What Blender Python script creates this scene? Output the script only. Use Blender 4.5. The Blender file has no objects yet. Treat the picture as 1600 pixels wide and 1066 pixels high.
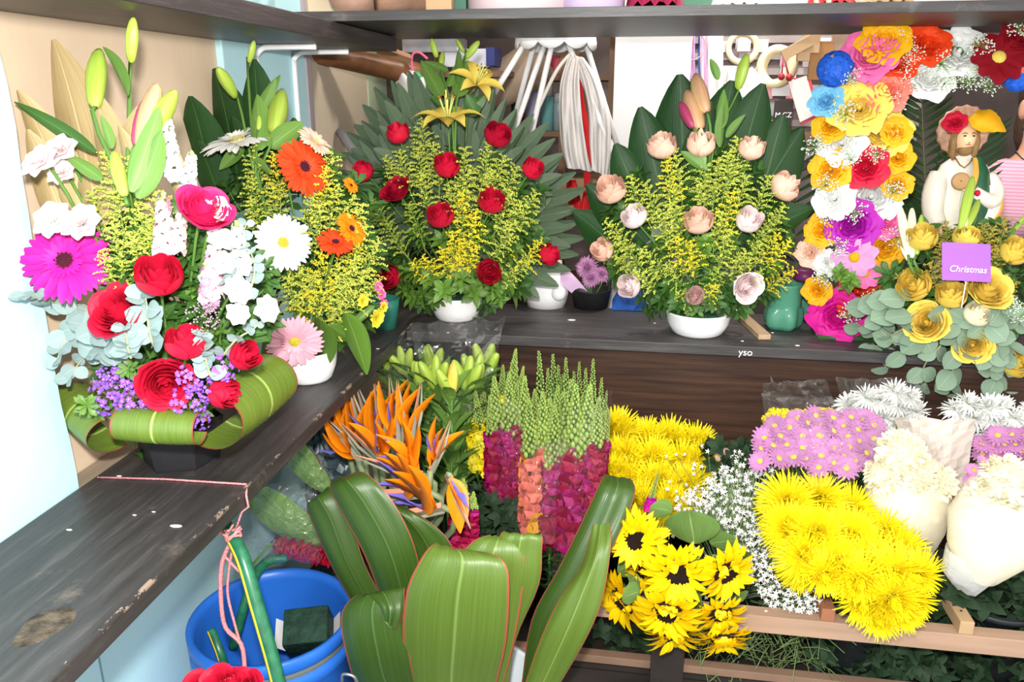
import bpy, math, random
from math import sin, cos, pi, sqrt, radians
from mathutils import Vector, Matrix, Quaternion
# ------------------------------------------------------------------ camera, world, light, exposure
SC = bpy.context.scene
COL = SC.collection
F_PX = 1230.0
PITCH, YAW = radians(17.2), radians(9.0)
CAM = Vector((0, 0, 1.5))
FW = Vector((-sin(YAW)*cos(PITCH), cos(YAW)*cos(PITCH), -sin(PITCH)))
RT = Vector((cos(YAW), sin(YAW), 0))
UP = RT.cross(FW)
cd = bpy.data.cameras.new('camera'); cam = bpy.data.objects.new('camera', cd); COL.objects.link(cam)
cd.sensor_width = 36.0; cd.lens = 36.0*F_PX/1600.0; cd.clip_start = 0.02
cam.location = CAM
cam.rotation_euler = (pi/2-PITCH, 0, YAW)
SC.camera = cam
w = bpy.data.worlds.new('daylight'); SC.world = w; w.use_nodes = True
w.node_tree.nodes['Background'].inputs[0].default_value = (1.0, 0.985, 0.96, 1)
w.node_tree.nodes['Background'].inputs[1].default_value = 1.2
def light(name, kind, loc, energy, color=(1, 1, 1), size=.1, rot=None):
    l = bpy.data.lights.new(name, kind); l.energy = energy; l.color = color
    if kind == 'AREA': l.size = size
    elif kind == 'SUN': l.angle = size
    else: l.shadow_soft_size = size
    o = bpy.data.objects.new(name, l); COL.objects.link(o); o.location = loc
    if rot: o.rotation_euler = rot
    return o
light('camera_flash', 'POINT', CAM + RT*-.03 + UP*.14 - FW*.02, 88, (1, .97, .93), .035)
light('interior_fill', 'POINT', (.35, 2.75, 2.4), 30, (1, .95, .88), .08)  # added unseen fill light that brightens the shop interior
vs = SC.view_settings
vs.view_transform = 'Standard'; vs.look = 'None'; vs.gamma = 1; vs.use_curve_mapping = False
vs.exposure = .85
# ------------------------------------------------------------------ helpers: pixels of the photograph to points at a chosen depth
def ray(px, py): return (FW*F_PX + RT*(px-800) + UP*(533-py)).normalized()
def PY(px, py, Y):
    d = ray(px, py); return CAM + d*((Y-CAM.y)/d.y)
def PZ(px, py, z):
    d = ray(px, py); return CAM + d*((z-CAM.z)/d.z)
def PX(px, py, x):
    d = ray(px, py); return CAM + d*((x-CAM.x)/d.x)
def depth(p): return (p-CAM).dot(FW)
def mpx(n, p): return n*depth(p)/F_PX          # n photo pixels at point p, in metres
R = random.Random(7)
U = R.uniform
ORD = ['first', 'second', 'third', 'fourth', 'fifth', 'sixth', 'seventh', 'eighth', 'ninth', 'tenth', 'eleventh', 'twelfth', 'thirteenth']
def ranks(xs):
    s = sorted(range(len(xs)), key=lambda i: xs[i]); r = [0]*len(xs)
    for k, i in enumerate(s): r[i] = k
    return r
def rowlabels(pts, rows, names):
    """'top row, second from the left' for each photo point"""
    o = sorted(range(len(pts)), key=lambda i: pts[i][1]); out = [None]*len(pts); k = 0
    for n, nm in zip(rows, names):
        idx = sorted(o[k:k+n], key=lambda i: pts[i][0]); k += n
        for q, i in enumerate(idx): out[i] = '%s row, %s from the left' % (nm, ORD[q])
    return out
def lerp(a, b, t): return a+(b-a)*t
def frame(pos, z, spin=0.0, s=1.0, upv=None):
    """matrix with local +Z along z, at pos"""
    z = Vector(z).normalized()
    ref = Vector(upv) if upv else (Vector((0, 0, 1)) if abs(z.z) < .95 else Vector((0, 1, 0)))
    x = ref.cross(z).normalized(); y = z.cross(x)
    m = Matrix((x, y, z)).transposed().to_4x4() @ Matrix.Rotation(spin, 4, 'Z')
    sv = s if hasattr(s, '__len__') else (s, s, s)
    return Matrix.Translation(pos) @ m @ Matrix.Diagonal((*sv, 1))
# ------------------------------------------------------------------ materials
MATS = {}
def mat(name, col, rough=.5, var=.0, noise=None, spec=.3, trans=0.0, bump=None, col2=None, metal=0.0, alpha=None, stretch=None, emit=0, sss=0):
    if name in MATS: return MATS[name]
    m = bpy.data.materials.new(name); m.use_nodes = True; MATS[name] = m
    nt = m.node_tree; N = nt.nodes; L = nt.links
    b = N['Principled BSDF']; out = N['Material Output']
    b.inputs['Roughness'].default_value = rough
    b.inputs['Specular IOR Level'].default_value = spec
    b.inputs['Metallic'].default_value = metal
    rgb = N.new('ShaderNodeRGB'); rgb.outputs[0].default_value = (*col, 1); src = rgb.outputs[0]
    if noise or bump:
        tc = N.new('ShaderNodeTexCoord'); mp = N.new('ShaderNodeMapping'); L.new(tc.outputs['Object'], mp.inputs[0])
        if stretch: mp.inputs['Scale'].default_value = stretch
    if noise:
        nz = N.new('ShaderNodeTexNoise'); nz.inputs['Scale'].default_value = noise[0]; nz.inputs['Detail'].default_value = 4
        L.new(mp.outputs[0], nz.inputs['Vector'])
        rp = N.new('ShaderNodeValToRGB'); rp.color_ramp.elements[0].position = .35; rp.color_ramp.elements[1].position = .68
        c2 = col2 or tuple(c*noise[1] for c in col)
        rp.color_ramp.elements[0].color = (*c2, 1); rp.color_ramp.elements[1].color = (*col, 1)
        L.new(nz.outputs[0], rp.inputs[0]); src = rp.outputs[0]
    if var:
        oi = N.new('ShaderNodeObjectInfo'); mr = N.new('ShaderNodeMapRange')
        mr.inputs[3].default_value = 1-var; mr.inputs[4].default_value = 1+var
        L.new(oi.outputs['Random'], mr.inputs[0])
        hs = N.new('ShaderNodeHueSaturation'); L.new(mr.outputs[0], hs.inputs['Value']); L.new(src, hs.inputs['Color']); src = hs.outputs[0]
    L.new(src, b.inputs['Base Color'])
    if bump:
        nb = N.new('ShaderNodeTexNoise'); nb.inputs['Scale'].default_value = bump[0]; nb.inputs['Detail'].default_value = 3
        L.new(mp.outputs[0], nb.inputs['Vector'])
        bp = N.new('ShaderNodeBump'); bp.inputs['Strength'].default_value = bump[1]; bp.inputs['Distance'].default_value = .01
        L.new(nb.outputs[0], bp.inputs['Height']); L.new(bp.outputs[0], b.inputs['Normal'])
    if trans:
        tl = N.new('ShaderNodeBsdfTranslucent'); L.new(src, tl.inputs[0])
        mx = N.new('ShaderNodeMixShader'); mx.inputs[0].default_value = trans
        L.new(b.outputs[0], mx.inputs[1]); L.new(tl.outputs[0], mx.inputs[2]); L.new(mx.outputs[0], out.inputs[0])
    if alpha is not None: b.inputs['Alpha'].default_value = alpha
    return m
def film(name, tint=(1, 1, 1), gloss=.12, haze=.04, rough=.08, bump=60, hazecol=(.9, .9, .9)):
    """clear plastic film: see-through, glossy, crinkled"""
    if name in MATS: return MATS[name]
    m = bpy.data.materials.new(name); m.use_nodes = True; MATS[name] = m
    nt = m.node_tree; N = nt.nodes; L = nt.links; out = N['Material Output']; N.remove(N['Principled BSDF'])
    tr = N.new('ShaderNodeBsdfTransparent'); tr.inputs[0].default_value = (*tint, 1)
    gl = N.new('ShaderNodeBsdfGlossy'); gl.inputs['Roughness'].default_value = rough
    df = N.new('ShaderNodeBsdfDiffuse'); df.inputs[0].default_value = (*hazecol, 1)
    tc = N.new('ShaderNodeTexCoord'); nz = N.new('ShaderNodeTexNoise'); nz.inputs['Scale'].default_value = bump; nz.inputs['Detail'].default_value = 2
    L.new(tc.outputs['Object'], nz.inputs['Vector'])
    bp = N.new('ShaderNodeBump'); bp.inputs['Strength'].default_value = .9; bp.inputs['Distance'].default_value = .02
    L.new(nz.outputs[0], bp.inputs['Height']); L.new(bp.outputs[0], gl.inputs['Normal'])
    lw = N.new('ShaderNodeLayerWeight'); lw.inputs[0].default_value = .25; L.new(bp.outputs[0], lw.inputs['Normal'])
    mr = N.new('ShaderNodeMapRange'); mr.inputs[3].default_value = gloss*.5; mr.inputs[4].default_value = min(1, gloss*3.2)
    L.new(lw.outputs['Fresnel'], mr.inputs[0])
    m1 = N.new('ShaderNodeMixShader'); m1.inputs[0].default_value = haze; L.new(tr.outputs[0], m1.inputs[1]); L.new(df.outputs[0], m1.inputs[2])
    m2 = N.new('ShaderNodeMixShader'); L.new(mr.outputs[0], m2.inputs[0]); L.new(m1.outputs[0], m2.inputs[1]); L.new(gl.outputs[0], m2.inputs[2])
    L.new(m2.outputs[0], out.inputs[0])
    return m
def leafmat(name, col, edge=None, rib=None, rough=.32, streak=.75, var=.12, spec=.5, trans=.12):
    """broad leaf: streaks along the blade, paler midrib, optional coloured margin (uv: x along, y across)"""
    if name in MATS: return MATS[name]
    m = bpy.data.materials.new(name); m.use_nodes = True; MATS[name] = m
    nt = m.node_tree; N = nt.nodes; L = nt.links; b = N['Principled BSDF']; out = N['Material Output']
    b.inputs['Roughness'].default_value = rough; b.inputs['Specular IOR Level'].default_value = spec
    uv = N.new('ShaderNodeUVMap'); sp = N.new('ShaderNodeSeparateXYZ'); L.new(uv.outputs[0], sp.inputs[0])
    mp = N.new('ShaderNodeMapping'); mp.inputs['Scale'].default_value = (1.5, 38, 1); L.new(uv.outputs[0], mp.inputs[0])
    nz = N.new('ShaderNodeTexNoise'); nz.inputs['Scale'].default_value = 1.0; nz.inputs['Detail'].default_value = 3; L.new(mp.outputs[0], nz.inputs['Vector'])
    rp = N.new('ShaderNodeValToRGB'); rp.color_ramp.elements[0].position = .3; rp.color_ramp.elements[1].position = .7
    rp.color_ramp.elements[0].color = (*[c*streak for c in col], 1); rp.color_ramp.elements[1].color = (*col, 1)
    L.new(nz.outputs[0], rp.inputs[0]); src = rp.outputs[0]
    def band(centre, width, colr, src):
        d = N.new('ShaderNodeMath'); d.operation = 'SUBTRACT'; L.new(sp.outputs['Y'], d.inputs[0]); d.inputs[1].default_value = centre
        a = N.new('ShaderNodeMath'); a.operation = 'ABSOLUTE'; L.new(d.outputs[0], a.inputs[0])
        c = N.new('ShaderNodeMapRange'); c.inputs[1].default_value = width*.4; c.inputs[2].default_value = width; c.inputs[3].default_value = 1; c.inputs[4].default_value = 0
        L.new(a.outputs[0], c.inputs[0])
        mx = N.new('ShaderNodeMix'); mx.data_type = 'RGBA'; L.new(c.outputs[0], mx.inputs[0]); L.new(src, mx.inputs[6]); mx.inputs[7].default_value = (*colr, 1)
        return mx.outputs[2]
    if rib: src = band(.5, .02, rib, src)
    if edge: src = band(0, .03, edge, src); src = band(1, .03, edge, src)
    if var:
        oi = N.new('ShaderNodeObjectInfo'); mr = N.new('ShaderNodeMapRange'); mr.inputs[3].default_value = 1-var; mr.inputs[4].default_value = 1+var
        L.new(oi.outputs['Random'], mr.inputs[0]); hs = N.new('ShaderNodeHueSaturation'); L.new(mr.outputs[0], hs.inputs['Value']); L.new(src, hs.inputs['Color']); src = hs.outputs[0]
    L.new(src, b.inputs['Base Color'])
    bp = N.new('ShaderNodeBump'); bp.inputs['Strength'].default_value = .25; bp.inputs['Distance'].default_value = .004; L.new(nz.outputs[0], bp.inputs['Height']); L.new(bp.outputs[0], b.inputs['Normal'])
    if trans:
        tl = N.new('ShaderNodeBsdfTranslucent'); L.new(src, tl.inputs[0]); mx = N.new('ShaderNodeMixShader'); mx.inputs[0].default_value = trans
        L.new(b.outputs[0], mx.inputs[1]); L.new(tl.outputs[0], mx.inputs[2]); L.new(mx.outputs[0], out.inputs[0])
    return m
# ------------------------------------------------------------------ mesh builder
class MB:
    def __init__(s): s.v = []; s.f = []; s.m = []; s.uv = {}
    def face(s, idx, m=0, uv=None):
        if uv: s.uv[len(s.f)] = uv
        s.f.append(idx); s.m.append(m)
    def add(s, verts, faces, m=0, M=None):
        o = len(s.v)
        s.v += [tuple(M @ Vector(p)) if M is not None else tuple(p) for p in verts]
        for f in faces: s.face([i+o for i in f], m)
    def grid(s, rows, m=0, closed=False, M=None, uv=True):
        o = len(s.v); n = len(rows[0]); k = len(rows)
        for r in rows: s.v += [tuple(M @ Vector(p)) if M is not None else tuple(p) for p in r]
        for i in range(k-1):
            for j in range(n if closed else n-1):
                j2 = (j+1) % n
                s.face([o+i*n+j, o+i*n+j2, o+(i+1)*n+j2, o+(i+1)*n+j], m,
                       [(i/(k-1), j/(n-1)), (i/(k-1), (j+1)/(n-1)), ((i+1)/(k-1), (j+1)/(n-1)), ((i+1)/(k-1), j/(n-1))] if uv and n > 1 else None)
    def tube(s, pts, rad, seg=6, m=0, cap=True, M=None):
        pts = [Vector(p) for p in pts]; n = len(pts); rows = []
        prev = None
        for i, p in enumerate(pts):
            d = (pts[min(i+1, n-1)]-pts[max(i-1, 0)])
            d = d.normalized() if d.length > 1e-9 else Vector((0, 0, 1))
            if prev is None:
                a = Vector((0, 0, 1)) if abs(d.z) < .9 else Vector((1, 0, 0)); x = a.cross(d).normalized()
            else: x = (prev - d*prev.dot(d)); x = x.normalized() if x.length > 1e-9 else Vector((1, 0, 0))
            prev = x; y = d.cross(x); r = rad[i] if hasattr(rad, '__len__') else rad
            rows.append([p + x*(r*cos(2*pi*j/seg)) + y*(r*sin(2*pi*j/seg)) for j in range(seg)])
        o = len(s.v); s.grid(rows, m, True, M, uv=False)
        if cap:
            s.face([o+j for j in range(seg)][::-1], m); s.face([o+(n-1)*seg+j for j in range(seg)], m)
    def lathe(s, prof, seg=20, m=0, M=None, sx=1, sy=1, wob=None):
        rows = [[(r*cos(2*pi*j/seg)*sx*(wob(j/seg, i) if wob else 1), r*sin(2*pi*j/seg)*sy*(wob(j/seg, i) if wob else 1), z) for j in range(seg)] for i, (r, z) in enumerate(prof)]
        s.grid(rows, m, True, M, uv=False)
    def box(s, c, d, m=0, M=None, bev=0):
        x, y, z = d[0]/2, d[1]/2, d[2]/2
        if not bev:
            vs = [(c[0]+a*x, c[1]+b*y, c[2]+e*z) for a in (-1, 1) for b in (-1, 1) for e in (-1, 1)]
            s.add(vs, [(0, 1, 3, 2), (4, 6, 7, 5), (0, 4, 5, 1), (2, 3, 7, 6), (0, 2, 6, 4), (1, 5, 7, 3)], m, M)
        else:
            import bmesh
            bm = bmesh.new(); bmesh.ops.create_cube(bm, size=1)
            for v in bm.verts: v.co = Vector((v.co.x*d[0], v.co.y*d[1], v.co.z*d[2]))
            bmesh.ops.bevel(bm, geom=bm.edges[:], offset=bev, segments=2, affect='EDGES', profile=.6)
            bm.verts.index_update()
            s.add([v.co+Vector(c) for v in bm.verts], [[v.index for v in f.verts] for f in bm.faces], m, M); bm.free()
    def ell(s, c, r, seg=10, rings=6, m=0, M=None):
        rows = []
        for i in range(rings+1):
            a = -pi/2+pi*i/rings; rr = max(cos(a), 1e-3)
            rows.append([(c[0]+r[0]*rr*cos(2*pi*j/seg), c[1]+r[1]*rr*sin(2*pi*j/seg), c[2]+r[2]*sin(a)) for j in range(seg)])
        s.grid(rows, m, True, M, uv=False)
    def octa(s, c, r, m=0):
        x, y, z = c
        s.add([(x+r, y, z), (x-r, y, z), (x, y+r, z), (x, y-r, z), (x, y, z+r), (x, y, z-r)],
              [(0, 2, 4), (2, 1, 4), (1, 3, 4), (3, 0, 4), (2, 0, 5), (1, 2, 5), (3, 1, 5), (0, 3, 5)], m)
    def petal(s, L, W, prof, a0=0, a1=0, cup=0, M=None, nu=5, nv=2, m=0, wav=0, tw=0):
        """petal from the origin along +Y, width in X, face up +Z; elevation goes a0..a1 along the length"""
        y = z = 0.0; rows = []
        for i in range(nu+1):
            t = i/nu; a = a0+(a1-a0)*t
            if i: y += cos(a)*L/nu; z += sin(a)*L/nu
            wd = W*prof(t); row = []
            for j in range(nv+1):
                q = -1+2*j/nv
                h = cup*wd*q*q + (wav*sin(t*9+q*5)*wd if wav else 0)
                row.append((wd*q, y - sin(a)*h, z + cos(a)*h))
            rows.append(row)
        s.grid(rows, m, False, M)
    def build(s, name, mats, smooth=True):
        me = bpy.data.meshes.new(name); me.from_pydata([tuple(p) for p in s.v], [], s.f)
        for mm in (mats if isinstance(mats, (list, tuple)) else [mats]): me.materials.append(mm)
        if any(s.m): me.polygons.foreach_set('material_index', s.m)
        if smooth: me.polygons.foreach_set('use_smooth', [True]*len(s.f))
        if s.uv:
            ul = me.uv_layers.new(name='UVMap').data
            for p in me.polygons:
                u = s.uv.get(p.index)
                if u:
                    for k, li in enumerate(p.loop_indices): ul[li].uv = u[k]
        me.update(); return me
# ------------------------------------------------------------------ objects
def link(name, data, parent=None, M=None):
    o = bpy.data.objects.new(name, data); COL.objects.link(o)
    if parent is not None: o.parent = parent
    if M is not None: o.matrix_basis = M
    return o
def tag(o, label=None, cat=None, group=None, kind=None):
    if label: o['label'] = label
    if cat: o['category'] = cat
    if group: o['group'] = group
    if kind: o['kind'] = kind
    return o
def thing(name, label, cat, loc=(0, 0, 0), group=None):
    o = link(name, None); o.empty_display_size = .05; o.location = loc; return tag(o, label, cat, group)
def wpart(name, data, root, M, label=None):
    """part placed by its world matrix under an unrotated root"""
    o = link(name, data, root, Matrix.Translation(-Vector(root.location)) @ M)
    if label: o['label'] = label
    return o
def wmesh(name, mb, mats, root, smooth=True, label=None):
    """part whose mesh is given in world coordinates"""
    L = Vector(root.location); mb.v = [tuple(Vector(p)-L) for p in mb.v]
    o = link(name, mb.build(name, mats, smooth), root)
    if label: o['label'] = label
    return o
def solo(name, mb, mats, label, cat, origin, group=None, kind=None, smooth=True):
    """a one-mesh thing with world-space mesh"""
    L = Vector(origin); mb.v = [tuple(Vector(p)-L) for p in mb.v]
    o = link(name, mb.build(name, mats, smooth)); o.location = L
    return tag(o, label, cat, group, kind)
def cr(p, t):
    """Catmull-Rom through the list p at t in 0..1"""
    n = len(p)-1; x = min(t*n, n-1e-6); i = int(x); f = x-i
    a, b, c, d = p[max(i-1, 0)], p[i], p[i+1], p[min(i+2, n)]
    return b + .5*f*((c-a) + f*((2*a-5*b+4*c-d) + f*(3*(b-c)+d-a))) if not hasattr(b, '__len__') else \
        Vector(b) + .5*f*((Vector(c)-Vector(a)) + f*((2*Vector(a)-5*Vector(b)+4*Vector(c)-Vector(d)) + f*(3*(Vector(b)-Vector(c))+Vector(d)-Vector(a))))
def curve(pts, n): return [cr(pts, i/(n-1)) for i in range(n)]
def ribs(mb, st, nu=16, nv=8, m=0, thick=0, rough=0, ripple=0):
    """loft a sheet through stations (left, mid, right) of 3-D points"""
    Ls = [s[0] for s in st]; Ms = [s[1] for s in st]; Rs = [s[2] for s in st]; rows = []
    for i in range(nu+1):
        t = i/nu; a, b, c = cr(Ls, t), cr(Ms, t), cr(Rs, t); row = []
        for j in range(nv+1):
            q = j/nv
            p = a*((1-q)*(1-2*q)) + b*(4*q*(1-q)) + c*(q*(2*q-1))
            if rough: p = p + Vector((U(-1, 1), U(-1, 1), U(-1, 1)))*rough
            if ripple: p = p + Vector((0, ripple*t*(sin(q*17+t*2.5)+.6*sin(q*7-t*5)), 0))
            row.append(p)
        rows.append(row)
    mb.grid(rows, m)
    if thick:
        off = []
        for i in range(nu+1):
            rr = []
            for j in range(nv+1):
                du = Vector(rows[min(i+1, nu)][j])-Vector(rows[max(i-1, 0)][j]); dv = Vector(rows[i][min(j+1, nv)])-Vector(rows[i][max(j-1, 0)])
                n = du.cross(dv); n = n.normalized() if n.length > 1e-12 else Vector((0, 0, 1))
                rr.append(rows[i][j]+n*thick)
            off.append(rr)
        mb.grid([r[::-1] for r in off], m)
        for seq_a, seq_b in (([r[0] for r in rows], [r[0] for r in off]), ([r[-1] for r in off], [r[-1] for r in rows]), (rows[0][::-1], off[0][::-1]), (rows[-1], off[-1])):
            mb.grid([list(seq_a), list(seq_b)], m, uv=False)
def pst(l, mY, r, lY=None, rY=None, bulge=0):
    """station from left and right photo points at depths; mid bulges toward the camera"""
    lY = mY if lY is None else lY; rY = mY if rY is None else rY
    a, c = PY(*l, lY), PY(*r, rY); b = PY((l[0]+r[0])/2, (l[1]+r[1])/2, mY-bulge)
    return (a, b, c)
# ------------------------------------------------------------------ the setting
def boxmb(x0, x1, y0, y1, z0, z1, bev=0):
    mb = MB(); mb.box(((x0+x1)/2, (y0+y1)/2, (z0+z1)/2), (x1-x0, y1-y0, z1-z0), bev=bev); return mb
def struct(name, mb, m, smooth=False):
    return solo(name, mb, m, None, None, (0, 0, 0), kind='structure', smooth=smooth)
m_aqua = mat('aqua_paint', (.50, .78, .84), .55, noise=(2.5, .93), bump=(30, .1))
m_ply = mat('plywood', (.72, .56, .40), .6, noise=(3, .88), stretch=(1, 1, .25), bump=(60, .05))
m_panel2 = mat('faded_plywood', (.55, .46, .34), .6, noise=(4, .85), stretch=(1, 1, .2))
m_concrete = mat('dark_floor', (.10, .10, .105), .8, noise=(6, .6), bump=(40, .2))
m_backwall = mat('back_wall_paint', (.20, .15, .14), .8, noise=(3, .5))
m_white = mat('white_paint', (.93, .92, .92), .5, noise=(6, .97))
m_ceil = mat('ceiling_paint', (.55, .50, .45), .8)
struct('floor', boxmb(-2.5, 3.2, -2, 4.1, -.05, 0), m_concrete)
Y_E = 1.056
# painted masonry wall: full height up to its rough broken edge, half height under the shelf beyond it
mb = boxmb(-1.25, -.899, -1.2, Y_E-.028, 0, 2.7); mb.box((-1.08, 1.6, .42), (.35, 1.12, .84))
rows = []
for i in range(31):
    z = .84+1.86*i/30; yy = Y_E+U(-.006, .004)-.0
    rows.append([(-.905, Y_E-.032, z), (-.899, Y_E-.03, z), (-.899-U(0, .002), yy, z), (-.915, yy+.004, z), (-.96, yy, z)])
mb.grid(rows); struct('wall_left', mb, m_aqua)
Y1 = PX(345, 150, -.945).y; Y2 = PX(484, 200, -.93).y; Y3 = PX(577, 200, -.95).y; Y4 = PX(605, 200, -.95).y
p = struct('wall_left_plywood', boxmb(-.985, -.945, Y_E-.06, Y1, .84, 2.7), m_ply); 
mb = boxmb(-1.1, -.93, Y1, Y2, .0, 2.7, .004); struct('wall_left_pillar', mb, m_aqua)
struct('trim_1', boxmb(-.99, -.925, Y2, Y2+.03, .0, 2.7), mat('grey_trim', (.42, .36, .38), .6))
struct('wall_left_panel', boxmb(-.99, -.95, Y2+.03, Y3, 0, 2.7), m_panel2)
struct('trim_2', boxmb(-.99, -.945, Y3, Y4, 0, 2.7), mat('pale_green_post', (.45, .52, .36), .6, noise=(8, .9)))
struct('wall_left_rear', boxmb(-.99, -.95, Y4, 4.0, 0, 2.7), mat('dark_board', (.22, .19, .15), .8, noise=(4, .6)))
struct('wall_back', boxmb(-1.2, 3.2, 3.9, 4.0, 0, 2.7), m_backwall)
struct('wall_right', boxmb(3.0, 3.1, 1.9, 3.9, 0, 2.7), m_backwall)
struct('ceiling', boxmb(-1.3, 3.2, 1.5, 4.0, 2.7, 2.75), m_ceil)
# ledge piece of raw timber between wall and plank
solo('timber_offcut', boxmb(-.943, -.90, 1.062, 1.42, .84, .874, .003), mat('raw_timber', (.42, .33, .24), .7, noise=(14, .6), stretch=(1, .15, 1)),
     'strip of raw grey timber between the blue wall edge and the dark plank', 'timber', (-.92, 1.2, .84), smooth=False)
# ---- shelf planks
def plankmat(name, along, col=(.042, .037, .036), wear=(.27, .20, .155), edge=None, rough=.42):
    m = bpy.data.materials.new(name); m.use_nodes = True; nt = m.node_tree; N = nt.nodes; L = nt.links; b = N['Principled BSDF']
    tc = N.new('ShaderNodeTexCoord'); mp = N.new('ShaderNodeMapping'); L.new(tc.outputs['Object'], mp.inputs[0])
    sc = [34, 34, 34]; sc[along] = 3.0; mp.inputs['Scale'].default_value = sc
    nz = N.new('ShaderNodeTexNoise'); nz.inputs['Scale'].default_value = 1.6; nz.inputs['Detail'].default_value = 8; nz.inputs['Roughness'].default_value = .65; L.new(mp.outputs[0], nz.inputs['Vector'])
    rp = N.new('ShaderNodeValToRGB'); e = rp.color_ramp.elements
    e[0].position = .25; e[0].color = (*[c*.45 for c in col], 1); e[1].position = .8; e[1].color = (*[c*2.4 for c in col], 1)
    x = e.new(.55); x.color = (*col, 1); L.new(nz.outputs[0], rp.inputs[0])
    n2 = N.new('ShaderNodeTexNoise'); n2.inputs['Scale'].default_value = 9; n2.inputs['Detail'].default_value = 9; n2.inputs['Roughness'].default_value = .7; L.new(tc.outputs['Object'], n2.inputs['Vector'])
    r2 = N.new('ShaderNodeValToRGB'); r2.color_ramp.elements[0].position = .60; r2.color_ramp.elements[1].position = .78; L.new(n2.outputs[0], r2.inputs[0])
    sc2 = N.new('ShaderNodeMath'); sc2.operation = 'MULTIPLY'; L.new(r2.outputs[0], sc2.inputs[0]); sc2.inputs[1].default_value = .55; fac = sc2.outputs[0]
    if edge is not None:   # worn arris along the front edge
        sp = N.new('ShaderNodeSeparateXYZ'); L.new(tc.outputs['Object'], sp.inputs[0])
        mr = N.new('ShaderNodeMapRange'); n3 = N.new('ShaderNodeTexNoise'); n3.inputs['Scale'].default_value = 14; n3.inputs['Detail'].default_value = 10; n3.inputs['Roughness'].default_value = .75; L.new(tc.outputs['Object'], n3.inputs['Vector'])
        mr.inputs[1].default_value = edge[1]-.008; mr.inputs[2].default_value = edge[1]; L.new(sp.outputs[edge[0]], mr.inputs[0])
        mz = N.new('ShaderNodeMapRange'); mz.inputs[1].default_value = edge[2]-.008; mz.inputs[2].default_value = edge[2]; L.new(sp.outputs['Z'], mz.inputs[0])
        a = N.new('ShaderNodeMath'); a.operation = 'MULTIPLY'; L.new(mr.outputs[0], a.inputs[0]); L.new(mz.outputs[0], a.inputs[1])
        ag = N.new('ShaderNodeMath'); ag.operation = 'GREATER_THAN'; L.new(a.outputs[0], ag.inputs[0]); ag.inputs[1].default_value = .3; a = ag
        g = N.new('ShaderNodeMath'); g.operation = 'GREATER_THAN'; L.new(n3.outputs[0], g.inputs[0]); g.inputs[1].default_value = .55
        c = N.new('ShaderNodeMath'); c.operation = 'MULTIPLY'; L.new(a.outputs[0], c.inputs[0]); L.new(g.outputs[0], c.inputs[1])
        mxm = N.new('ShaderNodeMath'); mxm.operation = 'MAXIMUM'; L.new(c.outputs[0], mxm.inputs[0]); L.new(fac, mxm.inputs[1]); fac = mxm.outputs[0]
    mx = N.new('ShaderNodeMix'); mx.data_type = 'RGBA'; L.new(fac, mx.inputs[0]); L.new(rp.outputs[0], mx.inputs[6]); mx.inputs[7].default_value = (*wear, 1)
    L.new(mx.outputs[2], b.inputs['Base Color']); b.inputs['Roughness'].default_value = rough; b.inputs['Specular IOR Level'].default_value = .4
    bp = N.new('ShaderNodeBump'); bp.inputs['Strength'].default_value = .35; bp.inputs['Distance'].default_value = .004; L.new(nz.outputs[0], bp.inputs['Height']); L.new(bp.outputs[0], b.inputs['Normal'])
    return m
ZT = .88                                           # top of the lower planks
mk = plankmat('plank_left', 1, edge=('X', .1375, .015))
lp = thing('shelf_plank', 'wide near-black worn wooden plank running along the blue left wall, pink string round it', 'shelf', (-.7575, 1.2, ZT-.015))
wmesh('board', boxmb(-.895, -.62, .25, 2.30, ZT-.03, ZT, .0025), mk, lp, smooth=False)
c = PZ(68, 978, ZT+.001); mb = MB()
mb.grid([[(c.x+r*(.026+.004*sin(3*a))*cos(a), c.y+r*.038*(1+.12*sin(2*a))*sin(a), ZT+(-.0005 if r > 1.0 else .0012-.0006*r)) for a in [2*pi*j/20 for j in range(20)]] for r in (1.1, .95, .8, .5, .15, .01)], closed=True, uv=False)
wmesh('knot_hole', mb, mat('knot_wood', (.12, .09, .06), .7, noise=(45, .2), bump=(60, .9)), lp, label='oval brown knot in the plank')
for (px, py, s) in ((275, 822, 6), (590, 545, 3), (108, 828, 3), (186, 744, 3), (210, 805, 2), (240, 800, 2)):
    c = PZ(px, py, ZT+.001); k = s*.0012; mb = MB(); mb.ell(c, (k*1.6, k*.7, .001), 7, 3); wmesh('paint_chip', mb, mat('chip_white', (.8, .76, .7), .8), lp)
rp_ = thing('shelf_plank', 'charcoal wooden plank along the back carrying the red and the peach rose arrangements', 'shelf', (.36, 2.19, ZT-.014))
wmesh('board', boxmb(-.618, 1.6, 2.025, 2.365, ZT-.028, ZT, .002), plankmat('plank_back', 0, (.055, .05, .05), (.32, .3, .28), rough=.5), rp_, smooth=False)
def text(body, name, pos, z, size, m, root, spin=0, upv=None, ext=.0004, shear=0):
    cu = bpy.data.curves.new(name, 'FONT'); cu.body = body; cu.size = size; cu.align_x = 'CENTER'; cu.align_y = 'CENTER'; cu.extrude = ext; cu.shear = shear
    tmp = bpy.data.objects.new(name, cu); COL.objects.link(tmp); dg = bpy.context.evaluated_depsgraph_get()
    me = bpy.data.meshes.new_from_object(tmp.evaluated_get(dg)); bpy.data.objects.remove(tmp); bpy.data.curves.remove(cu); me.materials.clear(); me.materials.append(m)
    return wpart(name, me, root, frame(pos, z, spin, 1, upv))
m_chalk = mat('white_marker', (.9, .9, .9), .7)
text('yso', 'handwriting', PY(1165, 551, 2.0242), (0, -1, 0), .026, m_chalk, rp_, ext=.0003)
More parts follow.
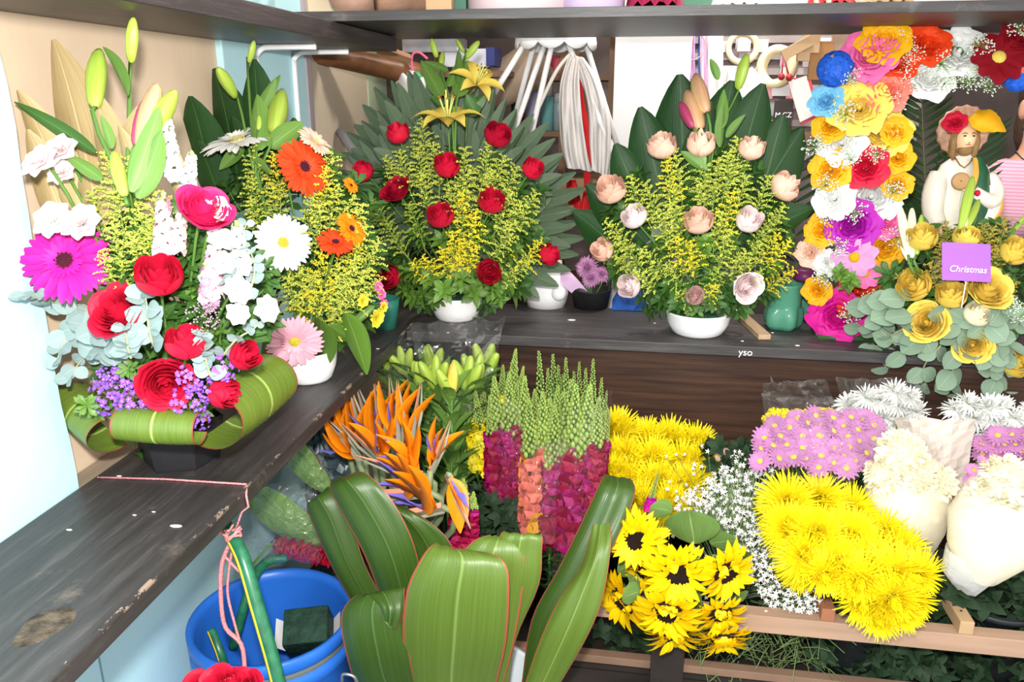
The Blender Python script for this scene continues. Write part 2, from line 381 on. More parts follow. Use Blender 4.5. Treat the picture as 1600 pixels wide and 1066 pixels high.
for (px, py, s) in ((893, 500, 6), (1190, 519, 2), (1207, 520, 2), (1246, 540, 3), (1160, 533, 2), (1023, 505, 2), (700, 520, 2)):
    c = PZ(px, py, ZT+.001); k = s*.0016; mb = MB(); mb.ell(c, (k*1.5, k, .0012), 7, 3); wmesh('paint_chip', mb, MATS['chip_white'], rp_)
up1 = solo('shelf_plank', boxmb(-.945, -.68, .2, 2.25, 1.622, 1.660, .002), plankmat('plank_upper_left', 1, (.034, .025, .026), (.2, .16, .15)),
           'dark brown upper shelf plank crossing the top left corner above the lily buds', 'shelf', (-.81, 1.2, 1.622), smooth=False)
up2 = solo('shelf_plank', boxmb(-.92, 1.7, 1.80, 2.38, 1.662, 1.683, .001), plankmat('plank_upper_back', 0, (.042, .038, .038), (.25, .24, .24)),
           'long dark grey upper shelf plank across the top of the view', 'shelf', (.4, 2.1, 1.662), smooth=False)
# brackets carrying the upper left shelf
for i, (px, nm) in enumerate(((404, 'white steel shelf bracket nearer the lily buds on the aqua pillar'), (462, 'white steel shelf bracket nearer the beige panel on the aqua pillar'))):
    y = PX(px, 140, -.925).y
    mb = MB(); pts = [(-.924, y, 1.30), (-.924, y, 1.57), (-.921, y, 1.598), (-.905, y, 1.6125), (-.88, y, 1.615), (-.77, y, 1.615)]
    mb.tube(curve([Vector(p) for p in pts], 16), .007, 8)
    solo('shelf_bracket', mb, m_white, nm, 'bracket', (-.924, y, 1.3), 'white shelf brackets')
# timber beam under the shelf, in the corner
mb = MB(); a = PY(470, 78, 2.3); b = PY(662, 118, 2.62); 
mb.tube([lerp(a, b, t/6) for t in range(7)], [.028, .03, .031, .033, .034, .036, .036], 12)
solo('timber_beam', mb, mat('varnished_timber', (.28, .12, .05), .4, noise=(12, .4), stretch=(.3, 1, 1)), 'reddish brown varnished timber beam under the shelf corner', 'beam', a)
mb = MB(); a = PY(590, 75, 2.42); b = PY(640, 92, 2.5); mb.tube([a, b], [.016, .014], 4)
solo('timber_block', mb, mat('sawn_timber', (.45, .24, .13), .6, noise=(12, .7)), 'small sawn orange-brown timber block against the shelf underside', 'timber', a, smooth=False)
# veneered board below the back plank
mb = boxmb(-.45, 1.6, 2.06, 2.085, .12, ZT-.029, .001)
solo('veneer_board', mb, mat('dark_veneer', (.075, .036, .022), .45, noise=(3.0, .35), stretch=(1.2, 1, 26), col2=(.03, .015, .011)), 'dark brown wood-grain board below the back plank', 'board', (.4, 2.07, .12), smooth=False)
# display rack rails in front of the flower buckets
m_rail = mat('pale_sawn_wood', (.45, .285, .195), .65, noise=(5, .8), stretch=(.6, 8, 8))
rack = thing('display_rack', 'low sawn-timber rack with horizontal rails holding the flower bunches', 'rack', (.55, 1.6, 0))
zr = PY(1180, 962, 1.50).z
wmesh('rail', boxmb(-.15, 1.5, 1.50, 1.535, zr-.042, zr, .002), m_rail, rack, False)
z2 = PY(1100, 1043, 1.53).z
wmesh('rail', boxmb(-.30, 1.5, 1.53, 1.555, z2-.02, z2, .002), mat('brown_wood', (.25, .15, .10), .7, noise=(6, .7)), rack, False)
m_dkwood = mat('dark_wood', (.035, .026, .022), .6, noise=(8, .5))
for px in (1040, ):
    c = PY(px, 1040, 1.55); wmesh('post', boxmb(c.x-.036, c.x+.036, 1.504, 1.529, 0, zr-.043), m_dkwood, rack, False)
wmesh('post', boxmb(1.25, 1.31, 1.504, 1.529, 0, zr-.043), m_dkwood, rack, False)
for px, py, l, mm in ((1294, 952, .16, mat('red_wood', (.42, .17, .09), .6, noise=(9, .7))), (1512, 962, .14, mat('pine', (.55, .36, .2), .6, noise=(9, .8)))):
    c = PY(px, py, 1.51); wmesh('cross_piece', boxmb(c.x-.014, c.x+.014, 1.503, 1.503+l, zr, zr+.03, .002), mm, rack, False)
    mbs = MB(); mbs.ell((c.x, 1.54, zr+.031), (.003, .003, .001), 8, 3); wmesh('screw', mbs, m_dkwood, rack)
wmesh('shelf_board', boxmb(-.3, 1.5, 1.56, 2.05, z2-.06, z2-.04), m_dkwood, rack, False)
wmesh('skirt_board', boxmb(-.3, 1.5, 1.558, 1.57, .0, z2-.062), m_dkwood, rack, False)
# ------------------------------------------------------------------ flower and leaf library (shared meshes, unit size)
LIB = {}
def lib(key, fn):
    if key not in LIB: LIB[key] = fn()
    return LIB[key]
C_ = dict(red=(.64, .009, .042), crimson=(.46, .004, .03), wine=(.34, .003, .05), snapmag=(.44, .012, .17), peach=(.95, .60, .46), palepink=(.90, .60, .58), blush=(.95, .78, .78), gerbpink=(.90, .46, .56), white=(.90, .90, .87), cream=(.97, .90, .66), yellow=(.92, .68, .12),
          gold=(.92, .45, .01), orange=(.95, .24, .005), redorange=(.85, .06, .01), magenta=(.72, .01, .30), pink=(.90, .16, .42), hotpink=(.78, .02, .14), purple=(.42, .01, .38), blue=(.02, .13, .70), lightblue=(.20, .55, .85), darkred=(.25, .004, .012),
          mauve=(.52, .21, .44), sunflower=(.95, .62, .0), lilac=(.64, .30, .55), mumyellow=(.96, .78, .008), lemon=(.90, .78, .06), rosepink=(.85, .36, .5), salmon=(.92, .22, .16))
def pm(c, rough=.55): return mat('petal_'+c, C_[c], rough, var=.06, noise=(2.2, .86), spec=.25, trans=.1)
m_stem = mat('stem_green', (.10, .22, .04), .5, var=.1)
m_leaf = leafmat('leaf_green', (.055, .15, .025), rib=(.14, .26, .07), rough=.38, var=.2)
m_leaf2 = leafmat('leaf_fresh', (.13, .27, .035), rib=(.25, .4, .1), rough=.36, var=.2)
m_dark = leafmat('leaf_dark', (.018, .068, .014), rib=(.05, .12, .03), rough=.48, streak=.6, var=.15, spec=.3)
m_palm = leafmat('leaf_palm', (.14, .21, .12), rib=(.2, .28, .16), rough=.6, streak=.6, var=.15)
m_euc = leafmat('leaf_eucalyptus', (.28, .37, .36), rib=(.38, .47, .46), rough=.6, streak=.9, var=.1, spec=.2)
m_eucg = leafmat('leaf_eucalyptus_green', (.24, .34, .24), rib=(.33, .43, .32), rough=.6, streak=.9, var=.12, spec=.2)
m_gold = leafmat('leaf_gold', (.50, .37, .17), rib=(.62, .48, .25), rough=.5, streak=.7, var=.12)
m_lilyleaf = leafmat('leaf_lily', (.16, .31, .06), rib=(.26, .42, .12), rough=.4, var=.15)
m_bud = leafmat('bud_green', (.42, .58, .08), rib=(.3, .46, .05), rough=.4, streak=.8, var=.08, trans=.05)
m_budpink = leafmat('bud_blush', (.72, .40, .22), rib=(.60, .55, .15), rough=.4, streak=.7, var=.08, trans=.05)
m_budmag = leafmat('bud_magenta', (.45, .05, .14), rough=.4, var=.08, trans=.05)
m_seed = mat('seed_brown', (.05, .02, .012), .9, noise=(40, .4), bump=(120, .8))
def P_round(t): return max(.04, sin(pi*min(1, .08+t*.92))**.55) if t < 1 else .1
def P_strap(t): return (.45+.55*min(1, t*2.2))*(1-max(0, t-.72)**2*9.5)
def P_point(t): return max(.02, sin(pi*(t**.75))**.8*1.0) if t > 0 else .12
def P_leaf(t): return max(.03, sin(pi*t**.85)**.9)
def P_obov(t): return max(.06, (t**.9)*sqrt(max(0, 1-t**5))*1.15)
def P_tepal(t): return max(.03, (.25+.75*sin(pi*t**.9))*(1-t**6))
def rose_mesh(key, mats, layers, hgt=1.55, flare=.35, ruf=.0):
    def fn():
        rg = random.Random(hash(key[0]) % 97 if False else len(key[0])*13+len(layers)); mb = MB()
        for li, (q, n, hw) in enumerate(layers):
            for k in range(n):
                phi = 2*pi*k/n + li*1.1 + rg.uniform(-.2, .2); rows = []
                h = hgt*(1.0-.22*q)*rg.uniform(.94, 1.05); nu, nv = 6, 5
                for i in range(nu+1):
                    t = i/nu; row = []
                    rad = .16+(.10+.80*q)*(sin(min(1, t*1.7)*pi/2)**.8)*(1-(.20*(1-q)+(.22 if flare < .3 else 0))*t*t) + flare*q*max(0, t-.62)**1.3*2
                    for j in range(nv+1):
                        s = -1+2*j/nv
                        ww = hw*(.55+.45*sin(pi*min(.5+t*.25, .8)))*(1-.35*t**6)
                        a = phi+s*ww
                        z = h*t*(1-.13*s*s*t) - flare*.9*q*max(0, t-.7)*1.3
                        rr = rad*(1+.05*s*(1 if k % 2 else -1)) + ruf*sin(a*7+li)*t*t*.09
                        row.append((rr*cos(a), rr*sin(a), z-.62*hgt))
                    rows.append(row)
                mb.grid(rows)
        mb.ell((0, 0, -.25*hgt), (.16, .16, .4*hgt), 6, 4)
        return mb.build('rose_petals', mats)
    return lib(key, fn)
BUD = [(.08, 3, 1.2), (.30, 4, 1.0), (.55, 4, 1.0), (.80, 5, .85), (1.0, 4, .8)]
OPEN = [(.0, 3, 1.3), (.10, 3, 1.3), (.21, 4, 1.0), (.33, 4, 1.0), (.47, 5, .85), (.62, 5, .85), (.80, 6, .75), (1.0, 6, .75)]
SILK = [(.10, 3, 1.2), (.34, 5, .8), (.62, 6, .7), (.88, 7, .62), (1.12, 8, .6)]
def calyx_mesh():
    def fn():
        mb = MB(); mb.ell((0, 0, -1.0), (.2, .2, .2), 8, 5)
        for k in range(5): mb.petal(.8, .14, P_point, -.2, .9, .1, Matrix.Translation((0, 0, -.98)) @ Matrix.Rotation(2*pi*k/5, 4, 'Z'), 4, 2)
        return mb.build('calyx', m_leaf2)
    return lib('calyx', fn)
def gerb_petal(c):
    def fn():
        mb = MB(); mb.petal(.86, .105, P_strap, .22, -.12, .25, Matrix.Translation((0, .16, .03)), 5, 2); return mb.build('petal', pm(c))
    return lib(('gpetal', c), fn)
def gerb_core(c, cc, green=False):
    def fn():
        mb = MB(); rg = random.Random(3)
        for k in range(26):
            mb.petal(rg.uniform(.34, .44), .05, P_strap, .75, .25, .2, Matrix.Rotation(2*pi*k/26+rg.uniform(-.1, .1), 4, 'Z') @ Matrix.Translation((0, .1, .05)), 3, 1, m=1)
        for k in range(40):
            a = 2.4*k; r = .235*sqrt(k/40); mb.octa((r*cos(a), r*sin(a), .10+.05*(1-r/.24)+rg.uniform(0, .03)), .035, 0)
        mb.lathe([(.26, .05), (.2, .10), (.1, .13), (.01, .14)], 14)
        mb.lathe([(.02, -.22), (.12, -.18), (.22, -.05), (.24, .04)], 10, m=2)
        return mb.build('flower_center', [cc, pm(c), m_stem])
    return lib(('gcore', c, cc.name), fn)
def lily_tepal(c):
    def fn():
        mb = MB(); mb.petal(1.15, .24, P_tepal, 1.1, -.55, .25, Matrix.Translation((0, .05, 0)), 7, 4); return mb.build('petal', pm(c))
    return lib(('tepal', c), fn)
def lily_core():
    def fn():
        mb = MB()
        for k in range(6):
            a = 2*pi*k/6+.3; mb.tube([(0, 0, 0), (.1*cos(a), .1*sin(a), .4), (.22*cos(a), .22*sin(a), .75)], .018, 4)
            mb.ell((.23*cos(a), .23*sin(a), .77), (.06, .03, .03), 5, 3, 1)
        mb.tube([(0, 0, -.05), (0, 0, .95)], .025, 5)
        return mb.build('stamens', [mat('stamen', (.75, .72, .2), .5), mat('anther', (.35, .13, .02), .8)])
    return lib('lilycore', fn)
def bud_mesh(m, key):
    """lily bud, base at the origin, tip at +Z 1"""
    def fn():
        mb = MB(); rows = []
        prof = [(.03, 0), (.085, .06), (.115, .2), (.135, .4), (.14, .58), (.12, .75), (.085, .9), (.045, .98), (.004, 1.0)]
        for r, z in prof:
            rows.append([(r*(1+.10*cos(3*a))*cos(a), r*(1+.10*cos(3*a))*sin(a), z) for a in [2*pi*j/18 for j in range(18)]])
        mb.grid(rows, closed=True); return mb.build('bud', m)
    return lib(('bud', key), fn)
def goldenrod(v, c):
    """arching plume, base at origin, tip about +Z 1"""
    def fn():
        rg = random.Random(40+v); mb = MB(); bend = rg.uniform(-.1, .1)
        sp = [Vector((bend*sin(t*2.5), .05*sin(t*3), t)) for t in [i/6 for i in range(7)]]
        mb.tube(sp, [.014, .013, .012, .010, .008, .006, .003], 4)
        nb = 26
        for k in range(nb):
            t = .25+.73*k/nb; a = k*2.4+rg.uniform(-.4, .4); L = (.34*(1-t)**.7+.05)*rg.uniform(.75, 1.2)
            b = cr(sp, t); pts = [b+Vector((cos(a)*L*q, sin(a)*L*q, L*(.95*q-.55*q*q))) for q in (0, .35, .7, 1.0)]
            mb.tube(pts, [.006, .005, .004, .002], 3)
            for i in range(int(24*L/.3)+6):
                q = rg.uniform(.12, 1.0); p = cr(pts, q)
                mb.octa(p+Vector((rg.uniform(-.018, .018), rg.uniform(-.018, .018), rg.uniform(.0, .03))), rg.uniform(.009, .015), 1)
        for k in range(14): mb.octa(cr(sp, rg.uniform(.86, 1))+Vector((rg.uniform(-.02, .02), rg.uniform(-.02, .02), 0)), .016, 1)
        for k in range(9):
            t = .08+.5*k/9; a = k*2.1
            mb.petal(.2, .022, P_leaf, .9, .1, .1, Matrix.Translation(cr(sp, t)) @ Matrix.Rotation(a, 4, 'Z'), 3, 1, 0)
        fc = {'lime': (.60, .66, .10), 'yellow': (.92, .76, .04), 'dry': (.50, .36, .06), 'green': (.42, .52, .06)}[c]
        return mb.build('goldenrod', [mat('goldenrod_stem', (.22, .34, .07), .6), mat('floret_'+c, fc, .7, var=.12)])
    return lib(('gr', v, c), fn)
def sprig(v, m, key):
    """leafy sprig, base at origin, tip at +Z 1: whorls of glossy obovate leaves"""
    def fn():
        rg = random.Random(70+v); mb = MB(); mb.tube([(0, 0, 0), (.02, .01, .5), (0, 0, .95)], [.018, .014, .008], 4, 1)
        for (z, n, e, L) in ((.93, 5, 1.0, .36), (.82, 5, .65, .44), (.62, 4, .5, .42), (.38, 4, .45, .38)):
            for k in range(n):
                a = 2*pi*k/n+z*7+rg.uniform(-.3, .3); l = L*rg.uniform(.8, 1.15)
                mb.petal(l, l*.24, P_obov if v % 2 == 0 else P_leaf, e+rg.uniform(-.2, .2), e-.7, .22, Matrix.Translation((0, 0, z)) @ Matrix.Rotation(a, 4, 'Z'), 4, 2)
        return mb.build('leaf_sprig', [m, m_stem])
    return lib(('sprig', v, key), fn)
def blade_mesh(v, m, key, W=.2, fold=.35, bend=.35):
    """broad blade leaf, base at origin, tip at +Z 1, face toward -Y"""
    def fn():
        mb = MB(); rg = random.Random(v+5)
        M = Matrix.Rotation(pi/2, 4, 'X')
        mb.petal(1.0, W, lambda t: max(.03, sin(pi*(t*.97+.015)**.8)**.75), -.05, -bend, fold, M, 12, 6, 0, wav=.02)
        return mb.build('broad_leaf', m)
    return lib(('blade', v, key, W, fold, bend), fn)
def fan_mesh(v):
    """pleated palm fan, base at origin, spreading toward +Z, face -Y"""
    def fn():
        mb = MB(); n = 9; rg = random.Random(v)
        for k in range(n):
            a0 = radians(-62+124*k/n); a1 = radians(-62+124*(k+1)/n); am = (a0+a1)/2; L = (.82+.18*cos(am*1.2))*rg.uniform(.92, 1.05)
            rows = []
            for t in (0, .2, .4, .6, .8, .93, 1.0):
                w = 1 if t < .85 else max(.1, 1-(t-.85)/.15)
                rows.append([(L*t*sin(lerp(am, a0, w)), .10*t*t, L*t*cos(lerp(am, a0, w))), (L*t*sin(am), .10*t*t-.04*min(1, t*2)*w, L*t*cos(am)), (L*t*sin(lerp(am, a1, w)), .10*t*t, L*t*cos(lerp(am, a1, w)))])
            mb.grid(rows)
        return mb.build('palm_fan', m_palm, smooth=False)
    return lib(('fan', v), fn)
def round_leaf(m, key):
    def fn():
        mb = MB(); mb.petal(1.0, .46, lambda t: max(.06, sin(pi*t**.9)**.6), .15, -.2, .12, None, 6, 4); return mb.build('leaf', m)
    return lib(('round', key), fn)
def stock_mesh(c, c2=None, v=0, n=32):
    """spike of ruffled florets along +Z, length 1"""
    def fn():
        rg = random.Random(11+v); mb = MB(); mb.tube([(0, 0, 0), (0, 0, 1)], [.02, .01], 5, 2)
        for k in range(n):
            t = .08+.9*k/n; a = k*2.4; r = .18*(1-.55*t)
            d = Vector((cos(a), sin(a), .35)).normalized(); Mf = frame(Vector((cos(a)*r, sin(a)*r, t)), d, rg.uniform(0, 6))
            s = .135*(1-.4*t)
            for i in range(5):
                mb.petal(s, s*.5, P_round, .55, -.2, -.1, Mf @ Matrix.Rotation(2*pi*i/5, 4, 'Z'), 3, 2, 1 if (c2 and k % 3 == 0) else 0, wav=.2)
            mb.octa(Mf @ Vector((0, 0, .01)), .015, 2)
        for k in range(8): mb.ell((rg.uniform(-.03, .03), rg.uniform(-.03, .03), 1.0+rg.uniform(-.03, .06)), (.025, .025, .035), 5, 3, 2)
        return mb.build('stock_spike', [pm(c), pm(c2 or c), mat('bud_pale_green', (.40, .52, .18), .5)])
    return lib(('stock', c, c2, v), fn)
def ruffle_mesh(c):
    """lisianthus or carnation head, faces +Z"""
    def fn():
        rg = random.Random(5); mb = MB()
        for li, (n, e0, e1, L) in enumerate(((4, 1.5, 1.1, .6), (5, 1.2, .7, .75), (6, .9, .25, .9), (7, .6, -.1, 1.0))):
            for k in range(n): mb.petal(L*rg.uniform(.9, 1.05), L*.42, P_round, e0, e1, .15, Matrix.Rotation(2*pi*k/n+li+rg.uniform(-.15, .15), 4, 'Z') @ Matrix.Translation((0, .02, -.25)), 5, 4, 0, wav=.12)
        return mb.build('ruffled_petals', pm(c))
    return lib(('ruffle', c), fn)
def statice_mesh(v):
    def fn():
        rg = random.Random(v+21); mb = MB()
        for k in range(46):
            a = rg.uniform(0, 2*pi); r = sqrt(rg.uniform(0, 1)); z = .45*sqrt(max(0, 1-r*r))+rg.uniform(-.1, .1)
            p = Vector((r*cos(a)*.9, r*sin(a)*.9, z)); d = Vector((p.x*.8, p.y*.8, .6)).normalized(); Mf = frame(p, d, rg.uniform(0, 6))
            for i in range(5): mb.petal(.15, .06, P_round, .5, .1, .1, Mf @ Matrix.Rotation(2*pi*i/5, 4, 'Z'), 2, 1)
            if k % 3 == 0: mb.octa(Mf @ Vector((0, 0, .04)), .03, 1)
            if k % 4 == 0: mb.tube([(0, 0, -.7), p], .015, 3, 2)
        return mb.build('statice', [mat('statice_purple', (.30, .10, .62), .6, var=.1), m_white, m_stem])
    return lib(('statice', v), fn)
def daisy_mesh(c, cc='lemon', n=22, L=1.0, W=.13, two=True):
    def fn():
        rg = random.Random(9); mb = MB()
        for lay in range(2 if two else 1):
            for k in range(n):
                mb.petal(L*(.86-.18*lay)*rg.uniform(.92, 1.04), W, P_strap, .25+.3*lay+rg.uniform(-.1, .1), -.15+.2*lay, .15, Matrix.Rotation(2*pi*(k+.5*lay)/n, 4, 'Z') @ Matrix.Translation((0, .12, .02)), 3, 2 if W > .15 else 1)
        mb.lathe([(.24, .03), (.2, .12), (.1, .16), (.01, .17)], 10, 1)
        mb.lathe([(.02, -.25), (.1, -.2), (.2, .0)], 7, 2)
        return mb.build('daisy', [pm(c), mat('daisy_eye_'+cc, tuple(x*.9 for x in C_[cc]), .8, bump=(60, .5)), m_stem])
    return lib(('daisy', c, cc, n, W), fn)
def mum_mesh(v, c, spider=True, n=330):
    """full chrysanthemum head, faces +Z"""
    def fn():
        rg = random.Random(v+31); mb = MB()
        for k in range(n):
            q = (k+.5)/n; e = 1.45-1.75*q**.8; a = k*2.39996
            L = (.62+.42*q)*rg.uniform(.85, 1.1); 
            mb.petal(L, .034 if spider else .075, P_strap, e+rg.uniform(-.1, .1), e+(.85 if q < .6 else .2)-(1.3*q if spider else .9*q)+rg.uniform(-.25, .25), .2,
                     Matrix.Translation((0, 0, -.3)) @ Matrix.Rotation(a, 4, 'Z') @ Matrix.Translation((0, .05+.08*q, 0)), 3, 1)
        mb.ell((0, 0, -.3), (.2, .2, .15), 8, 4, 1)
        return mb.build('chrysanthemum_petals', [pm(c), m_stem])
    return lib(('mum', v, c, spider, n), fn)
def pom_mesh(c, n=170):
    """tight round pompon head, faces +Z"""
    def fn():
        rg = random.Random(77); mb = MB(); mb.ell((0, 0, -.1), (.72, .72, .62), 14, 8)
        for k in range(n):
            q = (k+.5)/n; z = 1-1.45*q; a = k*2.39996; r = sqrt(max(0, 1-z*z)); d = Vector((r*cos(a), r*sin(a), z))
            mb.petal(.34*rg.uniform(.85, 1.15), .11, P_round, .95-.35*q, 1.5-.7*q, .35, Matrix.Translation(d*.70-Vector((0, 0, .1))) @ frame((0, 0, 0), d).to_3x3().to_4x4() @ Matrix.Rotation(rg.uniform(0, 6), 4, 'Z'), 3, 2)
        return mb.build('pompon_petals', pm(c))
    return lib(('pom', c, n), fn)
def snap_mesh(v, c, c2, frac=.62):
    """snapdragon stem along +Z length 1: open florets below, green buds to the tip"""
    def fn():
        rg = random.Random(v+61); mb = MB(); mb.tube([(0, 0, -.35), (rg.uniform(-.01, .01), 0, .5), (0, 0, 1)], [.016, .014, .005], 5, 2)
        for k in range(34):
            t = .04+(frac-.04)*k/34; a = k*2.4; r = .095*(1-.35*t)
            Mf = frame(Vector((cos(a)*r*.5, sin(a)*r*.5, t)), Vector((cos(a), sin(a), .15)), 0); s = .088*(1-.4*t)*rg.uniform(.8, 1.2); mi = 0 if rg.random() < .65 else 1
            for (an, e0, e1, w) in ((0.35, 1.0, .4, .55), (-.35, 1.0, .4, .55), (pi-.6, .9, -.3, .5), (pi+.6, .9, -.3, .5), (pi, .9, -.5, .5)):
                mb.petal(s, s*w, P_round, e0, e1, .1, Mf @ Matrix.Rotation(an, 4, 'Z'), 3, 1, mi, wav=.15)
        for k in range(110):
            t = frac+(1-frac)*(k/110)**.95; a = k*2.4; r = .046*(1-((t-frac)/(1-frac))**1.3)*rg.uniform(.7, 1.1)+.006; s = .021*(1-.6*(t-frac)/(1-frac))*rg.uniform(.7, 1.2)
            mb.ell((cos(a)*r, sin(a)*r, t), (s*.75, s*.75, s*1.1), 5, 3, 3)
        for k in range(16):
            t = -.33+.36*k/16; mb.petal(.13, .016, P_leaf, .8, .1, .1, Matrix.Translation((0, 0, t)) @ Matrix.Rotation(k*2.4, 4, 'Z'), 3, 1, 2)
        return mb.build('snapdragon', [pm(c), pm(c2), mat('snap_leaf', (.05, .12, .03), .5, var=.1), mat('snap_bud', (.27, .37, .08), .55, var=.15)])
    return lib(('snap', v, c, c2, frac), fn)
# ---- placed flower parts: head as part, petals / centre / stem as sub-parts
def stem_to(o, M, pts, rad=.0025, m=None, name='stem'):
    inv = M.inverted(); mb = MB(); sc = M.to_scale().x
    mb.tube([inv @ Vector(p) for p in curve([Vector(p) for p in pts], 6)], rad/sc, 5); return link(name, mb.build(name, m or m_stem), o)
class Arr:
    fan = .8
    def __init__(s, name, label, cat, base, core, cx, cy, rx, ry, Yc, dep, group=None):
        s.root = thing(name, label, cat, base, group); s.core = Vector(core); s.cx, s.cy, s.rx, s.ry, s.Yc, s.dep = cx, cy, rx, ry, Yc, dep
    def pos(s, px, py, off=0, lim=-.845):
        u, v = (px-s.cx)/s.rx, (py-s.cy)/s.ry; p = PY(px, py, s.Yc - s.dep*sqrt(max(0, 1-u*u-v*v)) - off)
        return PX(px, py, lim) if p.x < lim else p          # keep clear of the left wall
    def nrm(s, px, py, up=.5, front=1.0, side=0):
        u, v = max(-1, min(1, (px-s.cx)/s.rx)), max(-1, min(1, (py-s.cy)/s.ry))
        return (RT*(u*s.fan+side) + Vector((0, 0, 1))*(up-.4*v) + s.to_cam()*front).normalized()
    def to_cam(s):
        d = CAM-Vector(s.root.location); d.z = 0; return d.normalized()
    def head(s, name, me, px, py, rpx, up=.5, front=1.0, side=0, off=0, spin=None, stem=True, sub=(), flat=1, label=None):
        p = s.pos(px, py, off); n = s.nrm(px, py, up, front, side); r = mpx(rpx, p)
        M = frame(p, n, U(0, 6) if spin is None else spin, (r, r, r*flat)); o = wpart(name, me, s.root, M, label)
        for sn, sm, sM in sub: link(sn, sm, o, sM)
        if stem: stem_to(o, M, [p-n*r*.2, p-n*(r*.9+.01), lerp(p-n*.03, s.core, .5)+Vector((0, 0, .015)), s.core])
        return o
    def rose(s, px, py, r, c, up=1.1, front=.75, kind='bud', **k):
        me = rose_mesh((('rose_'+kind), c), pm(c), BUD if kind == 'bud' else OPEN, 1.9 if kind == 'bud' else 1.4, .2 if kind == 'bud' else .45)
        return s.head('rose', me, px, py, r*(1.06 if kind == 'bud' else .98), up, front, sub=(('calyx', calyx_mesh(), None),), **k)
    def silk(s, px, py, r, c, **k):
        me = rose_mesh(('silk', c), pm(c), SILK, 1.05, .75, 1.0); return s.head('silk_rose', me, px, py, r*.75, k.pop('up', .35), k.pop('front', 1.2), stem=False, **k)
    def gerbera(s, px, py, r, c, cc, up=.3, front=1.0, n=34, **k):
        pe = gerb_petal(c); sub = [('petal', pe, Matrix.Rotation(2*pi*i/n+U(-.05, .05), 4, 'Z') @ Matrix.Rotation(U(-.1, .08), 4, 'X') @ Matrix.Scale(U(.93, 1.05), 4)) for i in range(n)]
        return s.head('gerbera', gerb_core(c, cc), px, py, r, up, front, sub=sub, **k)
    def lily(s, px, py, r, c, **k):
        te = lily_tepal(c); sub = [('petal', te, Matrix.Rotation(2*pi*i/6+U(-.1, .1), 4, 'Z') @ Matrix.Scale(U(.95, 1.05), 4)) for i in range(6)]
        return s.head('lily', lily_core(), px, py, r, sub=sub, **k)
    def axis(s, name, me, b, t, offb=0, offt=0, spin=None, wid=None, upv=None):
        """shape with length 1 along +Z laid from photo point b to t"""
        p, q = s.pos(*b, offb), s.pos(*t, offt); d = q-p; L = d.length
        return wpart(name, me, s.root, frame(p, d, U(0, 6) if spin is None else spin, (L*(wid or 1), L*(wid or 1), L), upv)), p, q
    def bud(s, b, t, m=None, key='green', stem=True, off=0, root=None, wid=1.0):
        o, p, q = s.axis('lily_bud', bud_mesh(m or m_bud, key), b, t, off, off, wid=wid)
        if stem:
            M = Matrix.Translation(Vector(s.root.location)) @ o.matrix_basis
            mid = s.pos(*root) if root else lerp(p, s.core, .5)
            stem_to(o, M, [p+(q-p)*.02, p-(q-p)*.25, mid, s.core], .0032)
        return o
    def blade(s, b, t, m, key, W=.2, off=-.06, spin=0, fold=.35, bend=.35):
        """broad leaf whose face looks to the camera"""
        p, q = s.pos(*b, off, -.915), s.pos(*t, off, -.915); d = q-p; L = d.length
        M = frame(p, d, 0, L, upv=Vector((0, 1, 0))) @ Matrix.Rotation(spin+pi, 4, 'Z')
        o = wpart('broad_leaf', blade_mesh(0, m, key, W, fold, bend), s.root, M)
        return o
    def plume(s, px, py, L=80, c='lime', off=0, lean=0):
        cxp, cyp = s.cp; dx, dy = px-cxp, py-cyp; n = sqrt(dx*dx+dy*dy)+1e-6
        b = (px-dx/n*L-lean, py-dy/n*L*.9+L*.25)
        o, p, q = s.axis('goldenrod', goldenrod(R.randrange(3), c), b, (px, py), off-.035, off); return o
    def fill(s, n, m, key, poly=None, inner=(.2, 1.0), size=(.09, .15), edge=1.0):
        for i in range(n):
            while True:
                u, v = U(-1, 1), U(-1, 1)
                if u*u+v*v < 1: break
            px, py = s.cx+u*s.rx*edge, s.cy+v*s.ry*edge
            if poly and not poly(px, py): continue
            f = sqrt(max(0, 1-u*u-v*v)); Yf = s.Yc - s.dep*f*U(*inner)
            p = PY(px, py, Yf)
            if p.x < -.84: p = PX(px, py, -.84)
            d = (p-s.core); d = (d.normalized()+Vector((U(-.4, .4), U(-.7, 0), U(-.2, .4)))).normalized()
            L = U(*size); wpart('leaf_sprig', sprig(R.randrange(4), m, key), s.root, frame(p-d*L*.75, d, U(0, 6), L))
def bowl_mesh(prof, seg=28, sx=1, sy=1):
    mb = MB(); mb.lathe(prof, seg, sx=sx, sy=sy); return mb
# ------------------------------------------------------------------ arrangement in the hexagonal black pot (left)
m_black = mat('black_plastic', (.018, .018, .02), .5, noise=(20, .7))
m_foam = mat('floral_foam', (.02, .09, .04), .9, noise=(50, .6))
m_ti = leafmat('ti_leaf', (.15, .23, .03), edge=(.28, .07, .035), rib=(.36, .50, .12), rough=.26, streak=.72, var=.06, spec=.55, trans=.08)
m_cdark = mat('gerbera_eye_dark', (.10, .01, .03), .9, bump=(80, .6)); m_cyel = mat('gerbera_eye_yellow', (.85, .72, .08), .8, bump=(80, .6)); m_cpale = mat('gerbera_eye_pale', (.80, .74, .35), .8, bump=(80, .6))
pc = PZ(258, 738, ZT); pc = Vector((pc.x, pc.y+.055, ZT))
A1 = Arr('flower_arrangement', 'mixed bouquet in a black hexagonal pot with magenta gerbera, red roses and folded green leaves', 'arrangement', pc, pc+Vector((0, 0, .075)), 245, 430, 215, 330, 1.19, .15, 'arrangements on the shelf')
A1.cp = (255, 640)
mb = MB(); r = .078
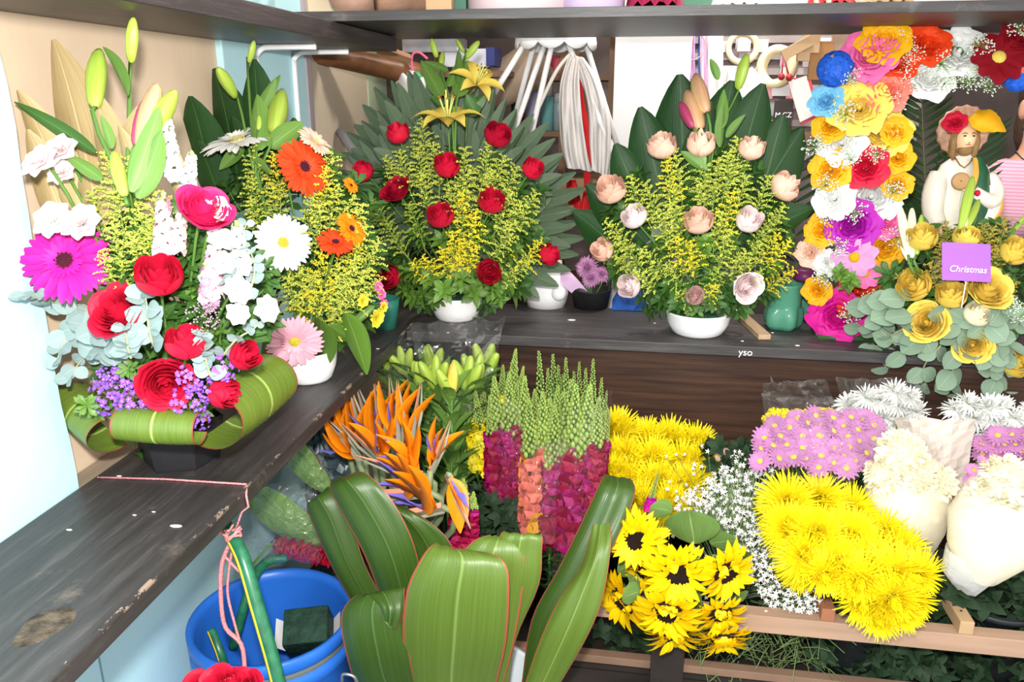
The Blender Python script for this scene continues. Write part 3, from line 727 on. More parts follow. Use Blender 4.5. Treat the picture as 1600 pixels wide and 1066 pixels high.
mb.lathe([(.01, 0), (r*.82, 0), (r*.84, .004), (r, .078), (r*.97, .080), (r*.90, .070), (.01, .068)], 6, M=Matrix.Translation(pc) @ Matrix.Rotation(.35, 4, 'Z'))
wmesh('pot', mb, m_black, A1.root, smooth=False)
mb = MB(); mb.box(pc+Vector((0, 0, .075)), (.09, .09, .05), bev=.006); wmesh('floral_foam', mb, m_foam, A1.root)
def loop(a, b, r, sq=1.0, rot=0.0, open_=.5, tail=None):
    """leaf folded over into an open loop; axis a-b runs across the leaf"""
    ax = (b-a).normalized(); v = (UP - ax*UP.dot(ax)).normalized(); h = ax.cross(v); mb = MB(); rows = []
    n = 26
    for i in range(n+1):
        an = rot+open_+(2*pi-2*open_)*i/n; rr = r*(1+.12*cos(an*1.0-rot))
        rows.append([lerp(a, b, j/6)*1.0 + v*(rr*sin(an)*sq*(1-.10*abs(j/3-1)**2)) + h*(rr*cos(an)) for j in range(7)])
    mb.grid(rows); return mb
wmesh('folded_leaf', loop(PY(184, 662, 1.02), PY(312, 670, 1.035), .028, 1.0, pi, .3), m_ti, A1.root)
wmesh('folded_leaf', loop(PY(332, 656, 1.06), PY(424, 590, 1.26), .056, .95, pi+.6, .25), m_ti, A1.root)
wmesh('folded_leaf', loop(PY(172, 678, 1.06), PY(108, 622, 1.12), .043, .85, -.4, .3), m_ti, A1.root)
# gold-sprayed and green leaves behind
for b, t, W in (((150, 330), (122, 88), .17), ((120, 340), (58, 145), .17), ((190, 330), (172, 150), .16), ((225, 330), (205, 200), .16), ((110, 380), (62, 205), .18), ((160, 350), (225, 165), .12), ((290, 330), (262, 190), .12)):
    A1.blade(b, t, m_gold, 'gold', W, -.02, U(-.4, .4))
for b, t, W, o in (((150, 238), (48, 166), .075, .01), ((200, 150), (187, 78), .14, .02), ((175, 232), (165, 185), .15, .03), ((215, 310), (262, 205), .17, .04), ((160, 280), (112, 248), .12, .02), ((205, 300), (255, 170), .13, .05)):
    A1.blade(b, t, m_lilyleaf if t != (48, 166) else m_leaf, 'lily' if t != (48, 166) else 'green', W, o, U(-.5, .5))
for b, t, mk_, k in (((205, 98), (209, 27), None, 'green'), ((149, 168), (155, 77), None, 'green'), ((196, 308), (178, 236), None, 'green'), ((220, 232), (246, 130), m_budpink, 'pink'), ((222, 232), (275, 141), None, 'green')):
    A1.bud(b, t, mk_, k, off=.03, root=(205, 330), wid=1.0)
A1.bud((212, 228), (238, 145), m_budmag, 'mag', off=.02, root=(205, 330))
# flowers
A1.gerbera(103, 408, 66, 'magenta', m_cdark, up=.42, front=1.0, side=.3, off=.02)
for px, py, r, c, up, fr, kd, sd in ((180, 483, 38, 'red', .75, .9, 'open', -.3), (248, 425, 33, 'red', .9, .8, 'bud', 0), (291, 529, 29, 'red', 1.6, .5, 'bud', 0), (259, 601, 35, 'red', .15, 1.0, 'open', 0), (387, 554, 23, 'red', .7, .7, 'bud', .3), (356, 615, 25, 'red', .1, .45, 'bud', .9), (322, 322, 36, 'hotpink', .9, .7, 'open', .2)):
    A1.rose(px, py, r, c, up, fr, kd, side=sd, off=.035)
for px, py, r, c in ((60, 250, 33, 'blush'), (92, 232, 32, 'blush'), (95, 268, 25, 'blush'), (80, 342, 36, 'white'), (126, 346, 34, 'blush'), (338, 325, 26, 'white'), (372, 452, 26, 'white'), (372, 490, 21, 'white'), (418, 483, 24, 'white'), (345, 372, 22, 'white'), (350, 410, 22, 'white')):
    A1.head('lisianthus', ruffle_mesh(c), px, py, r, .6, 1.0, off=.03)
for b, t, c, c2, v in (((268, 285), (256, 180), 'white', None, 0), ((292, 312), (300, 240), 'white', None, 1), ((258, 400), (255, 308), 'blush', 'rosepink', 0), ((275, 395), (285, 330), 'palepink', None, 1), ((330, 470), (335, 380), 'blush', 'rosepink', 0), ((378, 430), (370, 350), 'white', None, 1), ((330, 480), (322, 415), 'lilac', 'rosepink', 1)):
    o, p, q = A1.axis('stock', stock_mesh(c, c2, v), b, t, .0, .02, wid=.95)
for x, y, L, c in ((205, 245, 110, 'lime'), (160, 235, 100, 'lime'), (240, 290, 90, 'lime'), (140, 300, 80, 'green'), (185, 300, 90, 'lime'), (215, 325, 80, 'lime'), (175, 345, 80, 'lime'), (205, 370, 70, 'lime'), (230, 350, 70, 'green'), (160, 390, 60, 'lime'), (190, 410, 60, 'green')):
    A1.plume(x, y, L, c, off=.01)
for px, py, r in ((170, 620, 34), (215, 625, 36), (190, 595, 30), (235, 640, 26), (300, 590, 28), (295, 625, 32), (312, 655, 20), (350, 575, 26), (165, 590, 20), (325, 610, 22), (245, 615, 20)):
    A1.head('statice', statice_mesh(R.randrange(2)), px, py, r, .5, 1.0, off=.03, stem=False)
for px, py, r in ((318, 500, 22), (325, 480, 18)): A1.head('limonium_sprig', lib('limon', lambda: (lambda mb: ([mb.octa((U(-1, 1), U(-1, 1), U(-.3, .5)), .09, 0) for _ in range(60)], [mb.tube([(0, 0, -1.2), (U(-.9, .9), U(-.9, .9), .2)], .02, 3, 1) for _ in range(8)], mb.build('limonium_sprig', [mat('limonium_mauve', (.42, .28, .36), .7), m_stem]))[2])(MB())), px, py, r, .5, 1.0, off=.03, stem=False)
def euc(A, pts, n, size, m=None, key='silver', off=0.0, taper=.5, offs=None):
    """eucalyptus branch through photo points with paired round leaves"""
    m = m or m_euc; P3 = [A.pos(p[0], p[1], off + (p[2] if len(p) > 2 else 0), -.875) for p in pts]
    base = P3[0]; mb = MB(); C3 = curve(P3, 12); mb.tube([p-base for p in C3], [.0024-.0014*i/11 for i in range(12)], 5)
    o = link('eucalyptus_branch', mb.build('branch', mat('eucalyptus_stem', (.36, .36, .22), .6)), A.root, Matrix.Translation(base-Vector(A.root.location)))
    for i in range(n):
        t = .1+.9*i/max(1, n-1); p = cr(C3, t); d = (cr(C3, min(1, t+.05))-cr(C3, max(0, t-.05))).normalized()
        for sgn in (-1, 1):
            sd = RT*sgn*U(.6, 1)+UP*U(-.5, .6)*sgn - Vector((0, 1, 0))*U(-.2, .7) + d*.5
            yv = sd.normalized(); zv = (-FW + Vector((U(-1, 1), U(-.4, .4), U(-.6, 1.1)))); xv = yv.cross(zv).normalized(); zv = xv.cross(yv)
            s = size*(.86 if key == 'silver' else .88)*(1-taper*t)*U(.8, 1.15)*depth(p)/F_PX
            M = Matrix.Translation(p-base) @ Matrix((xv, yv, zv)).transposed().to_4x4() @ Matrix.Scale(s, 4)
            link('leaf', round_leaf(m, key), o, M)
    return o
euc(A1, [(180, 495), (130, 482), (85, 472), (40, 462)], 7, 50, off=.0)
euc(A1, [(190, 520), (150, 510), (110, 520), (90, 560)], 7, 56, off=.02)
euc(A1, [(200, 570), (165, 545), (130, 560), (110, 590)], 6, 50, off=.02)
euc(A1, [(240, 540), (232, 510), (230, 480), (225, 455)], 6, 46, off=.03, taper=.35)
euc(A1, [(205, 560), (200, 545), (198, 530), (195, 510)], 7, 34, off=.05, taper=.35)
euc(A1, [(330, 590), (322, 565), (320, 545), (318, 525)], 7, 34, off=.04, taper=.35)
euc(A1, [(330, 450), (350, 420), (370, 385), (385, 350)], 6, 38, off=.01)
euc(A1, [(385, 470), (395, 440), (398, 415), (392, 395)], 5, 30, off=.01)
euc(A1, [(345, 560), (370, 530), (395, 515), (410, 500)], 5, 26, off=.0)
A1.fill(110, m_leaf, 'green', lambda x, y: 350 < y < 620 and x > 185, (.45, .85), (.06, .09), .75)
A1.fill(110, m_leaf, 'green', lambda x, y: y > 330 and x > 175, (.1, .7), (.06, .09), .85)
A1.fill(16, m_leaf2, 'fresh', lambda x, y: y > 420 and x > 150, (.3, .7), (.05, .08), .85)
for px, py in ((140, 630), (195, 640), (330, 640), (225, 575), (365, 520)):
    p = A1.pos(px, py, -.01); wpart('leaf_sprig', sprig(0, m_leaf2, 'fresh'), A1.root, frame(p, (U(-.6, .6), -.8, .25), U(0, 6), .05))
# ------------------------------------------------------------------ gerbera arrangement in a white bowl, behind it
def white_bowl(A, c, rt, h, handle=None):
    mb = MB(); mb.lathe([(.01, 0), (rt*.68, 0), (rt*.78, .006), (rt*.93, h*.45), (rt, h*.9), (rt*1.03, h), (rt*.98, h), (rt*.94, h*.85), (rt*.85, h*.4), (.01, h*.25)], 32, M=Matrix.Translation(c))
    wmesh('bowl', mb, m_porc, A.root)
    mb = MB(); mb.box(c+Vector((0, 0, h*.62)), (rt*1.1, rt*1.1, h*.7), bev=.006); wmesh('floral_foam', mb, m_foam, A.root)
m_porc = mat('white_plastic', (.90, .89, .89), .3, spec=.4)
c2 = PZ(470, 604, ZT); c2 = Vector((c2.x-.002, c2.y+.052, ZT))
A2 = Arr('flower_arrangement', 'gerbera and goldenrod arrangement in a white bowl, pink gerbera low in front', 'arrangement', c2, c2+Vector((0, 0, .07)), 455, 365, 165, 215, 1.69, .15, 'arrangements on the shelf')
A2.cp = (470, 560); white_bowl(A2, c2, .068, .074)
for b, t, W in (((335, 300), (308, 142), .22), ((372, 290), (362, 120), .22), ((400, 280), (415, 110), .2), ((440, 290), (470, 190), .28), ((350, 330), (318, 215), .25), ((395, 310), (380, 190), .22)):
    A2.blade(b, t, m_dark, 'dark', W, -.03, U(-.3, .3))
for b, t, W in (((395, 165), (448, 122), .15), ((400, 190), (430, 130), .14), ((405, 235), (412, 160), .2), ((420, 230), (475, 190), .25), ((395, 250), (430, 270), .2), ((440, 260), (455, 220), .25), ((380, 230), (345, 260), .2)):
    A2.blade(b, t, m_lilyleaf, 'lily', W, .02, U(-.5, .5))
for b, t in (((428, 208), (441, 141)), ((368, 152), (340, 106)), ((389, 98), (397, 63)), ((405, 205), (415, 165))): A2.bud(b, t, off=.01, root=(405, 300), wid=1.1)
A2.gerbera(372, 222, 56, 'white', m_cpale, up=1.2, front=.45, off=.02)
A2.gerbera(442, 380, 45, 'white', m_cyel, up=.4, front=1, side=.25, off=.04)
A2.gerbera(492, 222, 31, 'peach', m_cpale, up=.9, front=.4, side=.9)
A2.gerbera(474, 262, 46, 'redorange', m_cdark, up=.35, front=.9, side=.65, off=.02)
A2.gerbera(548, 358, 28, 'orange', m_cdark, up=.7, front=.7, side=.5, off=.02)
A2.gerbera(524, 380, 30, 'redorange', m_cdark, up=1.3, front=.7, side=-.1, off=.05)
A2.gerbera(548, 290, 14, 'orange', m_cdark, up=.7, front=.7, side=.5)
A2.gerbera(460, 532, 44, 'gerbpink', m_cyel, up=.05, front=1, off=.085, label='pale pink gerbera with a yellow eye')
for x, y, L, c in ((400, 228, 90, 'lime'), (425, 240, 90, 'yellow'), (395, 275, 80, 'lime'), (425, 290, 80, 'lime'), (390, 310, 70, 'lime'), (520, 240, 90, 'lime'), (512, 262, 80, 'yellow'), (530, 290, 80, 'lime'), (555, 305, 80, 'lime'), (500, 320, 80, 'lime'), (570, 320, 80, 'lime'), (485, 300, 70, 'lime'), (570, 350, 80, 'lime'), (590, 375, 80, 'lime'), (470, 420, 70, 'lime'), (500, 395, 70, 'yellow'), (530, 410, 70, 'lime'), (555, 400, 70, 'lime'), (575, 420, 80, 'lime'), (450, 430, 60, 'lime'), (495, 430, 60, 'lime'), (540, 440, 60, 'lime'), (480, 455, 60, 'yellow'), (520, 490, 50, 'lime'), (430, 340, 60, 'lime'), (560, 380, 60, 'yellow'), (520, 440, 60, 'yellow'), (410, 440, 50, 'lime'), (590, 440, 70, 'lime'), (535, 470, 60, 'lime'), (460, 395, 60, 'green')):
    A2.plume(x, y, L, c, off=.012)
for px, py, r in ((590, 497, 17), (568, 470, 13), (600, 480, 10)): A2.head('freesia', ruffle_mesh('lemon'), px, py, r, .2, .8, side=.4, off=.03)
A2.bud((545, 512), (585, 478), m_lilyleaf, 'leafy', off=.03)
for px, py in ((597, 460), (592, 448), (600, 475)): A2.head('alstroemeria', ruffle_mesh('pink'), px, py, 9, .3, .9, off=.02)
A2.fill(130, m_leaf, 'green', lambda x, y: ((x-462)/130)**2+((y-400)/150)**2 < 1, (.2, .85), (.08, .13), .95)
for b, t, W in (((500, 500), (515, 565), .2), ((540, 490), (578, 568), .16), ((430, 520), (418, 560), .22), ((515, 510), (560, 530), .18), ((395, 500), (420, 470), .2)):
    A2.blade(b, t, m_leaf2, 'fresh', W, .05, U(-.4, .4))
mb = MB(); cc = PZ(572, 520, ZT); cc = Vector((-.69, cc.y+.06, ZT)); mb.lathe([(.01, 0), (.036, 0), (.044, .06), (.046, .085), (.042, .085), (.038, .02), (.01, .015)], 16, M=Matrix.Translation(cc))
solo('glass_pot', mb, mat('teal_plastic', (.03, .17, .13), .25), 'small dark teal pot behind the gerbera arrangement at the corner', 'pot', cc)
# ------------------------------------------------------------------ red rose arrangement
c3 = PZ(705, 507, ZT); c3 = Vector((c3.x, c3.y+.07, ZT))
A3 = Arr('flower_arrangement', 'red rose and yellow lily arrangement in a white bowl, grey palm fans behind', 'arrangement', c3, c3+Vector((0, 0, .07)), 715, 310, 180, 205, 2.19, .15, 'arrangements on the shelf')
A3.cp = (710, 480); white_bowl(A3, c3, .078, .072)
for i, (a, b, sp) in enumerate((((690, 330), (560, 215), 0), ((690, 300), (600, 150), 0), ((700, 310), (655, 135), .2), ((720, 300), (775, 150), -.2), ((735, 320), (850, 200), 0), ((735, 360), (895, 300), 0), ((740, 390), (900, 370), 0), ((690, 360), (545, 270), 0))):
    p, q = A3.pos(*a, -.06), A3.pos(*b, -.10); d = q-p
    wpart('palm_fan', fan_mesh(i % 3), A3.root, frame(p, d, 0, d.length*1.05, upv=Vector((0, 1, 0))) @ Matrix.Rotation(pi+sp, 4, 'Z') @ Matrix.Diagonal((.62, 1, 1, 1)))
for px, py, r, c, up, fr, sd in ((620, 203, 18, 'red', 1.5, .6, 0), (780, 207, 20, 'crimson', .8, .8, .3), (563, 265, 17, 'red', .9, .8, -.3), (698, 254, 20, 'red', .9, .7, .1), (617, 294, 21, 'crimson', .9, .7, -.1), (688, 333, 20, 'red', 1.0, .7, 0), (768, 310, 20, 'red', .8, .7, -.2), (835, 260, 17, 'red', 1.0, .8, .2), (765, 425, 19, 'red', .35, 1, 0), (604, 433, 19, 'red', .4, .8, .2), (862, 396, 17, 'red', 1.0, .6, .4)):
    A3.rose(px, py, r, c, up, fr, side=sd, off=.03, kind='bud' if r < 21 else 'open')
A3.lily(744, 133, 42, 'yellow', up=.7, front=.8, side=.3); A3.lily(700, 195, 56, 'yellow', up=1.4, front=.35, side=0, off=.02)
for b, t in (((683, 90), (674, 60)), ((725, 82), (713, 61)), ((728, 92), (749, 64)), ((688, 108), (692, 80))): A3.bud(b, t, off=0, root=(710, 200), wid=1.25)
for b, t, W in (((690, 150), (665, 105), .16), ((705, 150), (690, 165), .3), ((715, 150), (730, 105), .2), ((700, 135), (720, 100), .14), ((735, 170), (760, 150), .3), ((690, 165), (675, 150), .3), ((745, 180), (730, 150), .35), ((700, 110), (668, 98), .15), ((715, 130), (720, 85), .12)):
    A3.blade(b, t, m_lilyleaf if W < .3 else m_leaf, 'lily' if W < .3 else 'green', W, .0, U(-.5, .5))
for x, y, L, c in ((660, 185, 80, 'lime'), (655, 230, 80, 'lime'), (625, 235, 80, 'lime'), (600, 245, 70, 'lime'), (675, 225, 80, 'lime'), (725, 230, 80, 'lime'), (760, 225, 80, 'lime'), (790, 245, 80, 'lime'), (810, 260, 80, 'lime'), (660, 270, 70, 'lime'), (635, 320, 70, 'green'), (720, 300, 80, 'yellow'), (735, 265, 80, 'lime'), (800, 300, 80, 'lime'), (835, 300, 80, 'lime'), (600, 340, 80, 'green'), (745, 330, 70, 'yellow'), (705, 365, 60, 'yellow'), (725, 375, 60, 'yellow'), (690, 390, 50, 'yellow'), (745, 385, 50, 'yellow'), (660, 400, 50, 'yellow'), (720, 400, 40, 'yellow'), (845, 375, 70, 'yellow'), (830, 405, 70, 'lime'), (800, 350, 70, 'lime'), (815, 320, 70, 'lime'), (645, 410, 50, 'yellow'), (580, 310, 70, 'green'), (700, 290, 70, 'lime'), (770, 270, 70, 'lime')):
    A3.plume(x, y, L, c, off=.012)
A3.fill(170, m_leaf, 'green', lambda x, y: ((x-715)/135)**2+((y-360)/135)**2 < 1, (.1, .75), (.07, .11), .95); A3.fill(60, m_leaf2, 'fresh', lambda x, y: y > 330 and ((x-715)/150)**2+((y-370)/110)**2 < 1, (.5, .9), (.07, .10), .95)
for px, py, dx in ((640, 470, -.6), (620, 450, -.8), (660, 480, -.3), (700, 470, 0), (740, 475, .2), (775, 465, .5), (800, 460, .7), (815, 475, .8), (680, 455, -.1), (650, 440, -.5), (725, 455, .2), (790, 440, .6)):
    p = A3.pos(px, py, .0); wpart('leaf_sprig', sprig(R.randrange(4), m_leaf2, 'fresh'), A3.root, frame(A3.core+(p-A3.core)*.45+Vector((0, 0, .015)), p-A3.core+Vector((0, -.03, .035)), U(0, 6), .10))
# ------------------------------------------------------------------ peach rose arrangement
c4 = PZ(1092, 533, ZT); c4 = Vector((c4.x, c4.y+.08, ZT))
A4 = Arr('flower_arrangement', 'peach rose and goldenrod arrangement in a white bowl with broad dark leaves behind', 'arrangement', c4, c4+Vector((0, 0, .07)), 1092, 335, 175, 190, 2.14, .14, 'arrangements on the shelf')
A4.cp = (1092, 490); white_bowl(A4, c4, .088, .065)
mb = MB(); hc = c4+Vector((.088, .02, .06)); mb.tube(curve([hc+Vector((-.01, -.02, -.005)), hc+Vector((.025, -.012, .006)), hc+Vector((.03, .012, .006)), hc+Vector((-.008, .025, -.005))], 12), .006, 6); wmesh('handle', mb, m_porc, A4.root)
for b, t, W in (((1070, 330), (1066, 130), .27), ((1040, 330), (1003, 176), .25), ((1010, 340), (965, 228), .27), ((1110, 320), (1135, 140), .26), ((1140, 330), (1178, 143), .24), ((1165, 340), (1245, 213), .27), ((1160, 380), (1258, 320), .25), ((1010, 380), (925, 290), .27), ((980, 400), (905, 330), .27), ((1090, 320), (1105, 165), .22), ((1180, 350), (1215, 190), .25)):
    A4.blade(b, t, m_dark, 'dark', W, -.05, U(-.25, .25))
for px, py, r, c, up, fr, sd in ((1033, 222, 22, 'peach', 1.5, .6, -.1), (1096, 219, 22, 'peach', 1.5, .6, 0), (1176, 226, 20, 'peach', 1.4, .5, -.1), (952, 292, 23, 'peach', .8, .7, .3), (1232, 288, 22, 'peach', .8, .6, .5), (989, 335, 19, 'blush', 1.1, .7, -.1), (1092, 340, 22, 'peach', 1.2, .7, 0), (1173, 340, 20, 'blush', .9, .9, 0), (938, 388, 18, 'peach', .9, .8, -.1), (980, 446, 18, 'blush', .6, 1, -.2), (1086, 461, 14, 'palepink', .8, .9, 0), (1170, 450, 21, 'blush', .15, 1, .1)):
    A4.rose(px, py, r, c, up, fr, side=sd, off=.03, kind='open' if c == 'blush' and r > 20 else 'bud')
for b, t, mk_, k in (((1104, 176), (1086, 116), m_budpink, 'pinkish'), ((1093, 202), (1073, 142), m_budpink, 'pink'), ((1084, 200), (1063, 160), m_budmag, 'mag'), ((1153, 140), (1168, 84), None, 'green')): A4.bud(b, t, mk_, k, off=.02, root=(1110, 240), wid=1.2)
for b, t, W in (((1128, 200), (1130, 150), .13), ((1135, 215), (1158, 180), .15), ((1110, 235), (1090, 215), .2), ((1105, 265), (1065, 235), .18), ((1100, 260), (1090, 220), .18), ((1122, 125), (1112, 90), .2), ((1125, 230), (1122, 165), .12)):
    A4.blade(b, t, m_lilyleaf, 'lily', W, .02, U(-.5, .5))
for x, y, L, c in ((1055, 235, 80, 'lime'), (1045, 250, 80, 'yellow'), (1150, 215, 90, 'lime'), (1140, 235, 80, 'lime'), (1100, 255, 80, 'lime'), (1120, 250, 80, 'lime'), (985, 275, 90, 'lime'), (1010, 285, 80, 'lime'), (1055, 290, 80, 'lime'), (1095, 285, 70, 'lime'), (1150, 300, 80, 'yellow'), (1165, 275, 80, 'lime'), (1205, 275, 80, 'lime'), (1225, 320, 80, 'lime'), (945, 345, 80, 'lime'), (1025, 330, 70, 'lime'), (1045, 315, 70, 'lime'), (1060, 370, 60, 'yellow'), (1080, 375, 60, 'yellow'), (1130, 330, 70, 'lime'), (1145, 360, 70, 'lime'), (1215, 365, 70, 'yellow'), (1235, 375, 70, 'yellow'), (1190, 380, 70, 'lime'), (960, 400, 70, 'lime'), (1000, 390, 70, 'lime'), (1040, 415, 50, 'lime'), (1165, 395, 60, 'lime'), (1120, 420, 50, 'green'), (1240, 420, 70, 'yellow'), (1055, 455, 40, 'lime'), (1120, 445, 40, 'yellow'), (965, 370, 70, 'lime'), (1190, 420, 50, 'green'), (990, 420, 60, 'lime'), (1210, 340, 70, 'lime')):
    A4.plume(x, y, L, c, off=.012)
A4.fill(170, m_leaf, 'green', lambda x, y: ((x-1092)/145)**2+((y-375)/125)**2 < 1, (.1, .75), (.07, .11), .95); A4.fill(40, m_leaf2, 'fresh', lambda x, y: y > 350 and ((x-1092)/150)**2+((y-375)/110)**2 < 1, (.5, .9), (.06, .09), .95)
for px, py in ((1005, 470), (990, 490), (1030, 490), (1060, 495), (1110, 495), (1150, 495), (1180, 485), (1215, 470), (1235, 480), (1005, 445), (1140, 470), (1085, 490), (1035, 465), (1200, 455)):
    p = A4.pos(px, py, .0); wpart('leaf_sprig', sprig(R.randrange(4), m_leaf, 'green'), A4.root, frame(A4.core+(p-A4.core)*.4+Vector((0, 0, .02)), p-A4.core+Vector((0, -.03, .045)), U(0, 6), .09))
# ------------------------------------------------------------------ silk flower frame (upright post and top bar) on the back plank
b5 = PZ(1318, 522, ZT); b5 = Vector((b5.x, 2.16, ZT))
A5 = Arr('silk_flower_wreath', 'tall frame thickly covered in bright artificial flowers beside the saint figure', 'wreath', b5, b5+Vector((0, 0, .3)), 1345, 280, 95, 260, 2.15, .05)
A5.fan = .35
m_wire = mat('green_frame', (.04, .10, .03), .6)
pt = PY(1345, 90, 2.17); mb = MB(); mb.box((b5.x+.0, 2.17, ZT+.005), (.16, .1, .01)); mb.tube([(b5.x, 2.17, ZT+.005), (pt.x, 2.17, pt.z)], .02, 8)
q0, q1 = PY(1345, 85, 2.17), PY(1690, 80, 2.17); mb.tube([q0, q1], .02, 8); wmesh('frame', mb, m_wire, A5.root)
for px, py, r, c in ((1382, 62, 33, 'gold'), (1357, 84, 37, 'pink'), (1407, 98, 24, 'redorange'), (1386, 140, 30, 'salmon'), (1343, 166, 38, 'yellow'), (1377, 206, 37, 'yellow'), (1297, 195, 23, 'gold'), (1315, 222, 30, 'white'), (1404, 245, 21, 'gold'), (1353, 260, 29, 'red'), (1297, 264, 27, 'gold'), (1303, 310, 27, 'white'), (1362, 306, 38, 'white'), (1403, 288, 20, 'gold'), (1332, 352, 34, 'purple'), (1386, 347, 23, 'pink'), (1283, 360, 22, 'gold'), (1384, 388, 28, 'gold'), (1265, 395, 19, 'peach'), (1378, 425, 16, 'darkred'), (1340, 466, 29, 'redorange'), (1276, 455, 19, 'gold'), (1308, 496, 37, 'magenta'), (1290, 156, 22, 'lightblue'), (1400, 205, 20, 'gold'),
                   (1450, 66, 31, 'redorange'), (1500, 78, 38, 'white'), (1455, 120, 32, 'white'), (1590, 62, 24, 'darkred'), (1600, 90, 20, 'salmon'), (1640, 90, 40, 'yellow')):
    A5.silk(px, py, r, c, off=U(.0, .03), flat=.8)
for px, py, r, c, cc in ((1335, 402, 36, 'lilac', 'gold'), (1352, 428, 26, 'pink', 'gold'), (1560, 90, 46, 'darkred', 'yellow')):
    A5.head('silk_daisy', daisy_mesh(c, cc, 9, W=.34, two=False), px, py, r, .3, 1.2, stem=False, off=.04)
A5.head('silk_carnation', ruffle_mesh('white'), 1290, 412, 24, .3, 1.2, stem=False, off=.02)
def hydr():
    rg = random.Random(2); mb = MB()
    for k in range(34):
        z = 1-1.25*k/34; a = k*2.4; r = sqrt(max(0, 1-z*z)); d = Vector((r*cos(a), r*sin(a), z)); Mf = frame(d*.8, d, rg.uniform(0, 6))
        for i in range(4): mb.petal(.32, .16, P_round, .35, .0, .1, Mf @ Matrix.Rotation(pi/2*i, 4, 'Z'), 3, 2)
    return mb.build('hydrangea', pm('blue'))
A5.head('silk_hydrangea', lib('hydr', hydr), 1305, 108, 31, .2, 1.2, stem=False, off=.01); A5.head('silk_hydrangea', lib('hydr', hydr), 1590, 122, 24, .2, 1.2, stem=False, off=.01)
def gyp(c, key, n=70):
    def fn():
        rg = random.Random(len(key)); mb = MB()
        for k in range(n):
            d = Vector((rg.gauss(0, 1), rg.gauss(0, 1), rg.uniform(.1, 1))).normalized()*rg.uniform(.5, 1); mb.octa(d, rg.uniform(.05, .085), 0)
            if k % 3 == 0: mb.tube([(0, 0, 0), d*.97], .018, 3, 1)
        return mb.build('filler_sprig', [mat('filler_'+key, c, .7), mat('filler_stem', (.30, .45, .16), .6)])
    return lib(('gyp', key), fn)
for px, py in ((1330, 120), (1420, 110), (1290, 290), (1400, 160), (1415, 130), (1330, 250), (1370, 240), (1395, 300), (1335, 330), (1295, 335), (1400, 370), (1310, 385), (1330, 490), (1370, 480), (1290, 430), (1430, 85), (1475, 130), (1470, 100), (1530, 75), (1530, 110), (1520, 125), (1545, 135), (1510, 130), (1410, 60), (1355, 470), (1590, 45), (1320, 180), (1275, 230), (1420, 90)):
    A5.head('filler_sprig', gyp((.80, .86, .76), 'white'), px, py, U(17, 24), .3, 1.2, stem=False, off=.03)
for px, py in ((1318, 440), (1330, 450), (1310, 455)):
    p = A5.pos(px, py, .05); wpart('leaf_sprig', sprig(1, m_leaf2, 'fresh'), A5.root, frame(p, (U(-.5, .5), -.7, .6), U(0, 6), .06))
# ------------------------------------------------------------------ yellow rose arrangement spilling over the plank (right)
b6 = Vector((PY(1500, 500, 2.13).x, 2.13, ZT))
A6 = Arr('flower_arrangement', 'yellow rose arrangement with round grey-green eucalyptus spilling over the plank edge, purple card on it', 'arrangement', b6, b6+Vector((0, 0, .06)), 1500, 470, 170, 150, 2.12, .15, 'arrangements on the shelf')
A6.cp = (1500, 520)
mb = MB(); mb.lathe([(.01, 0), (.085, 0), (.095, .055), (.09, .058), (.08, .02), (.01, .015)], 20, M=Matrix.Translation(b6)); wmesh('pot', mb, m_black, A6.root)
mb = MB(); mb.box(b6+Vector((0, 0, .06)), (.1, .1, .07), bev=.006); wmesh('floral_foam', mb, m_foam, A6.root)
for px, py, r, c, up, fr, sd, kd in ((1440, 366, 22, 'yellow', .9, .7, 0, 'bud'), (1510, 366, 18, 'yellow', 1.1, .7, 0, 'bud'), (1427, 443, 24, 'yellow', .5, 1, 0, 'bud'), (1486, 456, 22, 'yellow', .9, .8, 0, 'bud'), (1548, 450, 29, 'yellow', .6, .9, .2, 'open'), (1447, 503, 27, 'yellow', .5, 1, 0, 'open'), (1520, 540, 24, 'yellow', .3, 1, 0, 'open'), (1590, 388, 22, 'yellow', .6, .9, 0, 'bud'), (1592, 565, 22, 'yellow', .8, .9, 0, 'bud'), (1530, 488, 19, 'cream', .8, .8, .4, 'bud'), (1640, 480, 26, 'yellow', .6, .9, 0, 'open'), (1645, 400, 26, 'yellow', .6, .9, 0, 'open')):
    A6.rose(px, py, r, c, up, fr, side=sd, off=.03, kind=kd)
for b, t in (((1420, 400), (1405, 320)), ((1425, 405), (1425, 325)), ((1432, 400), (1440, 335)), ((1500, 360), (1520, 275)), ((1508, 362), (1505, 300)), ((1512, 355), (1530, 312)), ((1585, 360), (1600, 340)), ((1590, 350), (1610, 330)), ((1420, 410), (1407, 385))):
    A6.bud(b, t, mat('bud_cream', (.80, .80, .55), .5, var=.1) if t[0] % 2 else m_bud, 'cream' if t[0] % 2 else 'green', off=.02, wid=.5)
for x, y, L in ((1465, 380, 60), (1475, 400, 60), (1455, 410, 60), (1470, 425, 60), (1460, 470, 40), (1555, 355, 70), (1570, 340, 80), (1560, 390, 60), (1575, 430, 60), (1480, 345, 50), (1540, 350, 60), (1565, 505, 40), (1585, 510, 40), (1590, 440, 60), (1400, 430, 50), (1410, 425, 50), (1475, 490, 40)): A6.plume(x, y, L, 'dry', off=.012)
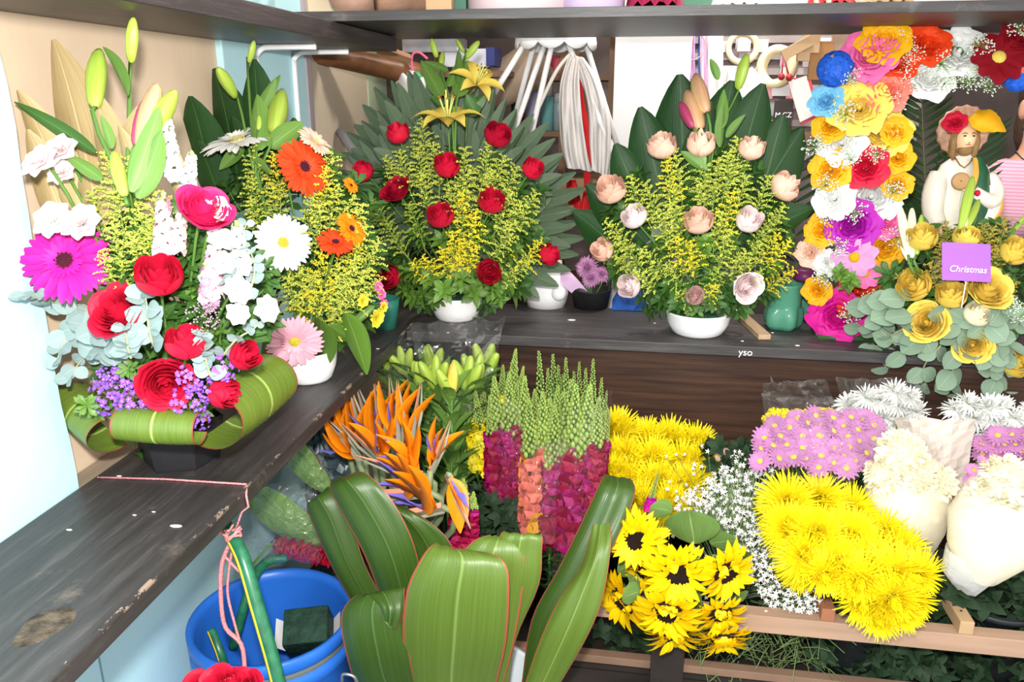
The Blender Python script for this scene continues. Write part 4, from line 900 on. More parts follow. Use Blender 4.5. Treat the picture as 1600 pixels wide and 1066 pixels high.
for pts, n, s in (([(1440, 500), (1400, 520), (1365, 545), (1340, 560)], 5, 30), ([(1450, 520), (1420, 545), (1390, 575), (1375, 560)], 5, 42), ([(1470, 540), (1445, 570), (1440, 600), (1440, 620)], 5, 36), ([(1500, 540), (1490, 575), (1480, 600), (1500, 615)], 5, 42), ([(1540, 540), (1545, 570), (1555, 590), (1565, 605)], 5, 40), ([(1570, 530), (1590, 560), (1600, 590), (1620, 610)], 5, 38), ([(1420, 470), (1395, 465), (1375, 470), (1360, 480)], 5, 46), ([(1430, 490), (1410, 500), (1390, 490), (1375, 500)], 4, 50), ([(1480, 480), (1490, 500), (1500, 515), (1490, 530)], 5, 40), ([(1560, 480), (1575, 495), (1590, 500), (1610, 510)], 5, 40), ([(1540, 500), (1550, 520), (1560, 540), (1565, 560)], 5, 40), ([(1400, 540), (1380, 520), (1360, 510), (1345, 515)], 4, 34)):
    euc(A6, pts, n-1, s*1.05, m_eucg, 'grey', off=.02, taper=.25)
for px, py in ((1570, 470), (1580, 480), (1590, 490)): A6.head('filler_sprig', gyp((.80, .86, .76), 'white'), px, py, 18, .3, 1.2, stem=False, off=.03)
A6.fill(60, m_leaf, 'green', None, (.2, .7), (.08, .12), .8)
# purple greeting card on a pick
cp_ = PY(1510, 410, 1.93); card = thing('greeting_card', 'purple greeting card with white lettering stuck among the yellow roses', 'card', cp_)
nrm = (-FW+Vector((0, 0, .1))).normalized(); Mc = frame(cp_, nrm, radians(-3)+pi*0, 1)
mb = MB(); hw, hh = mpx(38, cp_), mpx(30, cp_)
mb.grid([[(hw*(-1+2*j/6), hh*(-1+2*i/2), .004*sin(pi*j/6)) for j in range(7)] for i in range(3)], M=Mc); mb.grid([[(hw*(-1+2*j/6), hh*(-1+2*i/2), .004*sin(pi*j/6)-.0008) for j in range(7)][::-1] for i in range(3)], M=Mc)
wmesh('card_sheet', mb, mat('card_purple', (.33, .11, .55), .4), card)
text('Christmas', 'lettering', Mc @ Vector((0, -.018, .0052)), nrm, .021, m_chalk, card, radians(-3), ext=.0002, shear=.25)
mb = MB(); mb.tube([Mc @ Vector((0, -hh, -.002)), Mc @ Vector((0, -hh-.06, -.02))], .0015, 5); wmesh('pick', mb, m_porc, card)
# ------------------------------------------------------------------ saint figure
YS = 2.27; sb = PY(1505, 470, YS); sb.z = ZT
saint = thing('saint_statue', 'painted plaster saint figure with beard, white robe and green sash under flowers', 'statue', sb)
def SP(px, py, y=0): return PY(px, py, YS+y)
def rings(mb, lst, seg=18, m=0):
    rows = []
    for (cx, cy, rw, rd, y) in lst:
        c = SP(cx, cy, y); w_ = mpx(rw, c); d_ = mpx(rd, c); rows.append([c+RT*(w_*cos(2*pi*j/seg))+Vector((0, 1, 0))*(d_*sin(2*pi*j/seg)) for j in range(seg)])
    mb.grid(rows, m, True, uv=False)
m_robe = mat('plaster_white', (.88, .80, .68), .35, noise=(14, .93)); m_skin = mat('plaster_skin', (.85, .55, .32), .35); m_hairp = mat('plaster_hair', (.25, .14, .05), .5, bump=(60, .5)); m_green = mat('plaster_green', (.03, .13, .06), .35, noise=(20, .6)); m_or = mat('plaster_orange', (.85, .38, .06), .4)
mb = MB(); rings(mb, [(1503, 475, 46, 38, 0), (1503, 420, 44, 36, 0), (1503, 370, 45, 32, 0), (1503, 330, 46, 28, 0), (1504, 300, 46, 26, 0), (1505, 275, 44, 25, 0), (1506, 258, 36, 22, 0), (1507, 248, 22, 16, 0), (1508, 243, 11, 10, 0), (1508, 235, 9, 9, 0)]); wmesh('robe', mb, m_robe, saint)
mb = MB(); c = SP(1508, 216, -.01); r = mpx(1, c)
rows = []
for i in range(13):
    a = -pi/2+pi*i/12; rr = cos(a)
    row = []
    for j in range(18):
        an = 2*pi*j/18; x, y, z = 16.5*rr*cos(an), 17*rr*sin(an), 25*sin(a)
        if sin(an) < -.85 and -.35 < sin(a) < .15: y -= 4*(1-abs(sin(a)+.1)*2.5)      # nose
        if abs(abs(cos(an))-.42) < .2 and sin(an) < 0 and 0 < sin(a) < .35: y += 2.2   # eye sockets
        if z < -8: x *= .92
        row.append(c+RT*(x*r)+Vector((0, y*r, z*r)))
    rows.append(row)
mb.grid(rows, 0, True, uv=False); wmesh('head', mb, m_skin, saint)
for sx in (-1, 1):
    mb = MB(); mb.ell(c+RT*(sx*6.3*r)+Vector((0, -15.6*r, 4*r)), (2.7*r, 1.2*r, 1.5*r), 8, 4); wmesh('eye', mb, mat('painted_eye', (.03, .02, .015), .3), saint)
    mb = MB(); mb.tube([c+RT*(sx*3*r)+Vector((0, -16*r, 7.5*r)), c+RT*(sx*7*r)+Vector((0, -15.6*r, 9.0*r)), c+RT*(sx*10.5*r)+Vector((0, -13.5*r, 7*r))], [.6*r, .9*r, .4*r], 5); wmesh('eyebrow', mb, m_hairp, saint)
mb = MB(); mb.tube([c+RT*(-4*r)+Vector((0, -16.8*r, -9*r)), c+Vector((0, -18*r, -8.6*r)), c+RT*(4*r)+Vector((0, -16.8*r, -9*r))], [.6*r, 1.2*r, .6*r], 5); wmesh('mouth', mb, mat('painted_lip', (.55, .16, .10), .4), saint)
mb = MB(); mb.ell(c+Vector((0, -7.5*r, -17.5*r)), (11.5*r, 8.5*r, 9.5*r), 12, 8); wmesh('beard', mb, m_hairp, saint)
mb = MB(); mb.tube([c+RT*(-6*r)+Vector((0, -15.5*r, -7*r)), c+Vector((0, -18*r, -5.6*r)), c+RT*(6*r)+Vector((0, -15.5*r, -7*r))], [.8*r, 1.5*r, .8*r], 6); wmesh('moustache', mb, m_hairp, saint)
mb = MB(); mb.ell(c+Vector((0, 7*r, 5*r)), (19*r, 16*r, 24*r), 14, 8)
for sx in (-1, 1): mb.tube([c+RT*(sx*14*r)+Vector((0, -2*r, 14*r)), c+RT*(sx*18*r)+Vector((0, -1*r, -4*r)), c+RT*(sx*17*r)+Vector((0, 0, -24*r)), c+RT*(sx*13*r)+Vector((0, -3*r, -34*r))], [5*r, 6.5*r, 6*r, 2*r], 8)
wmesh('hair', mb, m_hairp, saint)
mb = MB(); hc = SP(1505, 205, .035)
mb.lathe([(.002, -.004), (mpx(36, hc), -.004), (mpx(39, hc), 0), (mpx(36, hc), .004), (.002, .004)], 32, M=frame(hc, (0, -1, .05)), wob=lambda t, i: 1+.03*cos(t*2*pi*16)); wmesh('halo', mb, mat('shell_pink', (.72, .40, .26), .5, noise=(60, .55)), saint)
# arms: sleeve, forearm, hand with fingers
def hand(p, d, palm, s, root, m):
    d = d.normalized(); n = palm.normalized(); sd = d.cross(n).normalized(); mb = MB()
    mb.ell((0, 0, 0), (1, 1, 1), 10, 6, M=Matrix.Translation(p+d*s*.45) @ Matrix((sd*s*.42, d*s*.55, n*s*.2)).transposed().to_4x4())
    for k, (o, L) in enumerate(((-.32, .62), (-.11, .72), (.11, .68), (.32, .52))):
        a = p+d*s*.8+sd*s*o; mb.tube([a, a+d*s*L*.5+n*s*.06, a+d*s*L*.9+n*s*.22], [s*.11, s*.10, s*.07], 6)
    a = p+d*s*.3-sd*s*.36; mb.tube([a, a+d*s*.25-sd*s*.22+n*s*.05, a+d*s*.5-sd*s*.24+n*s*.15], [s*.13, s*.11, s*.08], 6)
    return wmesh('hand', mb, m, root)
mb = MB(); pts = [SP(1470, 270, -.01), SP(1460, 305, -.02), SP(1458, 335, -.035), SP(1466, 352, -.055)]; mb.tube(curve(pts, 10), [mpx(v, pts[0]) for v in (15, 17, 18, 18, 17, 16, 15, 15, 14, 13)], 10); wmesh('sleeve', mb, m_robe, saint)
hand(SP(1466, 350, -.055), SP(1478, 372, -.075)-SP(1466, 350, -.055), Vector((.3, -1, 0)), mpx(15, pts[0]), saint, m_skin)
mb = MB(); pts = [SP(1538, 275, -.01), SP(1552, 300, -.025), SP(1545, 315, -.06), SP(1520, 300, -.08)]; mb.tube(curve(pts, 10), [mpx(v, pts[0]) for v in (14, 16, 16, 16, 15, 14, 13, 12, 11, 10)], 10); wmesh('sleeve', mb, m_robe, saint)
hand(SP(1522, 301, -.08), SP(1500, 288, -.085)-SP(1522, 301, -.08), Vector((0, 1, .1)), mpx(14, pts[0]), saint, m_skin)
mb = MB(); mb.lathe([(.002, 0), (mpx(13, pts[0]), 0), (mpx(13, pts[0]), .006), (mpx(10, pts[0]), .008), (.002, .008)], 20, M=frame(SP(1500, 283, -.078), (0, -1, .1))); wmesh('medallion', mb, mat('plaster_bronze', (.45, .25, .10), .4), saint)
mb = MB(); ribs(mb, [(SP(1519, 248, -.035), SP(1526, 246, -.04), SP(1533, 248, -.03)), (SP(1525, 275, -.065), SP(1536, 275, -.06), SP(1545, 277, -.03)), (SP(1515, 315, -.085), SP(1530, 322, -.085), SP(1548, 325, -.05)), (SP(1502, 345, -.08), SP(1520, 350, -.085), SP(1540, 352, -.06)), (SP(1498, 400, -.08), SP(1520, 405, -.085), SP(1545, 400, -.05))], 14, 5, thick=.004); wmesh('sash', mb, m_green, saint, label='dark green painted sash')
mb = MB(); ribs(mb, [(SP(1521, 247, -.036), SP(1523, 247, -.042), SP(1526, 248, -.042)), (SP(1521, 268, -.066), SP(1524, 270, -.07), SP(1528, 272, -.068)), (SP(1515, 290, -.08), SP(1518, 292, -.086), SP(1522, 293, -.082))], 10, 3, thick=.003); wmesh('sash_edge', mb, m_or, saint)
mb = MB(); ribs(mb, [(SP(1545, 290, -.05), SP(1556, 288, -.04), SP(1562, 292, -.02)), (SP(1545, 320, -.065), SP(1556, 325, -.055), SP(1563, 322, -.03)), (SP(1535, 345, -.07), SP(1545, 350, -.065), SP(1555, 347, -.04))], 10, 4, thick=.004); wmesh('cloak_fold', mb, m_robe, saint)
mb = MB(); ribs(mb, [(SP(1562, 290, -.03), SP(1564, 290, -.028), SP(1565, 291, -.02)), (SP(1562, 322, -.04), SP(1565, 324, -.038), SP(1566, 322, -.03)), (SP(1545, 350, -.07), SP(1547, 353, -.068), SP(1557, 348, -.045))], 10, 3, thick=.003); wmesh('cloak_edge', mb, m_or, saint)
mb = MB(); mb.ell(SP(1527, 302, -.092), (mpx(5, pts[0]),)*3, 8, 5); wmesh('red_bead', mb, pm('red'), saint)
mb = MB(); mb.tube([SP(1492, 246, -.03), SP(1500, 258, -.055), SP(1507, 262, -.06), SP(1515, 255, -.055), SP(1521, 246, -.03)], .0018, 5); wmesh('neck_cord', mb, m_hairp, saint)
# loose silk petals lying on the figure's head
pp = SP(1492, 190, -.05); sil = link('silk_flower', rose_mesh(('silk', 'red'), pm('red'), SILK, 1.05, .75, 1.0)); sil.matrix_basis = frame(pp, (-.4, -.8, .5), 1, (mpx(11, pp), mpx(11, pp), mpx(8, pp))); tag(sil, 'crushed red silk flower resting on the head of the saint figure', 'flower')
mb = MB(); ribs(mb, [(SP(1512, 185, -.05), SP(1522, 178, -.055), SP(1528, 172, -.03)), (SP(1520, 200, -.065), SP(1537, 186, -.07), SP(1550, 172, -.03)), (SP(1535, 206, -.06), SP(1552, 196, -.06), SP(1562, 184, -.03)), (SP(1548, 207, -.05), SP(1562, 206, -.05), SP(1573, 206, -.03))], 12, 6, rough=.0012)
solo('silk_petal', mb, pm('gold'), 'curled golden yellow silk petal leaning over the head of the saint figure', 'petal', SP(1540, 195, -.05))
# palm fronds behind the figure
def frond(b, mid, t, n, wl, name, label, Yb=2.34, sgn=(-1, 1), m=None):
    pts = [PY(*b, Yb), PY(*mid, Yb+.01), PY(*t, Yb)]; C3 = curve(pts, 14); root = thing('palm_frond', label, 'leaf', C3[0], 'palm fronds behind the saint figure')
    mb = MB(); mb.tube(C3, [.003-.002*i/13 for i in range(14)], 5); wmesh('stalk', mb, m_stem, root)
    def leaflet():
        q = MB(); q.petal(1.0, .06, P_leaf, .15, -.3, .5, None, 6, 2); return q.build('leaflet', m_dark)
    me = lib('leaflet', leaflet)
    for i in range(n):
        p = cr(C3, .12+.86*i/n); d = (cr(C3, min(1, .15+.86*i/n))-p).normalized()
        for s in sgn:
            yv = (RT*s*.9+d*.55+Vector((0, U(-.05, .05), 0))).normalized(); zv = -Vector((0, 1, 0)); xv = yv.cross(zv).normalized(); zv = xv.cross(yv)
            L = mpx(wl, p)*(1-.45*abs(i/n-.4)); wpart('leaflet', me, root, Matrix.Translation(p) @ Matrix((xv, yv, zv)).transposed().to_4x4() @ Matrix.Scale(L, 4))
frond((1480, 480), (1450, 330), (1440, 150), 26, 75, 'a', 'dark green palm frond behind the left side of the saint figure')
frond((1500, 480), (1500, 330), (1535, 200), 18, 75, 'b', 'dark green palm frond fanning out behind the right side of the saint figure', 2.35)
frond((1250, 470), (1240, 330), (1265, 215), 14, 55, 'c', 'dark palm frond between the peach roses and the silk flower frame', 2.33)
# ------------------------------------------------------------------ person behind, cut by the right edge of the frame
pp = PY(1614, 300, 2.95); per = thing('person', 'person in a pink striped top standing behind the shelf at the right edge', 'person', (pp.x, 2.95, 0))
def ringz(mb, lst, seg=20, cx=pp.x, cy=2.95, m=0):
    mb.grid([[(cx+dx+rw*cos(2*pi*j/seg), cy+dy+rd*sin(2*pi*j/seg), z) for j in range(seg)] for (z, rw, rd, dx, dy) in lst], m, True, uv=False)
zs = PY(1560, 262, 2.95).z                        # shoulder height
m_pskin = mat('skin', (.55, .30, .20), .5, noise=(12, .92)); m_top = mat('pink_top', (.75, .32, .42), .8)
def stripes():
    m = bpy.data.materials.new('pink_striped_cloth'); m.use_nodes = True; N = m.node_tree.nodes; L = m.node_tree.links; b = N['Principled BSDF']; b.inputs['Roughness'].default_value = .8
    tc = N.new('ShaderNodeTexCoord'); wv = N.new('ShaderNodeTexWave'); wv.bands_direction = 'Z'; wv.inputs['Scale'].default_value = 28; L.new(tc.outputs['Object'], wv.inputs[0])
    rp = N.new('ShaderNodeValToRGB'); rp.color_ramp.elements[0].color = (.62, .26, .38, 1); rp.color_ramp.elements[1].color = (.80, .46, .58, 1); L.new(wv.outputs[0], rp.inputs[0]); L.new(rp.outputs[0], b.inputs['Base Color']); return m
m_str = stripes()
# body: one continuous surface from feet to crown, arms joined at the shoulders with a skin modifier
me = bpy.data.meshes.new('body'); H = zs
J = [(0, 0, .95), (0, 0, H-.30), (0, 0, H-.10), (0, 0, H+.03), (0, -.01, H+.10), (0, -.02, H+.20), (.11, 0, .9), (.11, -.01, .5), (.11, 0, .09), (.12, -.13, .04), (-.11, 0, .9), (-.11, -.01, .5), (-.11, 0, .09), (-.12, -.13, .04),
     (.19, 0, H-.03), (.25, .02, H-.30), (.26, -.06, H-.53), (-.19, 0, H-.03), (-.25, .02, H-.30), (-.26, -.06, H-.53)]
E_ = [(0, 1), (1, 2), (2, 3), (3, 4), (4, 5), (0, 6), (6, 7), (7, 8), (8, 9), (0, 10), (10, 11), (11, 12), (12, 13), (2, 14), (14, 15), (15, 16), (2, 17), (17, 18), (18, 19)]
Rr = [(.15, .11), (.13, .09), (.13, .085), (.06, .055), (.06, .06), (.085, .10), (.10, .10), (.065, .065), (.045, .045), (.04, .03), (.10, .10), (.065, .065), (.045, .045), (.04, .03), (.05, .05), (.044, .044), (.033, .033), (.05, .05), (.044, .044), (.033, .033)]
me.from_pydata(J, E_, []); bo = link('body', me, per)
sk = bo.modifiers.new('skin', 'SKIN'); me.skin_vertices[0].data[0].use_root = True
for i, r_ in enumerate(Rr): me.skin_vertices[0].data[i].radius = r_
bo.modifiers.new('sub', 'SUBSURF').levels = 2; bo.modifiers['sub'].render_levels = 2; me.materials.append(m_pskin); bo.modifiers['skin'].use_smooth_shade = True
mb = MB(); rows = []
hz = H+.20
for i in range(15):
    a = -pi/2+pi*i/14; row = []
    for j in range(22):
        an = 2*pi*j/22; x, y, z = .075*cos(a)*cos(an), .095*cos(a)*sin(an), .118*sin(a)
        if sin(an) < -.9 and -.4 < sin(a) < .1: y -= .02*(1-abs(sin(a)+.15)*2.5)
        row.append((x, y-.02, z+hz))
    rows.append(row)
mb.grid(rows, 0, True, uv=False)
for s in (-1, 1): mb.ell((s*.078, .0, hz-.01), (.012, .022, .034), 8, 6)
o = link('head', mb.build('head', m_pskin), per)
for s in (-1, 1):
    q = MB(); q.ell((s*.03, -.107, hz+.008), (.014, .006, .007), 8, 4); link('eye', q.build('eye', mat('eye_dark', (.03, .02, .02), .2)), per)
for s in (-1, 1):
    q = MB(); q.tube([(s*.014, -.110, hz+.024), (s*.03, -.108, hz+.029), (s*.048, -.098, hz+.024)], [.002, .0035, .002], 5); link('eyebrow', q.build('eyebrow', mat('brow', (.05, .03, .02), .6)), per)
q = MB(); q.tube([(-.025, -.108, hz-.05), (0, -.114, hz-.048), (.025, -.108, hz-.05)], [.003, .006, .003], 6); link('mouth', q.build('mouth', mat('lip', (.45, .15, .13), .5)), per)
q = MB(); q.ell((0, .008, hz+.038), (.087, .108, .10), 16, 10); q.ell((0, .06, hz-.06), (.07, .06, .12), 12, 8); link('hair', q.build('hair', mat('dark_hair', (.05, .03, .02), .5, bump=(80, .6))), per)
mb = MB(); ringz(mb, [(.80, .20, .15, 0, 0), (.95, .19, .14, 0, 0), (1.1, .175, .13, 0, 0), (H-.25, .195, .14, 0, 0), (H-.12, .205, .13, 0, 0), (H-.05, .20, .11, 0, 0), (H-.005, .18, .10, 0, 0), (H+.018, .135, .09, 0, 0), (H+.028, .11, .082, 0, -.005), (H+.03, .10, .078, 0, -.005)], cx=0, cy=0)
for s in (-1, 1): mb.tube([(s*.15, 0, H-.04), (s*.205, .0, H-.07), (s*.24, .01, H-.2), (s*.25, .015, H-.27)], [.07, .075, .066, .062], 12)
link('striped_top', mb.build('striped_top', m_str), per)
mb = MB(); ringz(mb, [(.06, .0, .0, 0, 0), (.5, .2, .14, 0, 0), (.9, .2, .16, 0, 0), (.98, .195, .15, 0, 0)], cx=0, cy=0); link('skirt', mb.build('skirt', mat('dark_cloth', (.03, .03, .05), .8)), per)
for s in (-1, 1):
    hand(Vector((s*.26+per.location.x, 2.95-.06, H-.53)), Vector((0, -.25, -1)), Vector((-s, 0, 0)), .085, per, m_pskin)
mb = MB(); mb.tube([(.07*cos(a)*1.1, .065*sin(a)*1.1-.01, H+.05-.02*(sin(a) < 0)*abs(sin(a))*2) for a in [2*pi*k/16 for k in range(17)]], .002, 5); link('necklace', mb.build('necklace', m_black), per)
# ------------------------------------------------------------------ small things on the back plank
Yb = 2.29
c = PZ(850, 484, ZT); c = Vector((c.x, c.y+.06, ZT)); root = thing('ceramic_planter', 'glossy white planter with a round knob and upright neck behind the red roses', 'planter', c)
mb = MB(); mb.lathe([(.01, 0), (.060, 0), (.068, .04), (.068, .075), (.058, .105), (.035, .122), (.008, .128), (.001, .128)], 24, M=Matrix.Translation(c)); wmesh('body', mb, m_porc, root)
mb = MB(); n0 = PY(874, 470, c.y-.04); n1 = PY(868, 408, c.y-.0); mb.tube([n0, lerp(n0, n1, .5), n1], [.015, .017, .020], 12); wmesh('neck', mb, m_porc, root)
mb = MB(); k = PY(873, 458, c.y-.055); mb.ell(k, (.024,)*3, 18, 12); wmesh('knob', mb, m_porc, root)
c = PZ(921, 487, ZT); c = Vector((c.x, c.y+.062, ZT)); root = thing('flower_basket', 'black plastic basket with an upright handle stub between the white planter and a blue cloth', 'basket', c)
mb = MB(); mb.lathe([(.01, 0), (.052, 0), (.062, .055), (.064, .058), (.058, .058), (.05, .01), (.01, .008)], 26, M=Matrix.Translation(c)); wmesh('tub', mb, m_black, root)
mb = MB(); h0 = c+Vector((.055, 0, .055)); mb.box(h0+Vector((0, 0, .022)), (.012, .02, .06), bev=.003); wmesh('handle_stub', mb, m_black, root)
mb = MB(); ribs(mb, [(PY(872, 430, c.y-.03), PY(880, 425, c.y-.035), PY(888, 422, c.y-.03)), (PY(880, 445, c.y-.05), PY(893, 436, c.y-.055), PY(905, 440, c.y-.05)), (PY(893, 458, c.y-.045), PY(905, 450, c.y-.05), PY(918, 456, c.y-.04))], 8, 4, thick=.001)
solo('lilac_paper', mb, mat('paper_lilac', (.72, .48, .72), .6), 'folded lilac paper sticking out of the black basket', 'paper', c+Vector((0, 0, .05)))
for (px, py, r_, nm) in ((918, 418, 19, 'upper left lilac chrysanthemum in the black basket, the largest'), (941, 428, 14, 'darker lilac chrysanthemum at the right in the black basket'), (924, 434, 15, 'lowest lilac chrysanthemum in the black basket')):
    p = PY(px, py, c.y-.04); o = link('chrysanthemum', mum_mesh(1, 'lilac', False, 90)); o.matrix_basis = frame(p, (U(-.2, .3), -1, .35), U(0, 6), mpx(r_, p)*1.05); tag(o, nm, 'flower', 'lilac chrysanthemums in the basket')
    stem_to(o, o.matrix_basis, [p, p+Vector((0, .02, -.03)), c+Vector((0, 0, .01))])
c = PZ(982, 489, ZT); mb = MB(); rows = []
for i in range(9):
    a = i/8; rows.append([Vector((c.x-.052+.104*j/12, c.y+.02+.11*a, ZT+.002+.05*sin(pi*a)**.6*sin(pi*(j+.4)/12.8)**.5*(1+.3*sin(j*1.7+i*2.1)))) for j in range(13)])
mb.grid(rows); ob = solo('folded_cloth', mb, mat('blue_cloth', (.02, .10, .42), .8, noise=(20, .6)), 'crumpled royal blue cloth on the plank left of the peach arrangement bowl', 'cloth', c)
a0 = PZ(1192, 531, ZT); a1 = PZ(1152, 494, ZT); d = (a1-a0); mb = MB(); mb.box((0, 0, 0), (.033, d.length, .014), bev=.001, M=frame((a0+a1)/2+Vector((.004, 0, .0075)), (0, 0, 1), math.atan2(d.y, d.x)-pi/2, 1))
solo('wood_offcut', mb, mat('pale_pine', (.50, .34, .21), .6, noise=(9, .75), stretch=(6, 1, 6)), 'short flat pale wood offcut beside the white bowl of peach roses', 'wood', (a0+a1)/2, smooth=False)
def bubble_pot(px, py, r, h, label, dy=.0):
    c = PZ(px, py, ZT); c = Vector((c.x, c.y+r+dy, ZT)); mb = MB()
    mb.lathe([(.005, .001), (r*.8, .001), (r, h*.12), (r*1.02, h*.3), (r*.95, h*.46), (r*.86, h*.5), (r*.9, h*.56), (r*.9, h*.95), (r*.95, h), (r*.88, h), (r*.82, h*.5), (.005, h*.1)], 40, M=Matrix.Translation(c), wob=lambda t, i: 1+.11*cos(t*2*pi*5) if i < 5 else 1)
    return solo('glass_vase', mb, mat('green_glass', (.13, .42, .28), .15, spec=.6, trans=.35), label, 'vase', c, 'green vases')
bubble_pot(1226, 520, .050, .13, 'lobed green glass vase on the plank right of the peach roses'); bubble_pot(1262, 505, .034, .12, 'smaller green glass vase half hidden behind the silk flower frame', .02)
mb = MB(); p = PY(1258, 478, 2.3); mb.lathe([(.002, .02), (.03, .02), (.034, 0), (.03, -.01), (.002, -.012)], 18, M=Matrix.Translation(PY(1258, 432, 2.235)))
solo('pot_lid', mb, mat('plum_plastic', (.15, .02, .10), .4), 'dark plum lid resting on the smaller green vase', 'lid', PY(1258, 432, 2.235))
# pink string round the left plank, hanging to the hose
m_string = mat('pink_twine', (.85, .28, .30), .8, bump=(300, .6))
kn = PX(268, 848, -.62); kn = PY(365, 838, 1.075)
pts = [PZ(152, 746, ZT+.002), PZ(260, 749, ZT+.002), PZ(385, 757, ZT+.002), Vector((-.617, 1.085, ZT-.01)), Vector((-.615, 1.085, ZT-.03)), PY(378, 800, 1.085), kn]
tw = thing('twine', 'pink twine tied round the dark plank and hanging down by the green hose', 'string', kn)
mb = MB(); mb.tube(pts[:3], .0016, 6); wmesh('strand', mb, m_string, tw)
mb = MB(); mb.tube(pts[2:], .0018, 6); wmesh('strand', mb, m_string, tw)
mb = MB(); rk = random.Random(3)
for k in range(4): mb.tube(curve([kn+Vector((.013*cos(k+a*1.6), .013*sin(k+a*1.6), .010*sin(a*2.3+k)+.003*k)) for a in range(6)], 24), .0022, 5)
wmesh('knot', mb, m_string, tw)
for q in ([(362, 845), (347, 880), (345, 930), (352, 980), (378, 1010), (383, 1070)], [(365, 848), (358, 890), (356, 930), (368, 980), (374, 1000)], [(362, 842), (348, 835), (340, 830)], [(370, 850), (385, 880), (380, 898), (352, 870)]):
    mb = MB(); mb.tube(curve([PY(x, y, 1.07) for x, y in q], 24), .0038 if len(q) > 5 else .0022, 6); wmesh('strand', mb, m_string, tw)
# ------------------------------------------------------------------ flower buckets behind the rails
m_bk = mat('grey_bucket', (.035, .04, .045), .5, noise=(10, .7)); zb = z2-.04
BK = {}
for i, (nm, px, y, r, lab) in enumerate((('bird', 610, 1.62, .11, 'dark bucket hidden under the bird-of-paradise flowers'), ('lily', 700, 1.86, .09, 'dark bucket under the green lily stems'), ('snapL', 800, 1.80, .10, 'dark bucket under the crimson and yellow snapdragons'), ('snapR', 890, 1.76, .10, 'dark bucket under the orange and magenta snapdragons'), ('mumB', 1020, 1.85, .12, 'dark bucket under the rear yellow chrysanthemums'), ('gyp', 1150, 1.70, .11, 'dark bucket under the white gypsophila'), ('pink', 1290, 1.86, .11, 'dark bucket under the pink chrysanthemums'), ('mumF', 1350, 1.66, .10, 'dark bucket behind the front yellow chrysanthemums'), ('creamL', 1440, 1.80, .10, 'dark bucket under the nearer cream parchment wrap'), ('creamR', 1580, 1.68, .10, 'dark bucket under the right cream parchment wrap'), ('white', 1560, 1.92, .10, 'dark bucket under the rear white chrysanthemums'))):
    z0 = zb if px > 920 else 0.0; c = PY(px, 800, y); c = Vector((c.x, y, z0)); h = .20 if px > 920 else .40
    mb = MB(); mb.lathe([(.01, 0), (r*.75, 0), (r, h), (r*1.04, h), (r*1.04, h-.012), (r*.98, h-.012), (r*.95, h), (r*.72, .012), (.01, .012)], 24, M=Matrix.Translation(c))
    solo('bucket', mb, m_bk, lab, 'bucket', c, 'flower buckets'); BK[nm] = c+Vector((0, 0, h*.6))
def loose(name, me, p, n, s, label, cat, group, bk, spin=None, subs=(), rad=.003, stem=True, up=None):
    M = frame(p, n, U(0, 6) if spin is None else spin, s); o = link(name, me); o.matrix_basis = M; tag(o, label, cat, group)
    for sn, sm, sM in subs: link(sn, sm, o, sM)
    if stem:
        n = Vector(n).normalized(); b = BK[bk]+Vector((U(-.05, .05), U(-.04, .04), 0)); sc = s if not hasattr(s, '__len__') else s[0]
        stem_to(o, M, [p-n*sc*.2, p-n*(sc*.5+.012), lerp(p, b, .45)-Vector((0, -.01, 0)), b], rad)
    return o
# ------------------------------------------------------------------ yellow chrysanthemums
MB_ = ((965, 668, 1.92, 40), (1008, 682, 1.93, 38), (1050, 684, 1.93, 38), (1092, 692, 1.92, 38), (970, 712, 1.86, 42), (1020, 715, 1.86, 42), (1070, 722, 1.86, 42), (1098, 722, 1.85, 34), (975, 752, 1.80, 44), (1025, 752, 1.80, 44), (1070, 756, 1.79, 40), (1000, 782, 1.75, 40), (1050, 785, 1.74, 40), (960, 735, 1.81, 36), (1085, 745, 1.82, 36))
RL = rowlabels(MB_, (4, 4, 5, 2), ('top', 'second', 'third', 'bottom'))
for i, (px, py, Y, r) in enumerate(MB_):
    p = PY(px, py, Y); loose('chrysanthemum', mum_mesh(i % 2, 'mumyellow'), p, (U(-.3, .3), -.6, .8), mpx(r, p)*1.2, 'yellow spider chrysanthemum in the rear bunch, '+RL[i], 'flower', 'rear yellow chrysanthemums', 'mumB')
MF_ = ((1235, 785, 1.58, 44), (1285, 782, 1.60, 44), (1335, 800, 1.60, 42), (1232, 825, 1.52, 42), (1275, 835, 1.50, 46), (1330, 840, 1.52, 46), (1385, 835, 1.56, 42), (1262, 870, 1.47, 44), (1310, 880, 1.46, 46), (1365, 875, 1.47, 46), (1415, 865, 1.52, 42), (1290, 905, 1.44, 36), (1345, 915, 1.43, 44), (1400, 905, 1.44, 44), (1435, 905, 1.47, 36), (1350, 950, 1.42, 40), (1400, 945, 1.41, 42), (1430, 945, 1.44, 34), (1375, 972, 1.41, 34), (1415, 965, 1.41, 32), (1250, 895, 1.50, 30))
RL = rowlabels(MF_, (3, 4, 4, 5, 3, 2), ('top', 'second', 'third', 'fourth', 'fifth', 'bottom'))
for i, (px, py, Y, r) in enumerate(MF_):
    p = PY(px, py, Y); loose('chrysanthemum', mum_mesh(i % 2, 'mumyellow'), p, (U(-.35, .35), -.85, .5-.6*(py > 900)), mpx(r, p)*1.22, 'yellow spider chrysanthemum in the front bunch, '+RL[i], 'flower', 'front yellow chrysanthemums', 'mumF')
